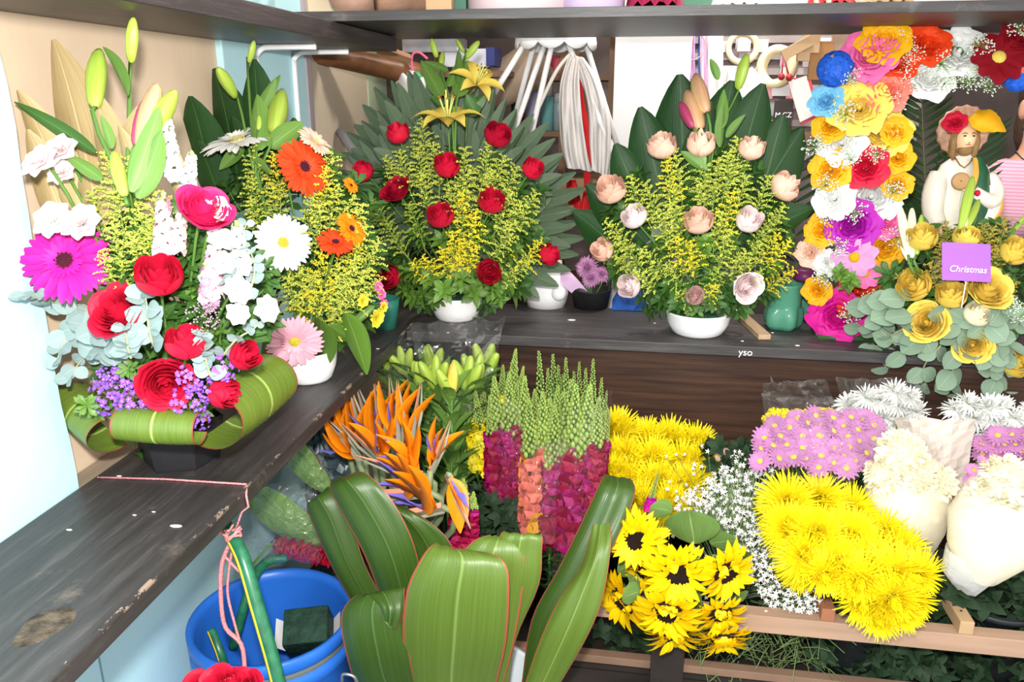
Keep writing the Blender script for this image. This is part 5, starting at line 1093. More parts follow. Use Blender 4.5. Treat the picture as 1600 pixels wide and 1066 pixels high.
# ------------------------------------------------------------------ sunflowers
def sf_petal():
    mb = MB(); mb.petal(.68, .13, P_point, .35, -.2, .2, Matrix.Translation((0, .40, .03)), 5, 2); return mb.build('petal', pm('sunflower'))
def sf_curl():
    mb = MB(); mb.petal(.42, .14, P_point, 1.3, 2.5, .2, Matrix.Translation((0, .42, .03)), 5, 2); return mb.build('petal', pm('sunflower'))
def sf_disc():
    mb = MB(); rg = random.Random(4); mb.lathe([(.46, .0), (.44, .09), (.34, .13), (.16, .11), (.01, .09)], 24)
    for k in range(150):
        a = 2.39996*k; r = .44*sqrt(k/150); mb.octa((r*cos(a), r*sin(a), .10+.03*sin(r*6)), .028)
    return mb.build('seed_disc', m_seed)
def sf_back():
    mb = MB(); mb.lathe([(.03, -.3), (.2, -.22), (.4, -.1), (.47, .0)], 18)
    for k in range(30): mb.petal(.42, .06, P_point, -.1-.3*(k % 3), .5, .2, Matrix.Rotation(2*pi*k/30*1.0+.1*(k % 2), 4, 'Z') @ Matrix.Translation((0, .38, -.06)), 4, 1)
    return mb.build('bracts', leafmat('bract_green', (.12, .24, .05), rough=.7, var=.1, spec=.1))
BK['sun'] = Vector((PY(1090, 1000, 1.62).x, 1.62, zb+.1))
m_sunleaf = leafmat('leaf_sunflower', (.16, .28, .07), rib=(.30, .42, .16), rough=.65, var=.1, spec=.2)
for px, py, Y, r, n, curl, lab in ((995, 840, 1.40, 42, (-.25, -.9, .1), .35, 'uppermost sunflower with a wide dark seed disc, tilted left'), (1060, 892, 1.36, 47, (.05, -.95, -.12), .55, 'large central sunflower with petals curled over its dark disc'), (1134, 892, 1.38, 42, (.45, -.8, -.15), .7, 'sunflower at the right of the bunch turned to the right'), (1042, 955, 1.37, 44, (-.05, -.9, -.32), .7, 'sunflower below the central one, its disc almost hidden by petals'), (975, 938, 1.42, 42, (-.6, -.7, -.25), .4, 'leftmost sunflower with a small round leaf over it'), (1125, 958, 1.40, 36, (.25, -.8, -.45), .6, 'sunflower hanging below the right one, seen from its side'), (1052, 988, 1.41, 42, (.0, -.7, -.6), .5, 'lowest sunflower in front of the dark rack post, facing down'), (1130, 995, 1.42, 38, (.15, -.7, -.6), .5, 'lower right sunflower over the pale rail, facing down'), (1005, 893, 1.44, 28, (-.4, -.7, -.3), .5, 'small sunflower half hidden under the uppermost one')):
    p = PY(px, py, Y); s = mpx(r, p)*1.18; N_ = 32; subs = [('petal', lib('sfp', sf_petal), Matrix.Rotation(2*pi*i/N_+U(-.08, .08), 4, 'Z') @ Matrix.Rotation(U(-.3, .15), 4, 'X') @ Matrix.Scale(U(.9, 1.08), 4)) for i in range(N_)]
    subs += [('petal', lib('sfp', sf_petal), Matrix.Translation((0, 0, .04)) @ Matrix.Rotation(2*pi*(i+.5)/20, 4, 'Z') @ Matrix.Rotation(U(.2, .6), 4, 'X') @ Matrix.Scale(U(.8, .95), 4)) for i in range(20)]
    subs += [('petal', lib('sfc', sf_curl), Matrix.Rotation(-.2+U(-1.6, 1.6), 4, 'Z') @ Matrix.Scale(U(.85, 1.1), 4)) for i in range(int(9*curl)+2)]
    subs.append(('bracts', lib('sfb', sf_back), None)); loose('sunflower', lib('sfd', sf_disc), p, n, s, lab, 'sunflower', 'sunflowers in the bunch over the rail', 'sun', spin=0, subs=subs, rad=.006)
sl = thing('sunflower_leaves', 'rough heart-shaped sunflower leaves among the sunflower heads', 'leaf', PY(1080, 870, 1.45))
for b, t, W, Y, Yt in (((1085, 850), (1078, 795), .36, 1.44, 1.42), ((1050, 800), (1018, 790), .3, 1.46, 1.45), ((1000, 925), (972, 930), .4, 1.37, 1.35), ((1020, 880), (985, 905), .4, 1.47, 1.44), ((1110, 850), (1150, 840), .3, 1.46, 1.44), ((1080, 930), (1100, 950), .35, 1.42, 1.38), ((1160, 940), (1150, 925), .3, 1.46, 1.44), ((990, 880), (965, 890), .4, 1.46, 1.44), ((1090, 960), (1080, 990), .35, 1.45, 1.42), ((1150, 870), (1170, 860), .35, 1.46, 1.44)):
    p, q = PY(*b, Y), PY(*t, Yt); d = q-p; wpart('leaf', blade_mesh(0, m_sunleaf, 'sun', W*1.4, .15, .3), sl, frame(p, d, 0, d.length*1.15, upv=Vector((0, 1, 0))) @ Matrix.Rotation(pi+U(-.3, .3), 4, 'Z'))
# ------------------------------------------------------------------ gypsophila
gp = thing('gypsophila_bunch', 'airy bunch of tiny white baby\'s breath between the sunflowers and yellow chrysanthemums', 'flowers', BK['gyp']); rg = random.Random(12)
def inpoly(x, y, P):
    c = False; j = len(P)-1
    for i in range(len(P)):
        if (P[i][1] > y) != (P[j][1] > y) and x < (P[j][0]-P[i][0])*(y-P[i][1])/(P[j][1]-P[i][1])+P[i][0]: c = not c
        j = i
    return c
GP = [(1150, 700), (1175, 720), (1210, 730), (1200, 780), (1215, 830), (1240, 870), (1270, 910), (1285, 940), (1270, 960), (1200, 950), (1165, 900), (1150, 850), (1110, 800), (1060, 800), (1040, 790), (1070, 770), (1110, 745), (1140, 720)]
mbB, mbS = MB(), MB()
n = 0
while n < 1500:
    x, y = rg.uniform(1035, 1290), rg.uniform(695, 965)
    if not inpoly(x, y, GP): 
        if not (rg.random() < .05 and 1040 < x < 1270): continue
    t = (y-695)/270; p = PY(x, y, lerp(1.80, 1.50, t)+rg.uniform(-.03, .10)); n += 1; s = rg.uniform(.0028, .0052)
    mbB.octa(p, s, 0); d = Vector((rg.uniform(-1, 1), -1, rg.uniform(0, 1))).normalized(); Mf = frame(p, d, 0, s*1.5)
    for k in range(5): mbB.petal(1.0, .6, P_round, .5, .2, 0, Mf @ Matrix.Rotation(2*pi*k/5, 4, 'Z'), 1, 1, 0)
    if n % 2 == 0: mbS.tube([p, lerp(p, BK['gyp'], .3)+Vector((rg.uniform(-.02, .02), rg.uniform(-.02, .02), 0))], .0007, 3, cap=False)
    if n % 9 == 0: mbS.tube([p, lerp(p, BK['gyp'], .5), BK['gyp']], .0011, 3, cap=False)
o = wmesh('blossoms', mbB, mat('gypsophila_white', (.88, .87, .84), .7), gp); o['kind'] = 'stuff'; o = wmesh('stems', mbS, mat('gypsophila_stem', (.20, .30, .12), .6), gp); o['kind'] = 'stuff'
# ------------------------------------------------------------------ snapdragons
def snapd(xb, yb, xt, yt, c, c2, Y, lab, grp, bk, frac=.62, v=None, w=1.0):
    p, q = PY(xb, yb, Y-.03), PY(xt, yt, Y); d = q-p; L = d.length
    o = link('snapdragon', snap_mesh(R.randrange(2) if v is None else v, c, c2, frac)); o.matrix_basis = frame(p, d, U(0, 6), (L*w, L*w, L)); tag(o, lab, 'flower', grp)
    stem_to(o, o.matrix_basis, [p, p-d*.2, lerp(p, BK[bk], .6), BK[bk]], .003)
SN_ = ((760, 740, 742, 608), (768, 735, 752, 598), (790, 700, 806, 545), (802, 690, 818, 572), (746, 735, 733, 618), (782, 690, 786, 570))
for a, k in zip(SN_, ranks([a[2] for a in SN_])): snapd(*a, 'lemon', 'mumyellow', U(1.84, 1.88), 'lemon yellow snapdragon beside the left crimson ones, %s from the left' % ORD[k], 'yellow snapdragons', 'snapL', .6, w=1.15)
SN_ = ((782, 795, 772, 588), (800, 790, 795, 582), (816, 790, 820, 588), (790, 800, 808, 598), (775, 770, 765, 618), (826, 775, 836, 608), (808, 800, 826, 615))
for a, k in zip(SN_, ranks([a[2] for a in SN_])): snapd(*a, 'wine', 'snapmag', U(1.76, 1.82), 'crimson snapdragon in the left clear sleeve, %s from the left' % ORD[k], 'left crimson snapdragons', 'snapL', .62, w=1.15)
SN_ = ((832, 832, 826, 622), (848, 832, 848, 612), (842, 826, 860, 622), (828, 820, 843, 642), (856, 815, 872, 602))
for a, k in zip(SN_, ranks([a[2] for a in SN_])): snapd(*a, 'salmon', 'gold', U(1.70, 1.75), 'coral orange snapdragon between the crimson bunches, %s from the left' % ORD[k], 'coral snapdragons', 'snapR', .6, w=1.15)
SN_ = ((868, 868, 880, 612), (890, 862, 900, 600), (906, 850, 922, 600), (926, 795, 936, 620), (880, 852, 894, 592), (910, 822, 946, 642), (860, 852, 868, 632), (930, 765, 952, 640), (896, 868, 912, 618))
for a, k in zip(SN_, ranks([a[2] for a in SN_])): snapd(*a, 'wine', 'snapmag', U(1.66, 1.74), 'magenta-crimson snapdragon beside the rear yellow chrysanthemums, %s from the left' % ORD[k], 'right crimson snapdragons', 'snapR', .58, w=1.15)
SN_ = ((850, 720, 842, 548), (868, 720, 864, 553), (888, 700, 884, 558), (904, 700, 905, 565), (924, 700, 927, 560), (938, 720, 948, 610), (880, 720, 872, 570), (915, 720, 915, 575), (935, 740, 940, 590), (858, 730, 856, 575), (895, 740, 897, 580), (870, 740, 880, 585), (905, 745, 925, 600))
for a, k in zip(SN_, ranks([a[2] for a in SN_])): snapd(*a, 'wine', 'snapmag', U(1.86, 1.95), 'tall green snapdragon spike still in bud, %s from the left' % ORD[k], 'green snapdragon spikes', 'snapR', .22, w=1.2)
SN_ = ((715, 862, 712, 755), (735, 862, 740, 768), (726, 865, 724, 748))
for a, k in zip(SN_, ranks([a[2] for a in SN_])): snapd(*a, 'wine', 'snapmag', 1.50, 'short crimson snapdragon below the bird-of-paradise beaks, %s from the left' % ORD[k], 'low crimson snapdragons', 'snapL', .72, w=1.5)
snapd(1012, 800, 1030, 735, 'magenta', 'purple', 1.60, 'single magenta snapdragon tip in front of the rear yellow chrysanthemums', None, 'snapR', .3, w=1.3)
# ------------------------------------------------------------------ lily stems
def lily_stem(v):
    def fn():
        rg = random.Random(v+80); mb = MB(); mb.tube([(0, 0, 0), (.01, 0, .9)], [.014, .010], 5, 1)
        for k in range(22):
            z = .1+.78*k/22; mb.petal(rg.uniform(.24, .34), .045, P_leaf, 1.25, .5, .3, Matrix.Translation((0, 0, z)) @ Matrix.Rotation(k*2.4, 4, 'Z'), 5, 2)
        return mb.build('lily_stem', [m_lilyleaf, m_stem])
    return lib(('lstem', v), fn)
LS_ = ((690, 790, 655, 585, 1.84), (700, 800, 682, 580, 1.82), (705, 800, 705, 590, 1.78), (715, 800, 730, 580, 1.84), (715, 790, 745, 575, 1.88), (700, 760, 670, 560, 1.92), (720, 770, 765, 560, 1.93), (680, 740, 630, 560, 1.93), (660, 720, 600, 560, 1.95))
RK = ranks([a[2] for a in LS_])
for i, (xb, yb, xt, yt, Y) in enumerate(LS_):
    p, q = PY(xb, yb, Y), PY(xt, yt, Y); d = q-p; L = d.length; o = link('lily_stem', lily_stem(i % 2)); o.matrix_basis = frame(p, d, U(0, 6), L); tag(o, 'leafy green lily stem with buds behind the bird-of-paradise, %s from the left' % ORD[RK[i]], 'flower', 'green lily stems')
    for k in range(3): link('bud', bud_mesh(m_bud, 'green') if (i, k) not in ((2, 0), (2, 1)) else bud_mesh(pm('yellow'), 'yel'), o, Matrix.Translation((0.01, 0, .86)) @ Matrix.Rotation(2.1*k+i, 4, 'Z') @ Matrix.Rotation(.45 if k else .08, 4, 'X') @ Matrix.Diagonal((.26, .26, .24, 1)))
    stem_to(o, o.matrix_basis, [p+d*.02, lerp(p, BK['lily'], .5), BK['lily']], .004)
# ------------------------------------------------------------------ bird of paradise
def bop_beak():
    mb = MB(); rows = []
    for i in range(9):
        t = i/8; w_ = .085*(sin(pi*min(1, .25+.75*t)) if t > .3 else .9)*(1-t*.3)+.002; h = .10*(1-t)+.004
        rows.append([(w_*s*(1-abs(s)*.1), t, .10*t-h*(1-abs(s))+.02) for s in (-1, -.6, -.25, 0, .25, .6, 1)])
    mb.grid(rows, 0); mb.grid([[(x*.93, y, z+.006) for x, y, z in r] for r in rows], 1); mb.tube([(.0, -.02, -.08), (0, .5, -.04), (0, 1, .1)], [.03, .03, .004], 5, 0)
    return mb.build('spathe', [mat('spathe_grey', (.34, .30, .27), .5, noise=(4, .8), col2=(.22, .26, .16)), mat('spathe_edge', (.72, .24, .14), .5)])
def bop_sepal():
    mb = MB(); mb.petal(.78, .15, lambda t: max(.03, sin(pi*(t*.93+.05)**.7)**.9), .12, -.12, .9, None, 7, 2); return mb.build('sepal', mat('petal_bop', (.95, .27, .005), .45, var=.08, noise=(5, .85), trans=.1))
def bop_tongue():
    mb = MB(); mb.petal(.62, .05, lambda t: .5 if t < .55 else max(.05, 1.3*(1-t)/.45), .1, -.05, .9, None, 7, 2); return mb.build('tongue', mat('petal_tongue', (.16, .13, .50), .5, var=.1))
def bop(px, py, Y, beak, s, els, lab, grp='bird-of-paradise flowers', tong=2, roll=0):
    """beak = direction of the beak in photo pixels plus depth; els = elevations of the orange sepals above the beak"""
    p = PY(px, py, Y); s = mpx(s, p); yv = (RT*beak[0]-UP*beak[1]+FW*beak[2]).normalized(); zr_ = Vector((0, 0, 1)) if abs(yv.z) < .85 else Vector((-.75, -.3, .2))
    zr_ = zr_+RT*roll; xv = yv.cross(zr_).normalized(); zv = xv.cross(yv)
    M = Matrix.Translation(p) @ Matrix((xv, yv, zv)).transposed().to_4x4() @ Matrix.Scale(s, 4)
    root = link('bird_of_paradise', None); root.matrix_basis = M; root.empty_display_size = .05; tag(root, lab, 'flower', grp)
    link('spathe', lib('bopb', bop_beak), root)
    for i, e in enumerate(els): link('sepal', lib('bops', bop_sepal), root, Matrix.Translation((0, .10+.07*i, .0)) @ Matrix.Rotation(U(-.35, .35), 4, 'Y') @ Matrix.Rotation(U(-.2, .2), 4, 'Z') @ Matrix.Rotation(e, 4, 'X') @ Matrix.Scale(U(.9, 1.12), 4))
    for i in range(tong): link('tongue', lib('bopt', bop_tongue), root, Matrix.Translation((0, .12+.1*i, .02)) @ Matrix.Rotation(.35+.5*i+U(-.1, .1), 4, 'X') @ Matrix.Rotation(U(-.3, .3), 4, 'Z'))
    stem_to(root, M, [p, p-yv*s*.2-Vector((0, -.01, .05)), lerp(p, BK['bird'], .5), BK['bird']+Vector((U(-.05, .05), U(-.04, .04), 0))], .007, mat('bop_stem', (.22, .28, .14), .5))
for a in ((690, 792, 1.36, (-1, .28, -.1), 125, (.9, 1.25, 1.6), 'lowest bird-of-paradise, its grey beak pointing left over the big leaves'), (668, 768, 1.38, (-1, .12, -.1), 122, (.8, 1.15, 1.5, 1.8), 'bird-of-paradise second from the bottom with a wide fan of orange sepals'), (660, 742, 1.41, (-1, -.18, -.05), 108, (.6, 1.0, 1.35, 1.75), 'bird-of-paradise with beak level to the left in the middle of the front cluster'), (672, 735, 1.40, (.55, -1, -.1), 85, (.2, -.25, .5), 'bird-of-paradise opening up to the right of the front cluster'), (700, 742, 1.38, (.38, 1, -.2), 90, (.1, -.2), 'bird-of-paradise whose orange sepals hang down to the right')): bop(a[0], a[1], a[2], a[3], a[4], a[5], a[6])
BP_ = ((545, 700, 1.60, (-.25, -1, 0), 105, (.15, -.2, .45)), (570, 712, 1.58, (-.1, -1, -.05), 110, (.2, -.3, .5)), (595, 705, 1.57, (.02, -1, 0), 105, (.25, -.2, -.5)), (620, 700, 1.58, (.12, -1, 0), 105, (.2, -.3, .5)), (640, 695, 1.60, (.3, -1, 0), 100, (.3, -.2, .6)), (580, 690, 1.64, (-.15, -1, 0), 95, (.25, -.3)), (610, 685, 1.65, (.1, -1, 0), 95, (.3, -.25)), (560, 720, 1.54, (-.5, -.9, -.2), 90, (.4, -.3, .1)), (600, 722, 1.53, (-.6, -.5, -.3), 95, (.8, 1.2, .4)), (555, 680, 1.66, (-.3, -1, 0), 90, (.2, -.3)))
RK = ranks([a[0] for a in BP_])
for i, a in enumerate(BP_):
    bop(*a, 'upright bird-of-paradise in the rear cluster by the plank, %s from the left' % ORD[RK[i]], 'rear bird-of-paradise cluster')
# ------------------------------------------------------------------ broad ti leaves standing in front
m_tig = leafmat('ti_leaf_dark', (.045, .098, .012), edge=(.30, .06, .04), rib=(.085, .15, .03), rough=.36, streak=.7, var=.1, spec=.5, trans=.06)
m_til = leafmat('ti_leaf_light', (.112, .185, .023), edge=(.34, .07, .04), rib=(.19, .27, .06), rough=.4, streak=.75, var=.05, spec=.5, trans=.08)
LB = Vector((PY(745, 1066, 1.27).x, 1.30, .0))
mb = MB(); mb.lathe([(.01, 0), (.10, 0), (.125, .36), (.13, .365), (.12, .36), (.095, .012), (.01, .012)], 24, M=Matrix.Translation(LB)); solo('bucket', mb, mat('white_bucket', (.6, .66, .7), .5), 'pale bucket holding the broad green leaves, just showing at the bottom edge', 'bucket', LB, 'flower buckets')
def tileaf(lab, st, m, nu=20, bulge=.012):
    mb = MB(); S = []
    for l, r, Y, *bb in st: S.append(pst(l, Y, r, Y+.0, Y+.0, bb[0] if bb else bulge))
    b0 = S[0][1]; foot = Vector((lerp(b0.x, LB.x, .7), lerp(b0.y, LB.y, .7), .12)); k = RT*.006
    S = [(foot-k, foot, foot+k)]+[(lerp(foot-k, S[0][0], .5), lerp(foot, S[0][1], .5), lerp(foot+k, S[0][2], .5))]+S
    ribs(mb, S, nu+6, 16, thick=.0008, ripple=.0024); return solo('broad_leaf', mb, m, lab, 'leaf', foot, 'broad leaves in front')
tileaf('largest light green broad leaf at the bottom centre with red edges', [((640, 1085), (772, 1085), 1.22), ((629, 1000), (790, 1010), 1.17), ((635, 925), (796, 935), 1.15), ((654, 880), (792, 885), 1.155), ((670, 857), (768, 866), 1.17, .006), ((682, 850), (735, 862), 1.185, 0)], m_til)
tileaf('light green broad leaf showing behind the right side of the largest one', [((700, 1085), (782, 1085), 1.245), ((690, 1000), (802, 1010), 1.215), ((695, 920), (816, 930), 1.205), ((715, 872), (820, 878), 1.205), ((742, 845), (812, 850), 1.215, .006), ((765, 837), (796, 838), 1.23, 0)], m_til)
tileaf('light green broad leaf behind the largest one with a folded square tip', [((770, 1085), (792, 1085), 1.27), ((772, 1000), (806, 1000), 1.24), ((770, 920), (842, 915), 1.22, .02), ((775, 860), (847, 860), 1.22), ((785, 832), (847, 836), 1.23, .01), ((800, 838), (835, 842), 1.27, 0)], m_til)
tileaf('lower left broad leaf beside the blue barrel with its tip folded over', [((565, 1085), (655, 1085), 1.22), ((540, 1020), (640, 1020), 1.18), ((533, 960), (630, 950), 1.18), ((560, 930), (632, 917), 1.20, .01), ((590, 945), (630, 955), 1.17, .01), ((600, 965), (618, 985), 1.16, 0)], m_tig)
tileaf('glossy broad leaf leaning up left toward the bird-of-paradise flowers', [((605, 960), (665, 940), 1.28), ((570, 870), (648, 852), 1.27), ((532, 800), (612, 780), 1.28), ((515, 762), (575, 742), 1.30, .02), ((520, 750), (555, 738), 1.34, 0)], m_tig)
tileaf('leftmost dark glossy broad leaf rising over the rim of the blue barrel', [((560, 960), (610, 960), 1.32), ((515, 880), (570, 880), 1.32), ((488, 820), (545, 800), 1.33), ((478, 790), (520, 765), 1.35, .02), ((490, 782), (510, 762), 1.37, 0)], m_tig)
tileaf('dark pointed broad leaf under the bird-of-paradise beaks', [((650, 920), (712, 885), 1.33), ((628, 850), (700, 842), 1.33), ((600, 800), (660, 808), 1.33), ((585, 776), (615, 786), 1.34, .0)], m_tig)
tileaf('tall broad leaf at the right curling up beside the magenta snapdragons', [((812, 1085), (870, 1085), 1.33), ((830, 970), (905, 960), 1.33), ((872, 890), (945, 880), 1.36), ((908, 818), (978, 812), 1.40), ((935, 760), (993, 768), 1.43), ((945, 742), (985, 748), 1.47, 0)], m_tig, 22)
tileaf('narrower broad leaf in front of the tall right one, left of the sunflowers', [((815, 1085), (868, 1080), 1.29), ((842, 1005), (920, 990), 1.27), ((872, 940), (944, 925), 1.28), ((908, 885), (955, 850), 1.31), ((926, 820), (952, 818), 1.35, .0)], m_til, 22)
tileaf('small rolled young leaf in the middle of the broad leaves', [((610, 1010), (640, 1010), 1.21), ((590, 970), (625, 985), 1.18), ((587, 958), (605, 968), 1.18, 0)], m_til)
# ------------------------------------------------------------------ blue barrel with hose and foam block
zR = .50; bc = PZ(425, 958, zR); m_blue = mat('blue_barrel', (.02, .14, .58), .35, noise=(6, .8)); rb = .158
bl = thing('barrel', 'open blue plastic barrel below the left plank', 'barrel', (bc.x, bc.y, 0))
mb = MB(); mb.lathe([(.01, .01), (rb*.95, .01), (rb, .05), (rb, zR-.075), (rb*1.03, zR-.07), (rb*1.03, zR-.05), (rb*.985, zR-.044), (rb*.985, zR-.034), (rb*1.035, zR-.028), (rb*1.04, zR-.004), (rb*1.01, zR), (rb*.96, zR-.003), (rb*.94, zR-.02), (rb*.94, .03), (.01, .03)], 48, M=Matrix.Translation((bc.x, bc.y, 0))); wmesh('body', mb, m_blue, bl)
mb = MB(); mb.lathe([(rb*.99, zR-.046), (rb*1.0, zR-.044), (rb*1.0, zR-.034), (rb*.99, zR-.032)], 48, M=Matrix.Translation((bc.x, bc.y, 0))); wmesh('clamp_groove', mb, mat('groove_dirt', (.13, .14, .12), .8), bl)
mb = MB(); mb.lathe([(.001, .2), (rb*.935, .2)], 30, M=Matrix.Translation((bc.x, bc.y, 0))); wmesh('water', mb, mat('dark_water', (.01, .03, .08), .08, spec=.6), bl)
mb = MB(); cl = PY(545, 1058, bc.y-.11); mb.tube(curve([cl+Vector((-.014, 0, -.012)), cl+Vector((-.008, -.006, .010)), cl+Vector((.012, -.006, .008)), cl+Vector((.016, 0, -.012))], 12), .003, 6); wmesh('latch', mb, mat('steel', (.4, .4, .4), .4, metal=.8), bl)
f0 = PY(482, 985, bc.y+.05); fb = thing('foam_block', 'dark green floral foam block in white paper floating inside the blue barrel', 'foam', f0)
mb = MB(); mb.box((0, 0, 0), (.092, .075, .07), bev=.004, M=frame(f0, (.1, -.55, .8), .1)); wmesh('block', mb, mat('wet_foam', (.012, .05, .03), .7, noise=(40, .5), bump=(60, .6)), fb)
mb = MB(); Mx = frame(f0, (.1, -.55, .8), .1)
for s in (-1, 1): mb.grid([[Mx @ Vector((s*(.047+.010*j), -.03+.06*i/3, -.032+.02*j)) for j in range(3)] for i in range(4)])
wmesh('paper_wrap', mb, m_white, fb)
m_hose = mat('hose_green', (.02, .17, .08), .3, noise=(60, .6), spec=.5); m_hy = mat('hose_yellow', (.85, .55, .03), .4)
def hose(lab, pts, r, stripe=True):
    C3 = curve(pts, 30); root = thing('garden_hose', lab, 'hose', C3[0], 'hoses at the barrel'); mb = MB(); mb.tube(C3, r, 12); wmesh('tube', mb, m_hose, root)
    if stripe: mb = MB(); mb.tube([p+(-FW*.86-RT*.5).normalized()*r*.80 for p in C3], r*.28, 6); wmesh('stripe', mb, m_hy, root)
    return root
hose('green garden hose with a yellow stripe hanging in front of the blue barrel', [PY(352, 822, 1.10), PY(378, 870, 1.06), PY(402, 950, 1.03), PY(425, 1030, 1.01), PY(440, 1090, 1.0)], .0125)
hose('dark green hose looping over the far rim into the blue barrel', [PY(448, 872, bc.y+.17), PY(415, 880, bc.y+.14), PY(392, 915, bc.y+.08), PY(378, 960, bc.y+.05), PY(364, 1012, bc.y+.03)], .010, False)
hose('short end of green hose sticking up inside the blue barrel at the left', [PY(330, 985, bc.y-.03), PY(342, 1015, bc.y-.05), PY(352, 1045, bc.y-.06)], .009)
# red roses just reaching into the bottom edge
for px, py, lab in ((340, 1072, 'red rose just showing at the bottom edge in front of the barrel'), (305, 1082, 'red rose at the bottom edge left of the hanging twine'), (372, 1078, 'red rose at the bottom edge under the end of the twine')):
    p = PY(px, py, .92); o = link('rose', rose_mesh(('rose_open', 'red'), pm('red'), OPEN, 1.35, .5)); o.matrix_basis = frame(p, (U(-.2, .2), -.4, 1), U(0, 6), mpx(30, p)); tag(o, lab, 'flower', 'red roses at the bottom edge'); link('calyx', calyx_mesh(), o)
    stem_to(o, o.matrix_basis, [p, p-Vector((0, 0, .05)), Vector((p.x+.02, p.y, .25)), Vector((p.x+.03, p.y, .02))])
mb = MB(); pr = PY(340, 1072, .92); mb.lathe([(.01, 0), (.07, 0), (.09, .3), (.085, .3), (.066, .01), (.01, .01)], 20, M=Matrix.Translation((pr.x+.02, pr.y, 0))); solo('bucket', mb, m_bk, 'dark bucket of red roses below the bottom edge', 'bucket', (pr.x+.02, pr.y, 0), 'flower buckets')
# ------------------------------------------------------------------ film, wrapped bunches
m_film = film('cellophane', gloss=.05, haze=.012); m_film2 = film('cellophane_hazy', gloss=.09, haze=.03); m_parch = film('parchment', (1, .97, .88), .02, .55, .5, 20, (.97, .89, .72))
def sheet(name, lab, cat, st, m, rough=.003, nu=14, nv=10, parent=None, grp=None):
    mb = MB(); ribs(mb, [pst(l, Y, r, Y, Y, b) for l, r, Y, b in st], nu, nv, rough=rough*.35); k = 0
    for i in range(nu+1):       # creases running up the sheet, ragged free edge
        for j in range(nv+1):
            v = Vector(mb.v[i*(nv+1)+j]); f = rough*3.2*(abs((j*.83+i*.11) % 2-1)-.5)*(.4+.6*i/nu) + rough*1.2*sin(i*1.9+j*2.7)
            mb.v[i*(nv+1)+j] = tuple(v+Vector((0, f, U(-1, 1)*rough*2.5 if i == nu else 0)))
    if parent is not None: return wmesh(name, mb, m, parent, smooth=False)
    return solo(name, mb, m, lab, cat, PY(*st[0][0], st[0][2]), grp, smooth=False)
sheet('cellophane_sheet', 'crinkled clear cellophane sticking up in front of the red rose bowl', 'cellophane', [((668, 640), (752, 650), 1.86, .06), ((655, 575), (768, 590), 1.90, .06), ((640, 498), (790, 495), 1.94, .05)], film('cellophane_bright', gloss=.12, haze=.03, bump=18), .007, grp='cellophane sleeves')
sheet('cellophane_sheet', 'clear cellophane sleeve round the left crimson snapdragons', 'cellophane', [((785, 850), (830, 850), 1.70, .03), ((765, 740), (835, 740), 1.70, .05), ((758, 620), (838, 640), 1.74, .05)], m_film, .003, grp='cellophane sleeves')
sheet('cellophane_sheet', 'clear cellophane sleeve round the coral snapdragons', 'cellophane', [((812, 850), (868, 850), 1.62, .03), ((815, 760), (870, 760), 1.63, .04), ((835, 690), (890, 690), 1.66, .03)], m_film2, .003, grp='cellophane sleeves')
sheet('cellophane_sheet', 'clear cellophane sleeve round the right crimson snapdragons', 'cellophane', [((868, 860), (915, 850), 1.60, .03), ((868, 740), (945, 740), 1.60, .05), ((880, 640), (958, 610), 1.68, .05)], m_film, .003, grp='cellophane sleeves')
sheet('cellophane_sheet', 'small crumpled cellophane at the plank corner left of the lily stems', 'cellophane', [((600, 590), (650, 600), 1.92, .03), ((605, 560), (655, 560), 1.94, .03), ((615, 530), (660, 520), 1.96, .02)], m_film2, .006, grp='cellophane sleeves')
def bunch(lab, heads, me, Y, r, bk, grp='wrapped bunches', dn=(0, -.55, .8), name='chrysanthemum_bunch', part='daisy'):
    root = thing(name, lab, 'flowers', BK[bk], grp)
    for px, py, *yy in heads:
        p = PY(px, py, Y + (yy[0] if yy else 0)); n = Vector(dn)+Vector((U(-.5, .5), U(-.2, .2), U(-.3, .3))); M = frame(p, n, U(0, 6), mpx(r, p)*U(.9, 1.1)); o = wpart(part, me, root, M)
        stem_to(o, M, [p, p-n.normalized()*.02, lerp(p, BK[bk], .5), BK[bk]], .0016)
    return root
def scat(P, n, seed, dmin=16):
    rg = random.Random(seed); out = []; xs = [p[0] for p in P]; ys = [p[1] for p in P]; tries = 0
    while len(out) < n and tries < 8000:
        tries += 1; x, y = rg.uniform(min(xs), max(xs)), rg.uniform(min(ys), max(ys))
        if inpoly(x, y, P) and all((x-a)**2+(y-b)**2 > dmin*dmin for a, b in out): out.append((x, y))
    return out
PK = [(1190, 690), (1215, 660), (1270, 648), (1340, 652), (1372, 665), (1365, 715), (1340, 735), (1290, 732), (1225, 728), (1185, 725)]
r_ = bunch('bunch of pink daisy chrysanthemums in a clear wrap below the dark board', [(x, y, .0-.0016*(y-690)) for x, y in scat(PK, 52, 3, 17)], daisy_mesh('mauve', 'yellow', 16), 1.72, 21, 'pink')
sheet('wrap', '', '', [((1235, 760), (1330, 760), 1.60, .04), ((1200, 690), (1372, 690), 1.63, .08), ((1190, 608), (1380, 640), 1.72, .08)], m_film, .003, parent=r_)
sheet('wrap', '', '', [((1215, 680), (1310, 690), 1.86, -.02), ((1195, 640), (1310, 650), 1.90, .0), ((1190, 605), (1290, 595), 1.94, -.0), ((1205, 600), (1278, 600), 1.96, .02)], MATS['cellophane_bright'], .009, parent=r_)
bunch('yellow button chrysanthemums showing behind the pink daisy bunch', scat([(1198, 665), (1205, 648), (1260, 645), (1330, 652), (1330, 668), (1260, 662)], 24, 5, 11), pom_mesh('mumyellow', 90), 1.80, 13, 'pink', part='chrysanthemum_head')
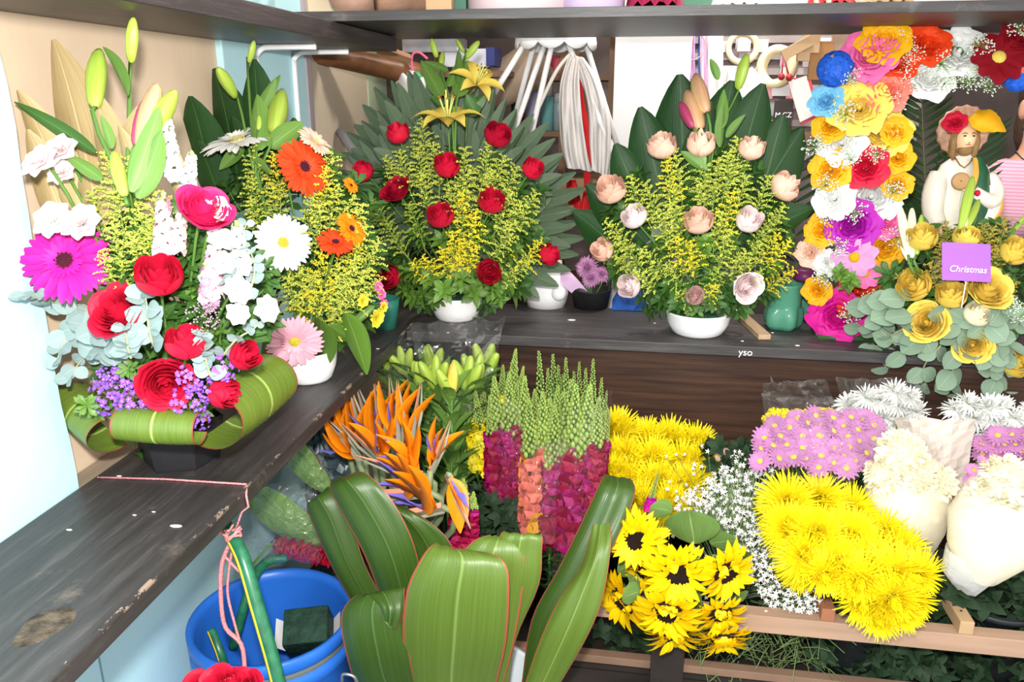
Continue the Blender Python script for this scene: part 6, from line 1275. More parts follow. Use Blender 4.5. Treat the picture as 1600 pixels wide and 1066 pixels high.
r_ = bunch('white chrysanthemums in a clear wrap under the eucalyptus', scat([(1322, 640), (1330, 620), (1380, 605), (1420, 610), (1440, 630), (1435, 660), (1380, 660), (1335, 660)], 20, 6, 20), mum_mesh(0, 'white', False, 90), 1.92, 24, 'creamL', part='chrysanthemum_head')
sheet('wrap', '', '', [((1350, 700), (1430, 700), 1.84, .04), ((1320, 640), (1440, 645), 1.86, .06), ((1305, 590), (1450, 595), 1.90, .05)], m_film2, .003, parent=r_)
bunch('white chrysanthemums at the far right under the yellow roses', scat([(1482, 630), (1500, 622), (1545, 630), (1600, 630), (1650, 640), (1650, 680), (1590, 680), (1545, 675), (1520, 645)], 22, 8, 22), mum_mesh(0, 'white', False, 90), 1.95, 25, 'white', part='chrysanthemum_head')
bunch('mauve daisy chrysanthemums at the right edge behind the cream wrap', scat([(1530, 690), (1560, 675), (1640, 680), (1650, 725), (1580, 725), (1535, 720)], 34, 9, 14), daisy_mesh('mauve', 'yellow', 16), 1.84, 19, 'white')
bunch('few pink daisies seen between the two cream parchment wraps', [(1500, 770), (1492, 780), (1515, 752), (1505, 790), (1522, 735), (1535, 722)], daisy_mesh('lilac', 'yellow', 20), 1.72, 14, 'creamL')
bunch('small pink and green sprays behind the gypsophila', scat([(1100, 710), (1180, 700), (1190, 730), (1110, 745)], 14, 4, 14), daisy_mesh('palepink', 'lemon', 20), 1.86, 8, 'gyp')
# cream roses in parchment
def cream(lab, collar, wrap, roses, bk, tail):
    root = thing('flower_bouquet', lab, 'flowers', BK[bk], 'cream flower wraps')
    for px, py, Y, r in roses:
        p = PY(px, py, Y); M = frame(p, (U(-.3, .3), -.7, .8), U(0, 6), mpx(r, p)); o = wpart('chrysanthemum_head', pom_mesh('cream'), root, M); stem_to(o, M, [p, p-Vector((0, 0, .04)), lerp(p, BK[bk], .6), BK[bk]])
    rows = []
    for (l, r, Y, dr) in wrap:
        a, b = PY(*l, Y), PY(*r, Y); c = (a+b)/2; w_ = (b-a)/2
        rows.append([c+w_*cos(2*pi*j/26)+Vector((0, dr, 0))*sin(2*pi*j/26)+Vector((U(-1, 1), U(-1, 1), U(-1, 1)))*.0012 for j in range(26)])
    mb = MB(); mb.grid(rows, 0, True, uv=False); wmesh('parchment_wrap', mb, m_parch, root)
    sheet('clear_collar', '', '', collar, m_film2, .002, parent=root)
    rows = []
    for (l, r, Y, dr) in tail:
        a, b = PY(*l, Y), PY(*r, Y); c = (a+b)/2; w_ = (b-a)/2; rows.append([c+w_*cos(2*pi*j/20)+Vector((0, dr, 0))*sin(2*pi*j/20)+Vector((U(-1, 1), U(-1, 1), U(-1, 1)))*.002 for j in range(20)])
    mb = MB(); mb.grid(rows, 0, True, uv=False); wmesh('plastic_tail', mb, film('hazy_plastic', gloss=.1, haze=.5), root)
cream('parchment wrapped bunch of cream pompon flowers above the front yellow chrysanthemums', [((1352, 765), (1482, 775), 1.575, .02), ((1366, 662), (1470, 680), 1.60, .04)], [((1410, 850), (1462, 855), 1.64, .03), ((1370, 815), (1475, 825), 1.63, .06), ((1350, 770), (1483, 780), 1.64, .07), ((1356, 735), (1484, 748), 1.66, .07)],
      [(x, y, 1.63+U(-.01, .01), r_) for x, y, r_ in ((1408, 708, 40), (1384, 742, 34), (1430, 740, 38), (1462, 755, 34), (1400, 775, 36), (1445, 785, 36))], 'creamL', [((1425, 900), (1440, 905), 1.66, .012), ((1412, 852), (1460, 857), 1.64, .028)])
cream('parchment wrapped bunch of cream pompon flowers at the right edge of the rack', [((1500, 790), (1660, 810), 1.46, .02), ((1545, 715), (1690, 730), 1.50, .05)], [((1500, 895), (1555, 905), 1.50, .035), ((1482, 850), (1610, 870), 1.50, .065), ((1485, 800), (1650, 830), 1.52, .08), ((1512, 762), (1675, 785), 1.55, .08)],
      [(x, y, 1.52+U(-.01, .01), r_) for x, y, r_ in ((1575, 750, 44), (1610, 770, 44), (1545, 785, 40), (1590, 805, 40), (1640, 760, 42), (1535, 820, 36))], 'creamR', [((1490, 915), (1525, 930), 1.52, .015), ((1470, 890), (1552, 905), 1.50, .03), ((1478, 855), (1570, 880), 1.50, .04)])
sheet('paper_sheet', 'pale pinkish wrapping paper standing open behind the cream flowers', 'paper', [((1440, 780), (1500, 790), 1.76, .03), ((1420, 720), (1512, 730), 1.78, .05), ((1395, 650), (1525, 658), 1.80, .05)], mat('wrap_paper', (.82, .70, .62), .6, trans=.3), .002)
# ------------------------------------------------------------------ wrapped red ginger and leaves by the barrel
gz = thing('wrapped_ginger', 'red ginger flower with leaves in crinkled cellophane between plank and barrel', 'flowers', PY(460, 850, 1.46))
mb = MB(); g0, g1 = PY(425, 848, 1.46), PY(512, 872, 1.42); d = g1-g0
for k in range(46):
    t = k/46; a = k*2.4; rr = .020*sin(pi*(.15+.8*t))+.003; 
    Mf = frame(lerp(g0, g1, t), d, 0, 1) @ Matrix.Rotation(a, 4, 'Z') @ Matrix.Translation((0, rr*.4, 0)); mb.petal(.024, .012, P_round, 1.1, .6, .3, Mf, 3, 2)
wmesh('ginger_cone', mb, pm('crimson'), gz)
for b, t, W in (((500, 850), (388, 770), .2), ((480, 840), (400, 745), .16), ((515, 770), (440, 690), .17), ((505, 760), (462, 672), .1)):
    p, q = PY(*b, 1.52), PY(*t, 1.50); dd = q-p; wpart('leaf', blade_mesh(0, m_lilyleaf, 'lily', W, .35, .35), gz, frame(p, dd, 0, dd.length, upv=Vector((0, 1, 0))) @ Matrix.Rotation(pi+.3, 4, 'Z'))
mb = MB(); ribs(mb, [pst((385, 865), 1.42, (400, 760), bulge=.0), pst((440, 878), 1.38, (450, 760), bulge=.04), pst((500, 882), 1.38, (510, 780), bulge=.03)], 14, 10, rough=.006); wmesh('cellophane', mb, m_film2, gz, smooth=False)
mb = MB(); ribs(mb, [pst((435, 770), 1.48, (450, 680), bulge=.0), pst((480, 780), 1.45, (490, 700), bulge=.03), pst((515, 790), 1.46, (520, 740), bulge=.01)], 12, 8, rough=.006); wmesh('cellophane', mb, m_film2, gz, smooth=False)
mb = MB(); mb.tube([g0, PY(380, 900, 1.5), Vector((g0.x, 1.6, .02))], .004, 5); wmesh('stem', mb, m_stem, gz)
mb = MB(); ribs(mb, [pst((470, 640), 1.80, (545, 640), bulge=.02), pst((470, 690), 1.74, (545, 690), bulge=.04), pst((480, 760), 1.72, (560, 760), bulge=.03), pst((490, 900), 1.72, (570, 900), bulge=.0)], 24, 20, rough=.008, thick=.002)
solo('plastic_bag', mb, mat('teal_bag', (.05, .08, .09), .25, spec=.6), 'dark teal crumpled plastic behind the bird-of-paradise stems', 'bag', PY(500, 900, 1.72), smooth=False)
# ------------------------------------------------------------------ green stems and leaves behind the rails
def foliage(name, lab, P, n, Y0, Y1, size, mm, grassy=False, seed=1):
    rg = random.Random(seed); mb = MB(); xs = [p[0] for p in P]; ys = [p[1] for p in P]; k = 0
    while k < n:
        x, y = rg.uniform(min(xs), max(xs)), rg.uniform(min(ys), max(ys))
        if not inpoly(x, y, P): continue
        k += 1; p = PY(x, y, rg.uniform(Y0, Y1)); d = Vector((rg.uniform(-.5, .5), rg.uniform(-.7, .1), rg.uniform(-.2, 1))).normalized()
        if grassy: mb.tube([p, p+d*.05, p+d*.09+Vector((0, 0, -.01))], .0012, 3, cap=False)
        else:
            Mf = frame(p, d, rg.uniform(0, 6), size*rg.uniform(.7, 1.2))
            for j in range(5): mb.petal(1.0, .26, P_leaf, 1.1, .2, .2, Mf @ Matrix.Rotation(j*1.25, 4, 'Z'), 4, 2, 0, wav=.15)
    o = solo(name, mb, mm, lab, 'foliage', PY(sum(xs)/len(xs), max(ys), Y1), kind='stuff'); return o
m_cf = leafmat('leaf_chrysanthemum', (.028, .058, .026), rough=.6, var=.1, spec=.2)
foliage('stem_foliage', 'dark green chrysanthemum leaves packed behind the rails at the right', [(1280, 1066), (1280, 985), (1400, 1000), (1440, 930), (1480, 900), (1600, 880), (1680, 900), (1680, 1066)], 420, 1.58, 1.72, .045, m_cf)
foliage('stem_foliage', 'dark green leaves between the rails behind the sunflowers', [(830, 1030), (850, 985), (1040, 985), (1040, 1040), (900, 1040)], 150, 1.60, 1.74, .04, m_cf, seed=2)
foliage('stem_foliage', 'pale thin gypsophila stems showing below the rail', [(1080, 1050), (1080, 950), (1200, 940), (1290, 960), (1290, 1050)], 340, 1.56, 1.7, .05, mat('thin_stems', (.17, .25, .09), .6), True, 3)
foliage('stem_foliage', 'dark green snapdragon leaves under the crimson flowers', [(690, 880), (740, 760), (800, 790), (860, 850), (930, 850), (930, 950), (830, 980), (760, 870)], 300, 1.66, 1.84, .035, m_cf, seed=4)
foliage('stem_foliage', 'green leaves among the rear chrysanthemums and gypsophila', [(1095, 700), (1190, 690), (1380, 745), (1340, 790), (1210, 770), (1110, 760)], 160, 1.80, 1.95, .035, m_cf, seed=5)
# ------------------------------------------------------------------ shop interior behind the planks
c = PY(1012, 250, 2.75); hw = mpx(57, c)
solo('white_pillar', boxmb(c.x-hw, c.x+hw, 2.75, 3.0, 0, 2.7, .003), m_white, 'plain white pillar rising behind the peach rose arrangement', 'pillar', (c.x, 2.87, 0), smooth=False)
m_brd = mat('shelf_brown', (.25, .14, .08), .6, noise=(8, .7)); rk_ = thing('storage_rack', 'brown wooden storage rack with boards in the back of the shop', 'rack', (0, 3.2, 0))
x0, x1 = PY(690, 200, 3.1).x, PY(950, 200, 3.1).x
SH = []
for py in (205, 117, 330, 450):
    z = PY(850, py, 3.1).z; SH.append(z); wmesh('board', boxmb(x0, x1, 3.1, 3.45, z-.02, z), m_brd, rk_, False)
for x in (x0-.01, PY(880, 150, 3.1).x, x1+.01): wmesh('upright', boxmb(x-.014, x+.014, 3.101, 3.14, 0, 2.3), m_brd, rk_, False)
def can(px, pyb, r, h, body, top, lab, z, y=3.18, name='spray_can', cat='can', grp='cans on the storage rack'):
    c = PY(px, 150, y); c = Vector((c.x, y, z)); root = thing(name, lab, cat, c, grp)
    mb = MB(); mb.lathe([(.002, 0), (r, 0), (r, h*.72), (r*.93, h*.75), (.002, h*.75)], 18, M=Matrix.Translation(c)); wmesh('body', mb, body, root)
    mb = MB(); mb.lathe([(.002, h*.75), (r*.9, h*.75), (r*.88, h*.97), (r*.7, h), (.002, h)], 18, M=Matrix.Translation(c)); wmesh('cap', mb, top, root)
    return root
can(830, 0, .026, .20, mat('can_lilac', (.45, .42, .62), .3), m_white, 'lilac spray can with a white cap on the storage rack', SH[0]); can(855, 0, .026, .17, mat('can_teal', (.18, .45, .45), .3), mat('cap_grey', (.5, .5, .5), .4), 'teal spray can right of the lilac one', SH[0]); can(873, 0, .02, .14, mat('can_steel', (.35, .42, .46), .3), MATS['cap_grey'], 'grey can beside the teal spray can', SH[0])
can(805, 0, .016, .18, mat('bottle_dark', (.015, .015, .02), .3), m_black, 'slim black bottle at the left of the spray cans', SH[0], name='bottle', cat='bottle'); can(815, 0, .02, .11, mat('tin_red', (.4, .05, .06), .4), m_black, 'short dark red tin behind the lilac spray can', SH[0], 3.26, 'tin', 'tin')
can(730, 0, .03, .16, mat('jar_brown', (.2, .1, .05), .4), m_black, 'brown jar on the rack behind the yellow lilies', SH[0], name='jar', cat='jar'); can(770, 0, .03, .12, mat('jar_grey', (.3, .3, .3), .4), m_black, 'grey jar on the rack under the paper roll', SH[0], name='jar', cat='jar')
def boxthing(name, px, py, Y, w_, h, d_, m, lab, cat, rot=0, tilt=0, z=None, grp=None):
    c = PY(px, py, Y)
    if z is not None: c.z = z+h/2
    mb = MB(); mb.box((0, 0, 0), (w_, d_, h), bev=min(w_, h, d_)*.06, M=Matrix.Translation(c) @ Matrix.Rotation(rot, 4, 'Z') @ Matrix.Rotation(tilt, 4, 'Y')); return solo(name, mb, m, lab, cat, c-Vector((0, 0, h/2)), grp, smooth=False)
m_cardb = mat('cardboard', (.48, .31, .17), .7, noise=(10, .85)); m_red = mat('red_packet', (.5, .03, .05), .4, noise=(20, .5))
boxthing('red_packet', 858, 100, 3.2, .18, .07, .12, m_red, 'shiny red packets on the upper board of the storage rack', 'packet', z=SH[1]); boxthing('cardboard_box', 893, 88, 3.22, .07, .13, .12, m_cardb, 'small cardboard box beside the red packets', 'box', z=SH[1])
boxthing('cardboard_box', 900, 380, 3.2, .18, .13, .2, m_cardb, 'cardboard box low on the rack behind the hanging cloth', 'box', z=SH[2]); boxthing('storage_box', 770, 290, 3.2, .28, .11, .2, mat('dark_box', (.05, .04, .05), .6), 'dark storage box on the rack behind the red roses', 'box', z=SH[2])
boxthing('storage_tin', 680, 72, 2.9, .20, .05, .15, mat('silver_tin', (.45, .44, .48), .3, metal=.4, noise=(20, .7)), 'flat silver tin above the white and blue box', 'tin', grp='boxes under the top shelf'); boxthing('storage_box', 735, 92, 2.92, .16, .06, .15, mat('box_white_blue', (.7, .7, .78), .5), 'white box with a dark blue end behind the yellow lilies', 'box', grp='boxes under the top shelf'); boxthing('storage_box', 772, 90, 2.915, .03, .062, .152, mat('navy_card', (.03, .04, .2), .5), 'navy blue carton end next to the white box', 'box', grp='boxes under the top shelf')
wmesh('board', boxmb(PY(620, 90, 2.9).x, PY(800, 90, 2.9).x, 2.85, 3.1, PY(700, 112, 2.9).z-.02, PY(700, 112, 2.9).z), m_brd, rk_, False)
mb = MB(); a, b = PY(735, 165, 3.0), PY(850, 90, 3.05); mb.tube([a, b], [.075, .085], 20); solo('paper_roll', mb, mat('kraft_paper', (.45, .33, .24), .6, noise=(10, .8)), 'thick roll of brown kraft paper leaning in the back behind the lilies', 'paper roll', a)
# white wire stand with spread legs, cloth over it
YS2 = 2.62; st = thing('plant_stand', 'white metal plant stand with spread legs and a scalloped round top', 'stand', PY(860, 300, YS2))
ct = PY(868, 62, YS2); mb = MB(); mb.grid([[ct+Vector((r_*cos(2*pi*j/80)*(1+.02*cos(20*pi*j/80)*k_), r_*sin(2*pi*j/80)*(1+.02*cos(20*pi*j/80)*k_), z_-.020*k_*abs(sin(10*pi*j/80))**.7)) for j in range(80)] for r_, z_, k_ in ((.002, .014, 0), (.11, .014, 0), (.125, .008, .2), (.127, -.012, 1), (.122, -.012, 1), (.118, .002, 0), (.002, .002, 0))], 0, True, uv=False); wmesh('scalloped_top', mb, m_white, st)
for (xa, ya, ya_, xb, yb, yb_) in ((822, 66, -.06, 772, 145, -.22), (850, 72, -.09, 770, 300, -.25), (862, 70, -.10, 812, 290, -.2), (888, 70, -.08, 985, 300, -.1), (915, 68, .05, 975, 260, .1), (835, 66, .06, 800, 200, .12)):
    mb = MB(); a, b = PY(xa, ya, YS2+ya_), PY(xb, yb, YS2+yb_); b = a+(b-a)*((a.z-ZT*.75)/(max(a.z-b.z, .05))) if False else b; mb.tube([a, b], .009, 8); wmesh('leg', mb, m_white, st)
mb = MB(); mb.tube(curve([PY(890, 85, YS2-.1), PY(870, 110, YS2-.12), PY(850, 150, YS2-.14), PY(828, 200, YS2-.15)], 14), .006, 6); wmesh('wire', mb, mat('wire_cream', (.75, .70, .62), .5), st)
def drape(name, lab, rows_, m, Y, cat='cloth', grp=None, folds=5, amp=.014):
    ph = U(0, 6)
    mb = MB(); nv = 26; nu = 22; S = []
    Ls = [PY(l[0], l[1], Y) for l, r in rows_]; Rs = [PY(r[0], r[1], Y) for l, r in rows_]
    for i in range(nu+1):
        a, b = cr(Ls, i/nu), cr(Rs, i/nu); S.append([lerp(a, b, j/nv)+Vector((0, amp*(sin(j/nv*folds*2*pi+.9*sin(i*.3)+ph)+.45*sin(j/nv*folds*4.6*pi+i*.21+ph*2)), 0)) for j in range(nv+1)])
    mb.grid(S); mb.grid([[p+Vector((0, .004, 0)) for p in r][::-1] for r in S]); return solo(name, mb, m, lab, cat, Ls[-1], grp)
m_clo = mat('white_cloth', (.82, .77, .74), .8, noise=(12, .9)); drape('hanging_cloth', 'white cloth draped from the plant stand, left half', [((888, 88), (905, 90)), ((876, 130), (905, 130)), ((873, 180), (910, 185)), ((876, 230), (918, 240)), ((885, 262), (925, 268))], m_clo, 2.50, grp='cloth over the stand', folds=1.6, amp=.017)
drape('hanging_cloth', 'white cloth draped from the plant stand, longer right half with pointed end', [((896, 86), (912, 90)), ((908, 120), (938, 130)), ((918, 170), (952, 180)), ((920, 220), (955, 235)), ((925, 265), (952, 280))], m_clo, 2.52, grp='cloth over the stand', folds=1.6, amp=.017)
drape('red_ribbon', 'red ribbon strip hanging between the white cloths', [((897, 100), (905, 102)), ((903, 150), (912, 152)), ((910, 210), (922, 215)), ((912, 290), (922, 290)), ((905, 330), (920, 335))], mat('red_cloth', (.6, .015, .02), .7), 2.535, 'ribbon', folds=1, amp=.004)
drape('red_cloth', 'red cloth below the white drape beside the peach roses', [((885, 280), (900, 282)), ((886, 305), (906, 308)), ((890, 330), (908, 330))], MATS['red_cloth'], 2.54, 'cloth', folds=2, amp=.006)
# white jug hung by pink string, pipe, log ends
mb = MB(); j = PY(650, 140, 2.55); jr = thing('plastic_jug', 'cut white plastic jug hanging on a pink string behind the palm fans', 'jug', j)
ribs(mb, [(PY(622, 108, 2.55), PY(627, 112, 2.53), PY(632, 116, 2.55)), (PY(620, 140, 2.55), PY(640, 135, 2.49), PY(652, 140, 2.55)), (PY(630, 168, 2.55), PY(650, 165, 2.49), PY(668, 165, 2.55)), (PY(640, 185, 2.55), PY(652, 183, 2.50), PY(665, 180, 2.55))], 12, 10, thick=.003); wmesh('jug_body', mb, m_porc, jr)
mb = MB(); mb.tube(curve([PY(630, 112, 2.55), PY(648, 118, 2.54), PY(664, 132, 2.54), PY(672, 150, 2.55)], 12), .012, 8); wmesh('handle', mb, m_porc, jr)
mb = MB(); mb.tube(curve([PY(646, 120, 2.54), PY(643, 100, 2.54), PY(645, 85, 2.54), PY(655, 82, 2.54), PY(668, 92, 2.54)], 16), .004, 6); wmesh('string', mb, mat('hot_pink_string', (.8, .15, .3), .6), jr)
mb = MB(); mb.tube([PY(648, 116, 2.525), PY(654, 124, 2.525)], .015, 8); wmesh('green_tape', mb, mat('tape_green', (.05, .5, .2), .4), jr)
mb = MB(); a, b = PY(530, 205, 2.45), PY(560, 245, 2.40); d = (b-a); rr = .014; M_ = frame(a, d, 0, 1); mb.lathe([(rr*.75, 0), (rr, 0), (rr, d.length), (rr*.75, d.length), (rr*.75, 0)], 16, M=M_); solo('plastic_pipe', mb, mat('grey_pvc', (.25, .25, .27), .5), 'short grey plastic pipe leaning left of the palm fans', 'pipe', b)
# ------------------------------------------------------------------ hanging supplies to the right of the white pillar
pn = thing('slatwall', 'grey slatted panel at the back hung with florist supplies', 'panel', (PY(1180, 150, 3.3).x, 3.3, 0))
xa, xb = PY(1075, 150, 3.3).x, PY(1440, 150, 3.3).x; m_slat = mat('slat_grey', (.38, .33, .32), .6, noise=(8, .7)); wmesh('backing', boxmb(xa, xb, 3.30, 3.32, .5, 2.2), mat('panel_back', (.22, .17, .17), .7, noise=(5, .6)), pn, False)
for py in (62, 88, 112, 138, 165, 192, 218, 245): z = PY(1180, py, 3.29).z; wmesh('slat', boxmb(xa, xb, 3.285, 3.299, z-.012, z+.012), m_slat, pn, False)
def ring(px, py, Y, R_, r, m, lab, cat='tape roll', name='tape_roll', w_=.02, nrm=(0, -1, .1), grp='rolls hung at the back'):
    c = PY(px, py, Y); R_ = mpx(R_, c); r = mpx(r, c); mb = MB(); M_ = frame(c, nrm, 0, 1); mb.lathe([(r, -w_/2), (R_, -w_/2), (R_, w_/2), (r, w_/2), (r, -w_/2)], 32, M=M_); return solo(name, mb, m, lab, cat, c, grp)
m_tape = mat('masking_tape', (.78, .66, .42), .5); ring(1160, 75, 3.05, 26, 17, m_tape, 'cream masking tape roll hanging just under the top shelf'); ring(1214, 104, 3.0, 32, 20, m_tape, 'larger cream masking tape roll with red cord beads in front', nrm=(-.6, -.8, .1), w_=.03); ring(1080, 72, 2.98, 22, 20.5, mat('hoop_brown', (.5, .36, .32), .5), 'thin brown hoop beside the white pillar', 'hoop', 'hoop', .008)
for i, (px, c_, lab, t_, w_) in enumerate(((1078, (.72, .45, .72), 'lilac ribbon strip hanging nearest the white pillar', 175, 8), (1094, (.10, .25, .65), 'narrow blue ribbon strip hanging among lilac ones', 120, 3), (1102, (.80, .55, .75), 'pale pink ribbon strip hanging right of the blue one', 180, 8), (1118, (.85, .82, .80), 'white ribbon strip hanging behind the lily buds', 190, 12))):
    drape('ribbon', lab, [((px-w_, 56), (px+w_, 56)), ((px-w_, 110), (px+w_, 110)), ((px-w_+2, t_), (px+w_+2, t_))], mat('ribbon_%d' % i, c_, .35), 3.02-.01*i, 'ribbon', 'ribbons hanging at the back', folds=2, amp=.006)
def sheetthing(name, lab, cat, pts, Y, m, grp=None):
    P3 = [PY(x, y, Y) for x, y in pts]; n = Vector((0, .003, 0)); mb = MB(); k = len(P3); mb.add(P3+[p+n for p in P3], [list(range(k))[::-1], list(range(k, 2*k))]+[[i, (i+1) % k, (i+1) % k+k, i+k] for i in range(k)]); return solo(name, mb, m, lab, cat, P3[0], grp, smooth=False)
m_pap = mat('paper_white', (.78, .78, .80), .7, noise=(8, .93)); pr_ = sheetthing('printed_paper', 'white printed paper bag hanging behind the lily buds', 'paper', [(1140, 128), (1175, 104), (1200, 130), (1190, 175), (1140, 170)], 3.0, m_pap); 
for k, (y, c_) in enumerate(((150, (.1, .4, .3)), (157, (.1, .4, .3)), (163, (.3, .5, .4)))):
    P3 = [PY(1146, y, 2.996), PY(1188, y+4, 2.996), PY(1188, y+6, 2.996), PY(1146, y+2, 2.996)]; mb = MB(); mb.add([p-Vector(pr_.location) for p in P3], [(0, 1, 2, 3)]); link('printed_line', mb.build('printed_line', mat('print_%d' % k, c_, .7), False), pr_)
tg = sheetthing('price_card', 'tilted pinkish card with faint print hanging by the silk flower frame', 'card', [(1232, 128), (1260, 118), (1277, 178), (1250, 191)], 2.94, mat('card_pink', (.85, .72, .68), .6)); sheetthing('red_card', 'red card peeking out behind the tilted pinkish card', 'card', [(1240, 122), (1266, 120), (1282, 180), (1252, 196)], 2.96, mat('card_red', (.6, .08, .10), .5)); sheetthing('white_card', 'small white card under the larger tape roll', 'card', [(1206, 128), (1234, 130), (1234, 150), (1206, 150)], 3.0, m_pap)
tb = boxthing('wooden_plaque', 1223, 180, 2.96, .062, .098, .01, mat('plaque_dark', (.05, .035, .03), .5, noise=(10, .6)), 'dark plaque with white handwriting hanging below the tape roll', 'plaque')
lt = text('M.CZ', 'handwriting', PY(1224, 180, 2.952), (0, -1, 0), .024, m_chalk, tb)
for px, py, w_, h, m, lab in ((1245, 75, .10, .035, m_cardb, 'slanted strip of cardboard under the top shelf'), (1268, 68, .05, .06, m_cardb, 'cardboard block next to the slanted strip'), (1282, 95, .07, .12, mat('wood_orange', (.38, .18, .06), .6, noise=(8, .7)), 'orange-brown wooden panel behind the blue silk hydrangea'), (1255, 88, .04, .03, m_cardb, 'small cardboard tag below the slanted strip'), (1330, 60, .12, .08, mat('crate_wood', (.36, .24, .17), .7, noise=(8, .7)), 'crate corner behind the pink silk rose')): boxthing('cardboard_piece' if m is m_cardb else 'plywood_offcut', px, py, 2.86+.0007*(px-1245), w_, h, .02, m, lab, 'cardboard' if m is m_cardb else 'wood', tilt=-.5 if (px, py) == (1245, 75) else 0)
mb = MB()
bd = thing('bead_string', 'red cord with two round beads hanging inside the larger tape roll', 'cord', PY(1221, 60, 2.96))
for px, py in ((1221, 120), (1233, 121)):
    q = MB(); q.ell(PY(px, py, 2.94), (.012,)*3, 10, 6); wmesh('bead', q, m_red, bd); q = MB(); q.tube([PY(px, py, 2.94), PY(1224, 86, 2.96)], .003, 5); wmesh('cord', q, m_red, bd)
rg = random.Random(8)
PK_ = [(rg.uniform(1125, 1290), (70, 94, 118, 145, 172, 198)[k % 6]) for k in range(26)]
RL = rowlabels(PK_, (5, 5, 4, 4, 4, 4), ('top', 'second', 'third', 'fourth', 'fifth', 'bottom'))
for k in range(26):
    px, py = PK_[k][0], PK_[k][1]+rg.uniform(-3, 3)
    m_ = mat('packet_%d' % (k % 6), ((.6, .55, .56), (.35, .30, .33), (.7, .62, .6), (.45, .2, .22), (.3, .32, .36), (.62, .5, .38))[k % 6], .35)
    boxthing('supply_packet', px, py, 3.225+.0021*k, rg.uniform(.025, .06), rg.uniform(.04, .07), .012, m_, 'small supply packet on the slatted panel, '+RL[k], 'packet', grp='packets on the slatted panel')
mb = MB(); mb.box((PY(1230, 212, 3.0).x, 3.0, PY(1230, 212, 3.0).z), (.5, .16, .02)); solo('wall_shelf', mb, m_brd, 'brown wall shelf under the hanging supplies', 'shelf', PY(1230, 212, 3.0), smooth=False)
can(1235, 0, .05, .13, mat('grey_plastic', (.45, .45, .47), .5), mat('grey_plastic2', (.5, .5, .52), .5), 'grey plastic pot right of the dark leaves behind the silk flowers', PY(1235, 285, 2.9).z, 2.9, 'plastic_pot', 'pot')
# ------------------------------------------------------------------ things on the top shelf
ZU = 1.684
def log(lab, a, b, r, m): mb = MB(); mb.tube([a, lerp(a, b, .3), lerp(a, b, .7), b], [r*.95, r, r*1.03, r], 14); return solo('log', mb, m, lab, 'log', a, 'logs on the top shelf')
m_log = mat('log_bark', (.30, .17, .11), .7, noise=(9, .6), stretch=(.6, 1, 1), bump=(30, .5)); Yt = 1.95
def TZ(px, dy=0): p = PY(px, 20, Yt+dy); return p.x
log('short log with its round cut end facing the viewer on the top shelf', Vector((TZ(560), 1.86, ZU+.045)), Vector((TZ(590), 2.25, ZU+.045)), .045, mat('log_end', (.42, .26, .19), .7, noise=(20, .8))); log('brown log lying along the top shelf', Vector((TZ(600), 1.90, ZU+.028)), Vector((TZ(690), 2.0, ZU+.028)), .028, m_log); log('slanting dark branch at the left of the top shelf logs', Vector((TZ(478), 2.0, ZU+.085)), Vector((TZ(548), 2.08, ZU+.06)), .025, m_log)
def topbox(name, px, w_, h, m, lab, cat, dy=0, d_=.08): x = TZ(px, dy); return solo(name, boxmb(x-w_/2, x+w_/2, Yt+dy-d_/2, Yt+dy+d_/2, ZU, ZU+h, .002), m, lab, cat, (x, Yt+dy, ZU), 'things on the top shelf', smooth=False)
topbox('cardboard_piece', 688, .06, .1, m_cardb, 'cut piece of tan cardboard standing on the top shelf', 'cardboard', -.06, .03); topbox('cardboard_piece', 510, .09, .1, mat('pale_board', (.70, .55, .38), .6), 'pale board standing at the left end of the top shelf', 'cardboard', .12, .02); topbox('green_packet', 718, .05, .05, mat('packet_green', (.06, .18, .12), .5), 'dark green packet beside the pink pot', 'packet', .04)
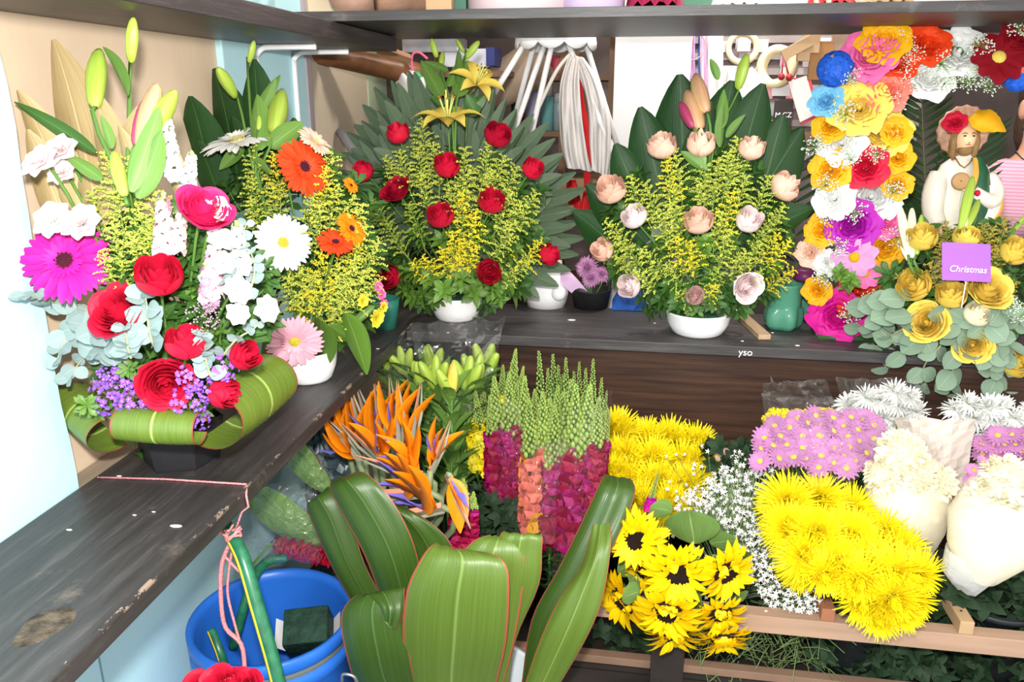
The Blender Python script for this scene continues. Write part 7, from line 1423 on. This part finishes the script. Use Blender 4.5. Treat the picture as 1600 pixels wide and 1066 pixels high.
for px, r, c_, lab, hh in ((815, .128, (.90, .72, .75), 'large pale pink round box on the top shelf', .12), (928, .07, (.78, .62, .88), 'lilac round box touching the pale pink one on the top shelf', .12)):
    x = TZ(px); mb = MB(); mb.lathe([(.005, 0), (r, 0), (r, hh), (r*1.02, hh), (r*1.02, hh+.02), (.005, hh+.02)], 40, M=Matrix.Translation((x, Yt+.02 if r > .1 else Yt-.03, ZU))); solo('round_box', mb, mat('boxcol_%d' % px, c_, .4), lab, 'box', (x, Yt, ZU), 'round boxes on the top shelf')
def heap(px, w_, h, m, lab, name, cat, seed):
    rg = random.Random(seed); x = TZ(px); mb = MB(); rows = []
    for i in range(9): rows.append([(x-w_/2+w_*j/14, Yt-.07+.15*i/8, ZU+.001+h*sin(pi*min(max(i, .05), 7.95)/8)**.4*(.6+.4*sin(j*2.3+i*1.3+seed))*(sin(pi*j/14)**.3 if 0 < j < 14 else 0)) for j in range(15)])
    mb.grid(rows); return solo(name, mb, m, lab, cat, (x, Yt, ZU), 'things on the top shelf')
heap(1022, .13, .09, mat('maroon_cloth', (.28, .01, .05), .7), 'crumpled dark red cloth on the top shelf right of the lilac box', 'crumpled_cloth', 'cloth', 1); topbox('green_board', 1090, .10, .12, mat('board_green', (.08, .22, .14), .6), 'dark green board upright on the top shelf', 'board', .1, .02); heap(1150, .12, .05, mat('white_netting', (.72, .68, .66), .7), 'heap of off-white netting on the top shelf', 'netting', 'netting', 2); topbox('white_box', 1228, .10, .08, m_white, 'plain white box on the top shelf above the tape rolls', 'box'); heap(1290, .10, .06, mat('red_tissue', (.55, .02, .03), .6), 'red tissue paper on the top shelf', 'tissue_paper', 'paper', 3)
ring(1285, 2, 1.86, 12, 7, m_tape, 'small tape roll in the red tissue paper on the top shelf'); topbox('pale_tray', 1500, .40, .05, mat('tray_pink', (.85, .66, .60), .5), 'long pale pink tray on the top shelf at the right', 'tray'); heap(1375, .12, .05, m_cardb, 'brown packing paper on the top shelf right of the red tissue', 'packing_paper', 'paper', 4)
